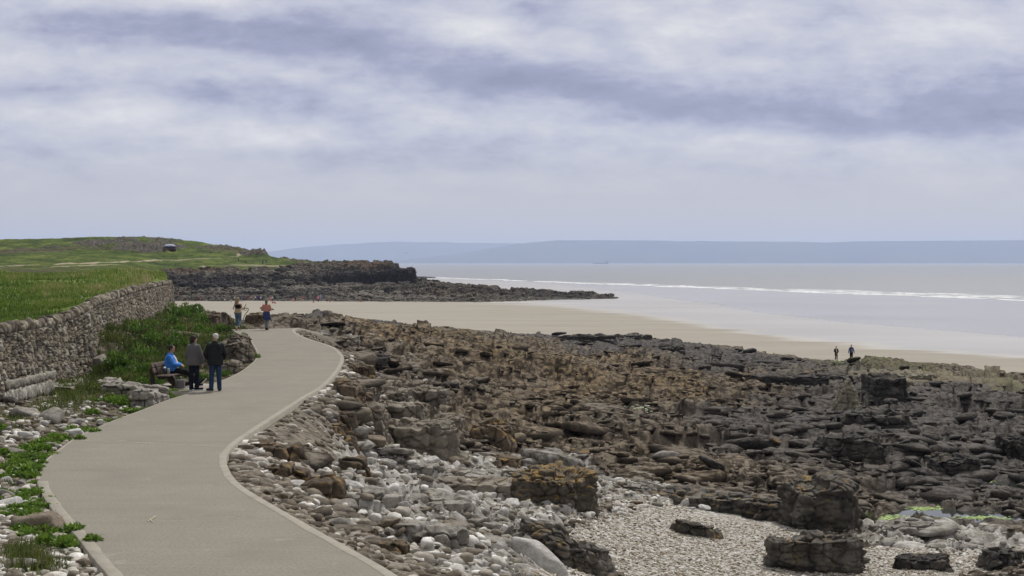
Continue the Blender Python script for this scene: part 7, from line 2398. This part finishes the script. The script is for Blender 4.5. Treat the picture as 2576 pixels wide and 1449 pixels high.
GC = "couple walking on the sand beyond the reef"
p1 = small_person(sand_at(2103.5, 907.5), math.pi + .15, "hold", (C_BLACK, C_BLACK, HAIR_BRN), "person in a black jacket and white trainers walking on the sand, left of the couple", GC, 1.62)
link("shirt", MB().loft([(0, .10, .95, .05, .05), (0, .105, 1.2, .045, .045), (0, .08, 1.36, .04, .04)], 10).mesh("shirt", [C_WHITE]), p1)
link("shoes", MB().tube([(-.09, .05, .045), (-.09, .2, .04)], .05, 8).tube([(.09, -.05, .045), (.09, .1, .04)], .05, 8).mesh("shoes", [C_WHITE]), p1)
p2 = small_person(sand_at(2141.5, 908.5), math.pi + .25, "walk", (C_TIED, C_BLACK, HAIR_BRN), "person in a navy jacket striding on the sand, right of the couple", GC, 1.84)
link("shirt", MB().loft([(0, .11, 1.12, .035, .04), (0, .11, 1.3, .04, .04), (0, .09, 1.4, .03, .03)], 10).mesh("shirt", [cloth("pale blue shirt", (0.3, 0.42, 0.6))]), p2)

RED = cloth("red", (0.42, 0.03, 0.03)); ORG = cloth("orange red", (0.55, 0.09, 0.03)); WHT = C_WHITE; PUR = cloth("purple", (0.10, 0.05, 0.28)); PNK = cloth("pink", (0.65, 0.22, 0.28)); TEAL = cloth("teal", (0.10, 0.25, 0.26))
LBL = cloth("light blue", (0.28, 0.36, 0.60)); GRN = cloth("dark green", (0.03, 0.06, 0.035)); NVY = C_NAVY; MAR = cloth("maroon", (0.16, 0.025, 0.04)); YEL = cloth("yellow hat", (0.6, 0.45, 0.1))
GK = "school group scattered at the foot of the cliff"
kids = [(565, 757.5, "crouch", WHT, PUR, "leftmost of the group in white, crouching at the rocks", 1.3), (582.6, 760, "crouch", WHT, NVY, "white-shirted child crouching on the sand just left of the long-haired walker's head", 1.25),
        (590, 757, "stand", WHT, C_BLACK, "child in a white top standing just behind the long-haired walker's head", 1.35), (596, 755, "bend", PUR, C_GREY, "child in purple bending beside the white-topped child", 1.35),
        (609, 758.5, "crouch", LBL, NVY, "child in light blue crouching right of the long-haired walker's head", 1.2), (613, 755, "bend", PUR, NVY, "child in purple and navy bending over the rocks between the walkers, leftmost", 1.4),
        (622, 754.5, "stand", MAR, RED, "child in maroon standing between the two walkers", 1.45), (632, 755.5, "bend", PNK, MAR, "child in pink and maroon bending down between the two walkers", 1.45),
        (638.5, 756, "crouch", LBL, LBL, "child in pale blue crouching left of the dense cluster", 1.2), (643, 756.5, "stand", WHT, NVY, "white-topped child at the left of the dense cluster", 1.4),
        (647, 755, "stand", PUR, NVY, "purple-topped child in the middle of the dense cluster", 1.45), (652, 757, "bend", NVY, NVY, "navy-clad child bending in the dense cluster", 1.4),
        (656, 757, "stand", WHT, PUR, "white-topped child at the right of the dense cluster, left of the coral jumper", 1.4), (681, 758.5, "stand", PNK, RED, "child in pink and red right of the coral-jumper walker", 1.4),
        (685.5, 757.5, "stand", WHT, NVY, "white-topped child right of the child in pink and red", 1.4), (690, 755, "stand", GRN, GRN, "tall figure in dark green behind the red crouching children", 1.75),
        (685, 763.5, "crouch", RED, MAR, "left one of two children in red crouching on the sand", 1.25), (693, 764.5, "crouch", ORG, RED, "right one of two children in red crouching on the sand", 1.35),
        (699, 757, "stand", TEAL, C_GREY, "child in teal at the right of the red crouchers", 1.35), (706, 757, "bend", NVY, C_BLACK, "dark-clad child at the rocks right of the one in teal", 1.4),
        (738, 758.5, "bend", PNK, PNK, "child in pink alone by the rocks, left of a dark figure", 1.3), (743, 758.5, "stand", C_BLACK, C_BLACK, "dark figure beside the lone child in pink", 1.5),
        (757, 755, "bend", ORG, ORG, "child in orange bending among the boulders", 1.5), (788, 761.5, "crouch", RED, NVY, "child in red crouching on the sand in front of the standing pair", 1.3),
        (792.5, 754, "bend", MAR, C_BLACK, "child in maroon bending left of the standing pair", 1.5), (800.5, 759.5, "stand", PNK, NVY, "adult in pink top and navy trousers, left of the standing pair", 1.7),
        (806, 755, "stand", LBL, LBL, "adult in light blue, right of the standing pair", 1.7), (824, 759, "crouch", C_BLACK, C_BLACK, "dark figure crouching, left of two at the foot of the cliff", 1.3),
        (830, 759.8, "crouch", ORG, MAR, "orange-red figure crouching, right of two at the foot of the cliff", 1.4), (907, 760.3, "crouch", RED, RED, "lone child in red crouching far right of the group", 1.4),
        (504, 756.5, "bend", MAR, PNK, "figure in maroon bending on the rocks left of the group", 1.5)]
for i, (a, b2, ps, t1, t2, lb, H_) in enumerate(kids):
    hit = on_head(a, b2)
    x, y, z = sand_at(a, b2)
    if hit is not None and hit.z > z - .05 and hit.y < y + 2:
        x, y, z = hit
    small_person((x, y, z), (i * 1.9) % 6.28, ps, (t1, t2, HAIR_BRN if i % 3 else HAIR_BLD), lb, GK, H_)
for (a, b2, ps, t1, t2, lb, H_, hat) in [
        (586.5, 741, "stand", C_BLACK, C_BLACK, "adult in black with a white hat standing up on the rock ledge", 1.8, WHT), (449, 744, "sit", PNK, MAR, "person in pink sitting on the ledge near the wall's end", 1.6, None),
        (452.6, 745, "stand", NVY, NVY, "fair-haired person in navy standing beside the seated pink one", 1.5, YEL)]:
    h_ = on_head(a, b2)
    if h_: small_person(tuple(h_), a % 6, ps, (t1, t2, HAIR_BLD), lb, "people up on the rock ledges", H_, hat)
for (a, b2, ps, t1, t2, lb, H_, hat) in [
        (599.5, 659, "stand", C_BLACK, C_BLACK, "person in black with a pale hat on the headland turf, walking the dog", 1.75, WHT), (661, 665.5, "walk", C_TIED, NVY, "person in blue walking on the headland turf, left of a pair", 1.65, None),
        (669.8, 665.5, "walk", NVY, C_GREY, "person in navy and pale trousers on the headland turf, right of a pair", 1.85, None)]:
    h_ = on_head(a, b2)
    if h_: small_person(tuple(h_), -1.2, ps, (t1, t2, HAIR_BRN), lb, "people out on the headland turf", H_, hat)

# ---- dog
h_ = on_head(618, 662.5)
if h_:
    dg = empty("dog", tuple(h_), 1.4, label="small black dog trotting on the headland turf", cat="dog")
    d_ = MB()
    d_.tube([(0, -.28, .50), (0, -.1, .49), (0, .12, .47), (0, .28, .50)], [.09, .10, .13, .10], 10)
    d_.tube([(0, .28, .52), (0, .40, .66)], [.08, .06], 8); d_.ell((0, .44, .70), (.07, .09, .07)); d_.tube([(0, .50, .69), (0, .60, .66)], [.04, .03], 8)
    for sx in (-1, 1):
        d_.tube([(sx * .05, .42, .76), (sx * .07, .40, .82)], [.025, .012], 6)
        d_.tube([(sx * .08, .22, .45), (sx * .08, .26, .24), (sx * .08, .24 + sx * .08, .03)], [.055, .035, .028], 7)
        d_.tube([(sx * .08, -.24, .48), (sx * .08, -.16, .30), (sx * .08, -.34, .20), (sx * .08, -.30 - sx * .06, .03)], [.08, .05, .03, .028], 7)
    d_.tube([(0, -.32, .54), (0, -.46, .62), (0, -.55, .74)], [.03, .025, .015], 6)
    d_.build("body", C_BLACK, dg, voxel=.02, soft=1)

# ---- gulls
m_gw = cloth("white feathers", (0.66, 0.66, 0.66), (0.80, 0.80, 0.80)); m_gg = cloth("grey feathers", (0.30, 0.31, 0.34), (0.40, 0.41, 0.44)); m_beak = cloth("yellow beak", (0.5, 0.3, 0.04))
gx_, gy_, gz_ = [float(q) for q in on_shore(1997, 921)]
gl = empty("gull", (gx_, gy_, gz_ + .42), -math.pi / 2 + .2, label="white and grey gull standing on the reef edge left of the couple", cat="gull")
g_ = MB()
g_.tube([(0, -.30, .16), (0, -.12, .20), (0, .08, .24), (0, .18, .27)], [.03, .075, .085, .06], 10); g_.tube([(0, .17, .28), (0, .22, .36)], [.055, .045], 8); g_.ell((0, .235, .385), (.045, .055, .045))
for sx in (-1, 1): g_.tube([(sx * .04, .02, .17), (sx * .04, .03, .0), (sx * .04, .08, -.01)], [.012, .010, .010], 5)
g_.build("body", m_gw, gl, voxel=.012, soft=1)
link("wings", MB().tube([(-.07, .12, .27), (-.075, -.1, .23), (-.03, -.36, .17)], [.03, .045, .012], 8, flat=(.6, 1.2)).tube([(.07, .12, .27), (.075, -.1, .23), (.03, -.36, .17)], [.03, .045, .012], 8, flat=(.6, 1.2)).mesh("wings", [m_gg]), gl)
link("beak", MB().tube([(0, .28, .38), (0, .335, .365)], [.013, .006], 6).mesh("beak", [m_beak]), gl)
fx_, fy_, fz_ = [float(q) for q in at_d(1022, 637, 260)]
fb = empty("flying_gull", (fx_, fy_, fz_), .4, label="tiny gull gliding in front of the far hills", cat="gull")
f_ = MB()
f_.tube([(0, -.22, 0), (0, 0, .01), (0, .2, .02), (0, .27, .02)], [.02, .06, .05, .02], 8)
f_.build("body", m_gg, fb)
for sx in (-1, 1):
    V_ = np.array([(0, .10, .02), (sx * .28, .14, .12), (sx * .55, .0, .05), (sx * .28, -.04, .10), (0, -.10, .02)] + [(0, .10, .0), (sx * .28, .14, .10), (sx * .55, .0, .04), (sx * .28, -.04, .08), (0, -.10, .0)])
    link("wing", mesh_np("wing", V_, [np.array([[0, 1, 3, 4], [5, 9, 8, 6], [0, 5, 6, 1], [3, 8, 9, 4]]), np.array([[1, 2, 3], [6, 8, 7], [1, 6, 7], [1, 7, 2], [2, 7, 8], [2, 8, 3]])], False, None, [m_gg]), fb)

# ---- shelter tent against the crag, picnic table, ship
h_ = on_head(427, 629)
if h_:
    tn = empty("tent", tuple(h_), 0.0, label="dark shelter tent with a pale domed roof against the headland crag", cat="tent")
    m_tr = cloth("pale tent roof", (0.36, 0.39, 0.52), (0.54, 0.56, 0.66), 1); m_tw = cloth("dark tent wall", (0.035, 0.03, 0.10), (0.08, 0.065, 0.17), 1.5); m_tb = cloth("maroon tent band", (0.045, 0.014, 0.03), (0.08, 0.022, 0.045), 2)
    link("wall", MB().loft([(0, 0, .75, 2.15, 1.5), (0, 0, 1.15, 2.15, 1.5), (0, 0, 1.5, 1.95, 1.35)], 32, 3).mesh("wall", [m_tw]), tn)
    link("lower_band", MB().loft([(0, 0, -.3, 2.22, 1.56), (0, 0, .75, 2.17, 1.52)], 32, 3).mesh("lower_band", [m_tb]), tn)
    link("roof", MB().loft([(0, 0, 1.30, 2.22, 1.6), (0, 0, 1.65, 1.95, 1.35), (0, 0, 2.05, 1.3, .9), (0, 0, 2.18, .4, .3)], 32, 2.6).mesh("roof", [m_tr]), tn)
h_ = on_head(445.5, 668)
if h_:
    pt_ = empty("picnic_table", tuple(h_), .2, label="dark green picnic table at the edge of the headland turf", cat="picnic table")
    m_pg = cloth("dark green timber", (0.014, 0.030, 0.022), (0.03, 0.05, 0.04), 4)
    link("tabletop", MB().box((0, 0, .74), (1.7, .72, .06), bev=.01).mesh("tabletop", [m_pg], False), pt_)
    for sy in (-1, 1):
        link("bench_seat", MB().box((0, sy * .72, .44), (1.7, .27, .05), bev=.01).mesh("bench_seat", [m_pg], False), pt_)
    for sx in (-1, 1):
        link("leg", MB().tube([(sx * .6, -.72, 0), (sx * .6, -.22, .72)], .05, 6).tube([(sx * .6, .72, 0), (sx * .6, .22, .72)], .05, 6).tube([(sx * .6, -.75, .40), (sx * .6, .75, .40)], .045, 6).mesh("leg", [m_pg]), pt_)
sx_, sy_, _ = [float(q) for q in at_d(1511, 660.5, 11500)]
shp = empty("cargo_ship", (sx_, sy_, SEAZ), 0, label="faint low cargo ship on the horizon under the blue hills", cat="ship")
m_sh = cloth("ship grey blue", (0.06, 0.07, 0.10), (0.08, 0.09, 0.12), .1)
link("hull", MB().loft([(0, 0, -2, 58, 8), (0, 0, 3, 62, 9), (0, 0, 6, 64, 9)], 24, 3).mesh("hull", [m_sh]), shp)
link("superstructure", MB().box((48, 0, 14), (16, 14, 10), bev=.4).box((50, 0, 24), (5, 5, 8)).mesh("superstructure", [m_sh], False), shp)

# ---- small litter on the path
m_twig = cloth("dry straw", (0.42, 0.38, 0.26), (0.6, 0.55, 0.42))
def flat_at(px, py):
    x, y, _ = at_z(px, py, 0.0); return (float(x), float(y), .008)
a, b2, c_, d_ = flat_at(372, 1313), flat_at(391, 1300), flat_at(377, 1306), flat_at(384, 1316)
link("straw_twig", MB().tube([a, b2], .008, 5).tube([c_, d_], .006, 5).mesh("twig", [m_twig]), label="small pale forked twig lying on the concrete path", cat="twig")
m_scr = mottled("pale scratch", (0.40, 0.37, 0.30), (0.52, 0.49, 0.41), 8, .9)
pts = [flat_at(*p) for p in ((136, 1256), (146, 1268), (158, 1283), (170, 1298), (181, 1311))]
w_ = .012
V_ = []
for i, p in enumerate(pts):
    ww = w_ * (1 if 0 < i < 4 else .4)
    V_ += [(p[0] - ww, p[1], .0045), (p[0] + ww, p[1], .0045)]
link("scratch_mark", mesh_np("scratch", np.array(V_), np.array([[2 * i, 2 * i + 1, 2 * i + 3, 2 * i + 2] for i in range(4)]), False, None, [m_scr]), path)
pts = [flat_at(*p) for p in ((200, 1109), (300, 1112), (420, 1118), (560, 1124))]
V_ = []
for p in pts: V_ += [(p[0], p[1] - .018, .0045), (p[0], p[1] + .018, .0045)]
link("joint_line", mesh_np("joint_line", np.array(V_), np.array([[2 * i, 2 * i + 2, 2 * i + 3, 2 * i + 1] for i in range(3)]), False, None, [m_scr]), path)
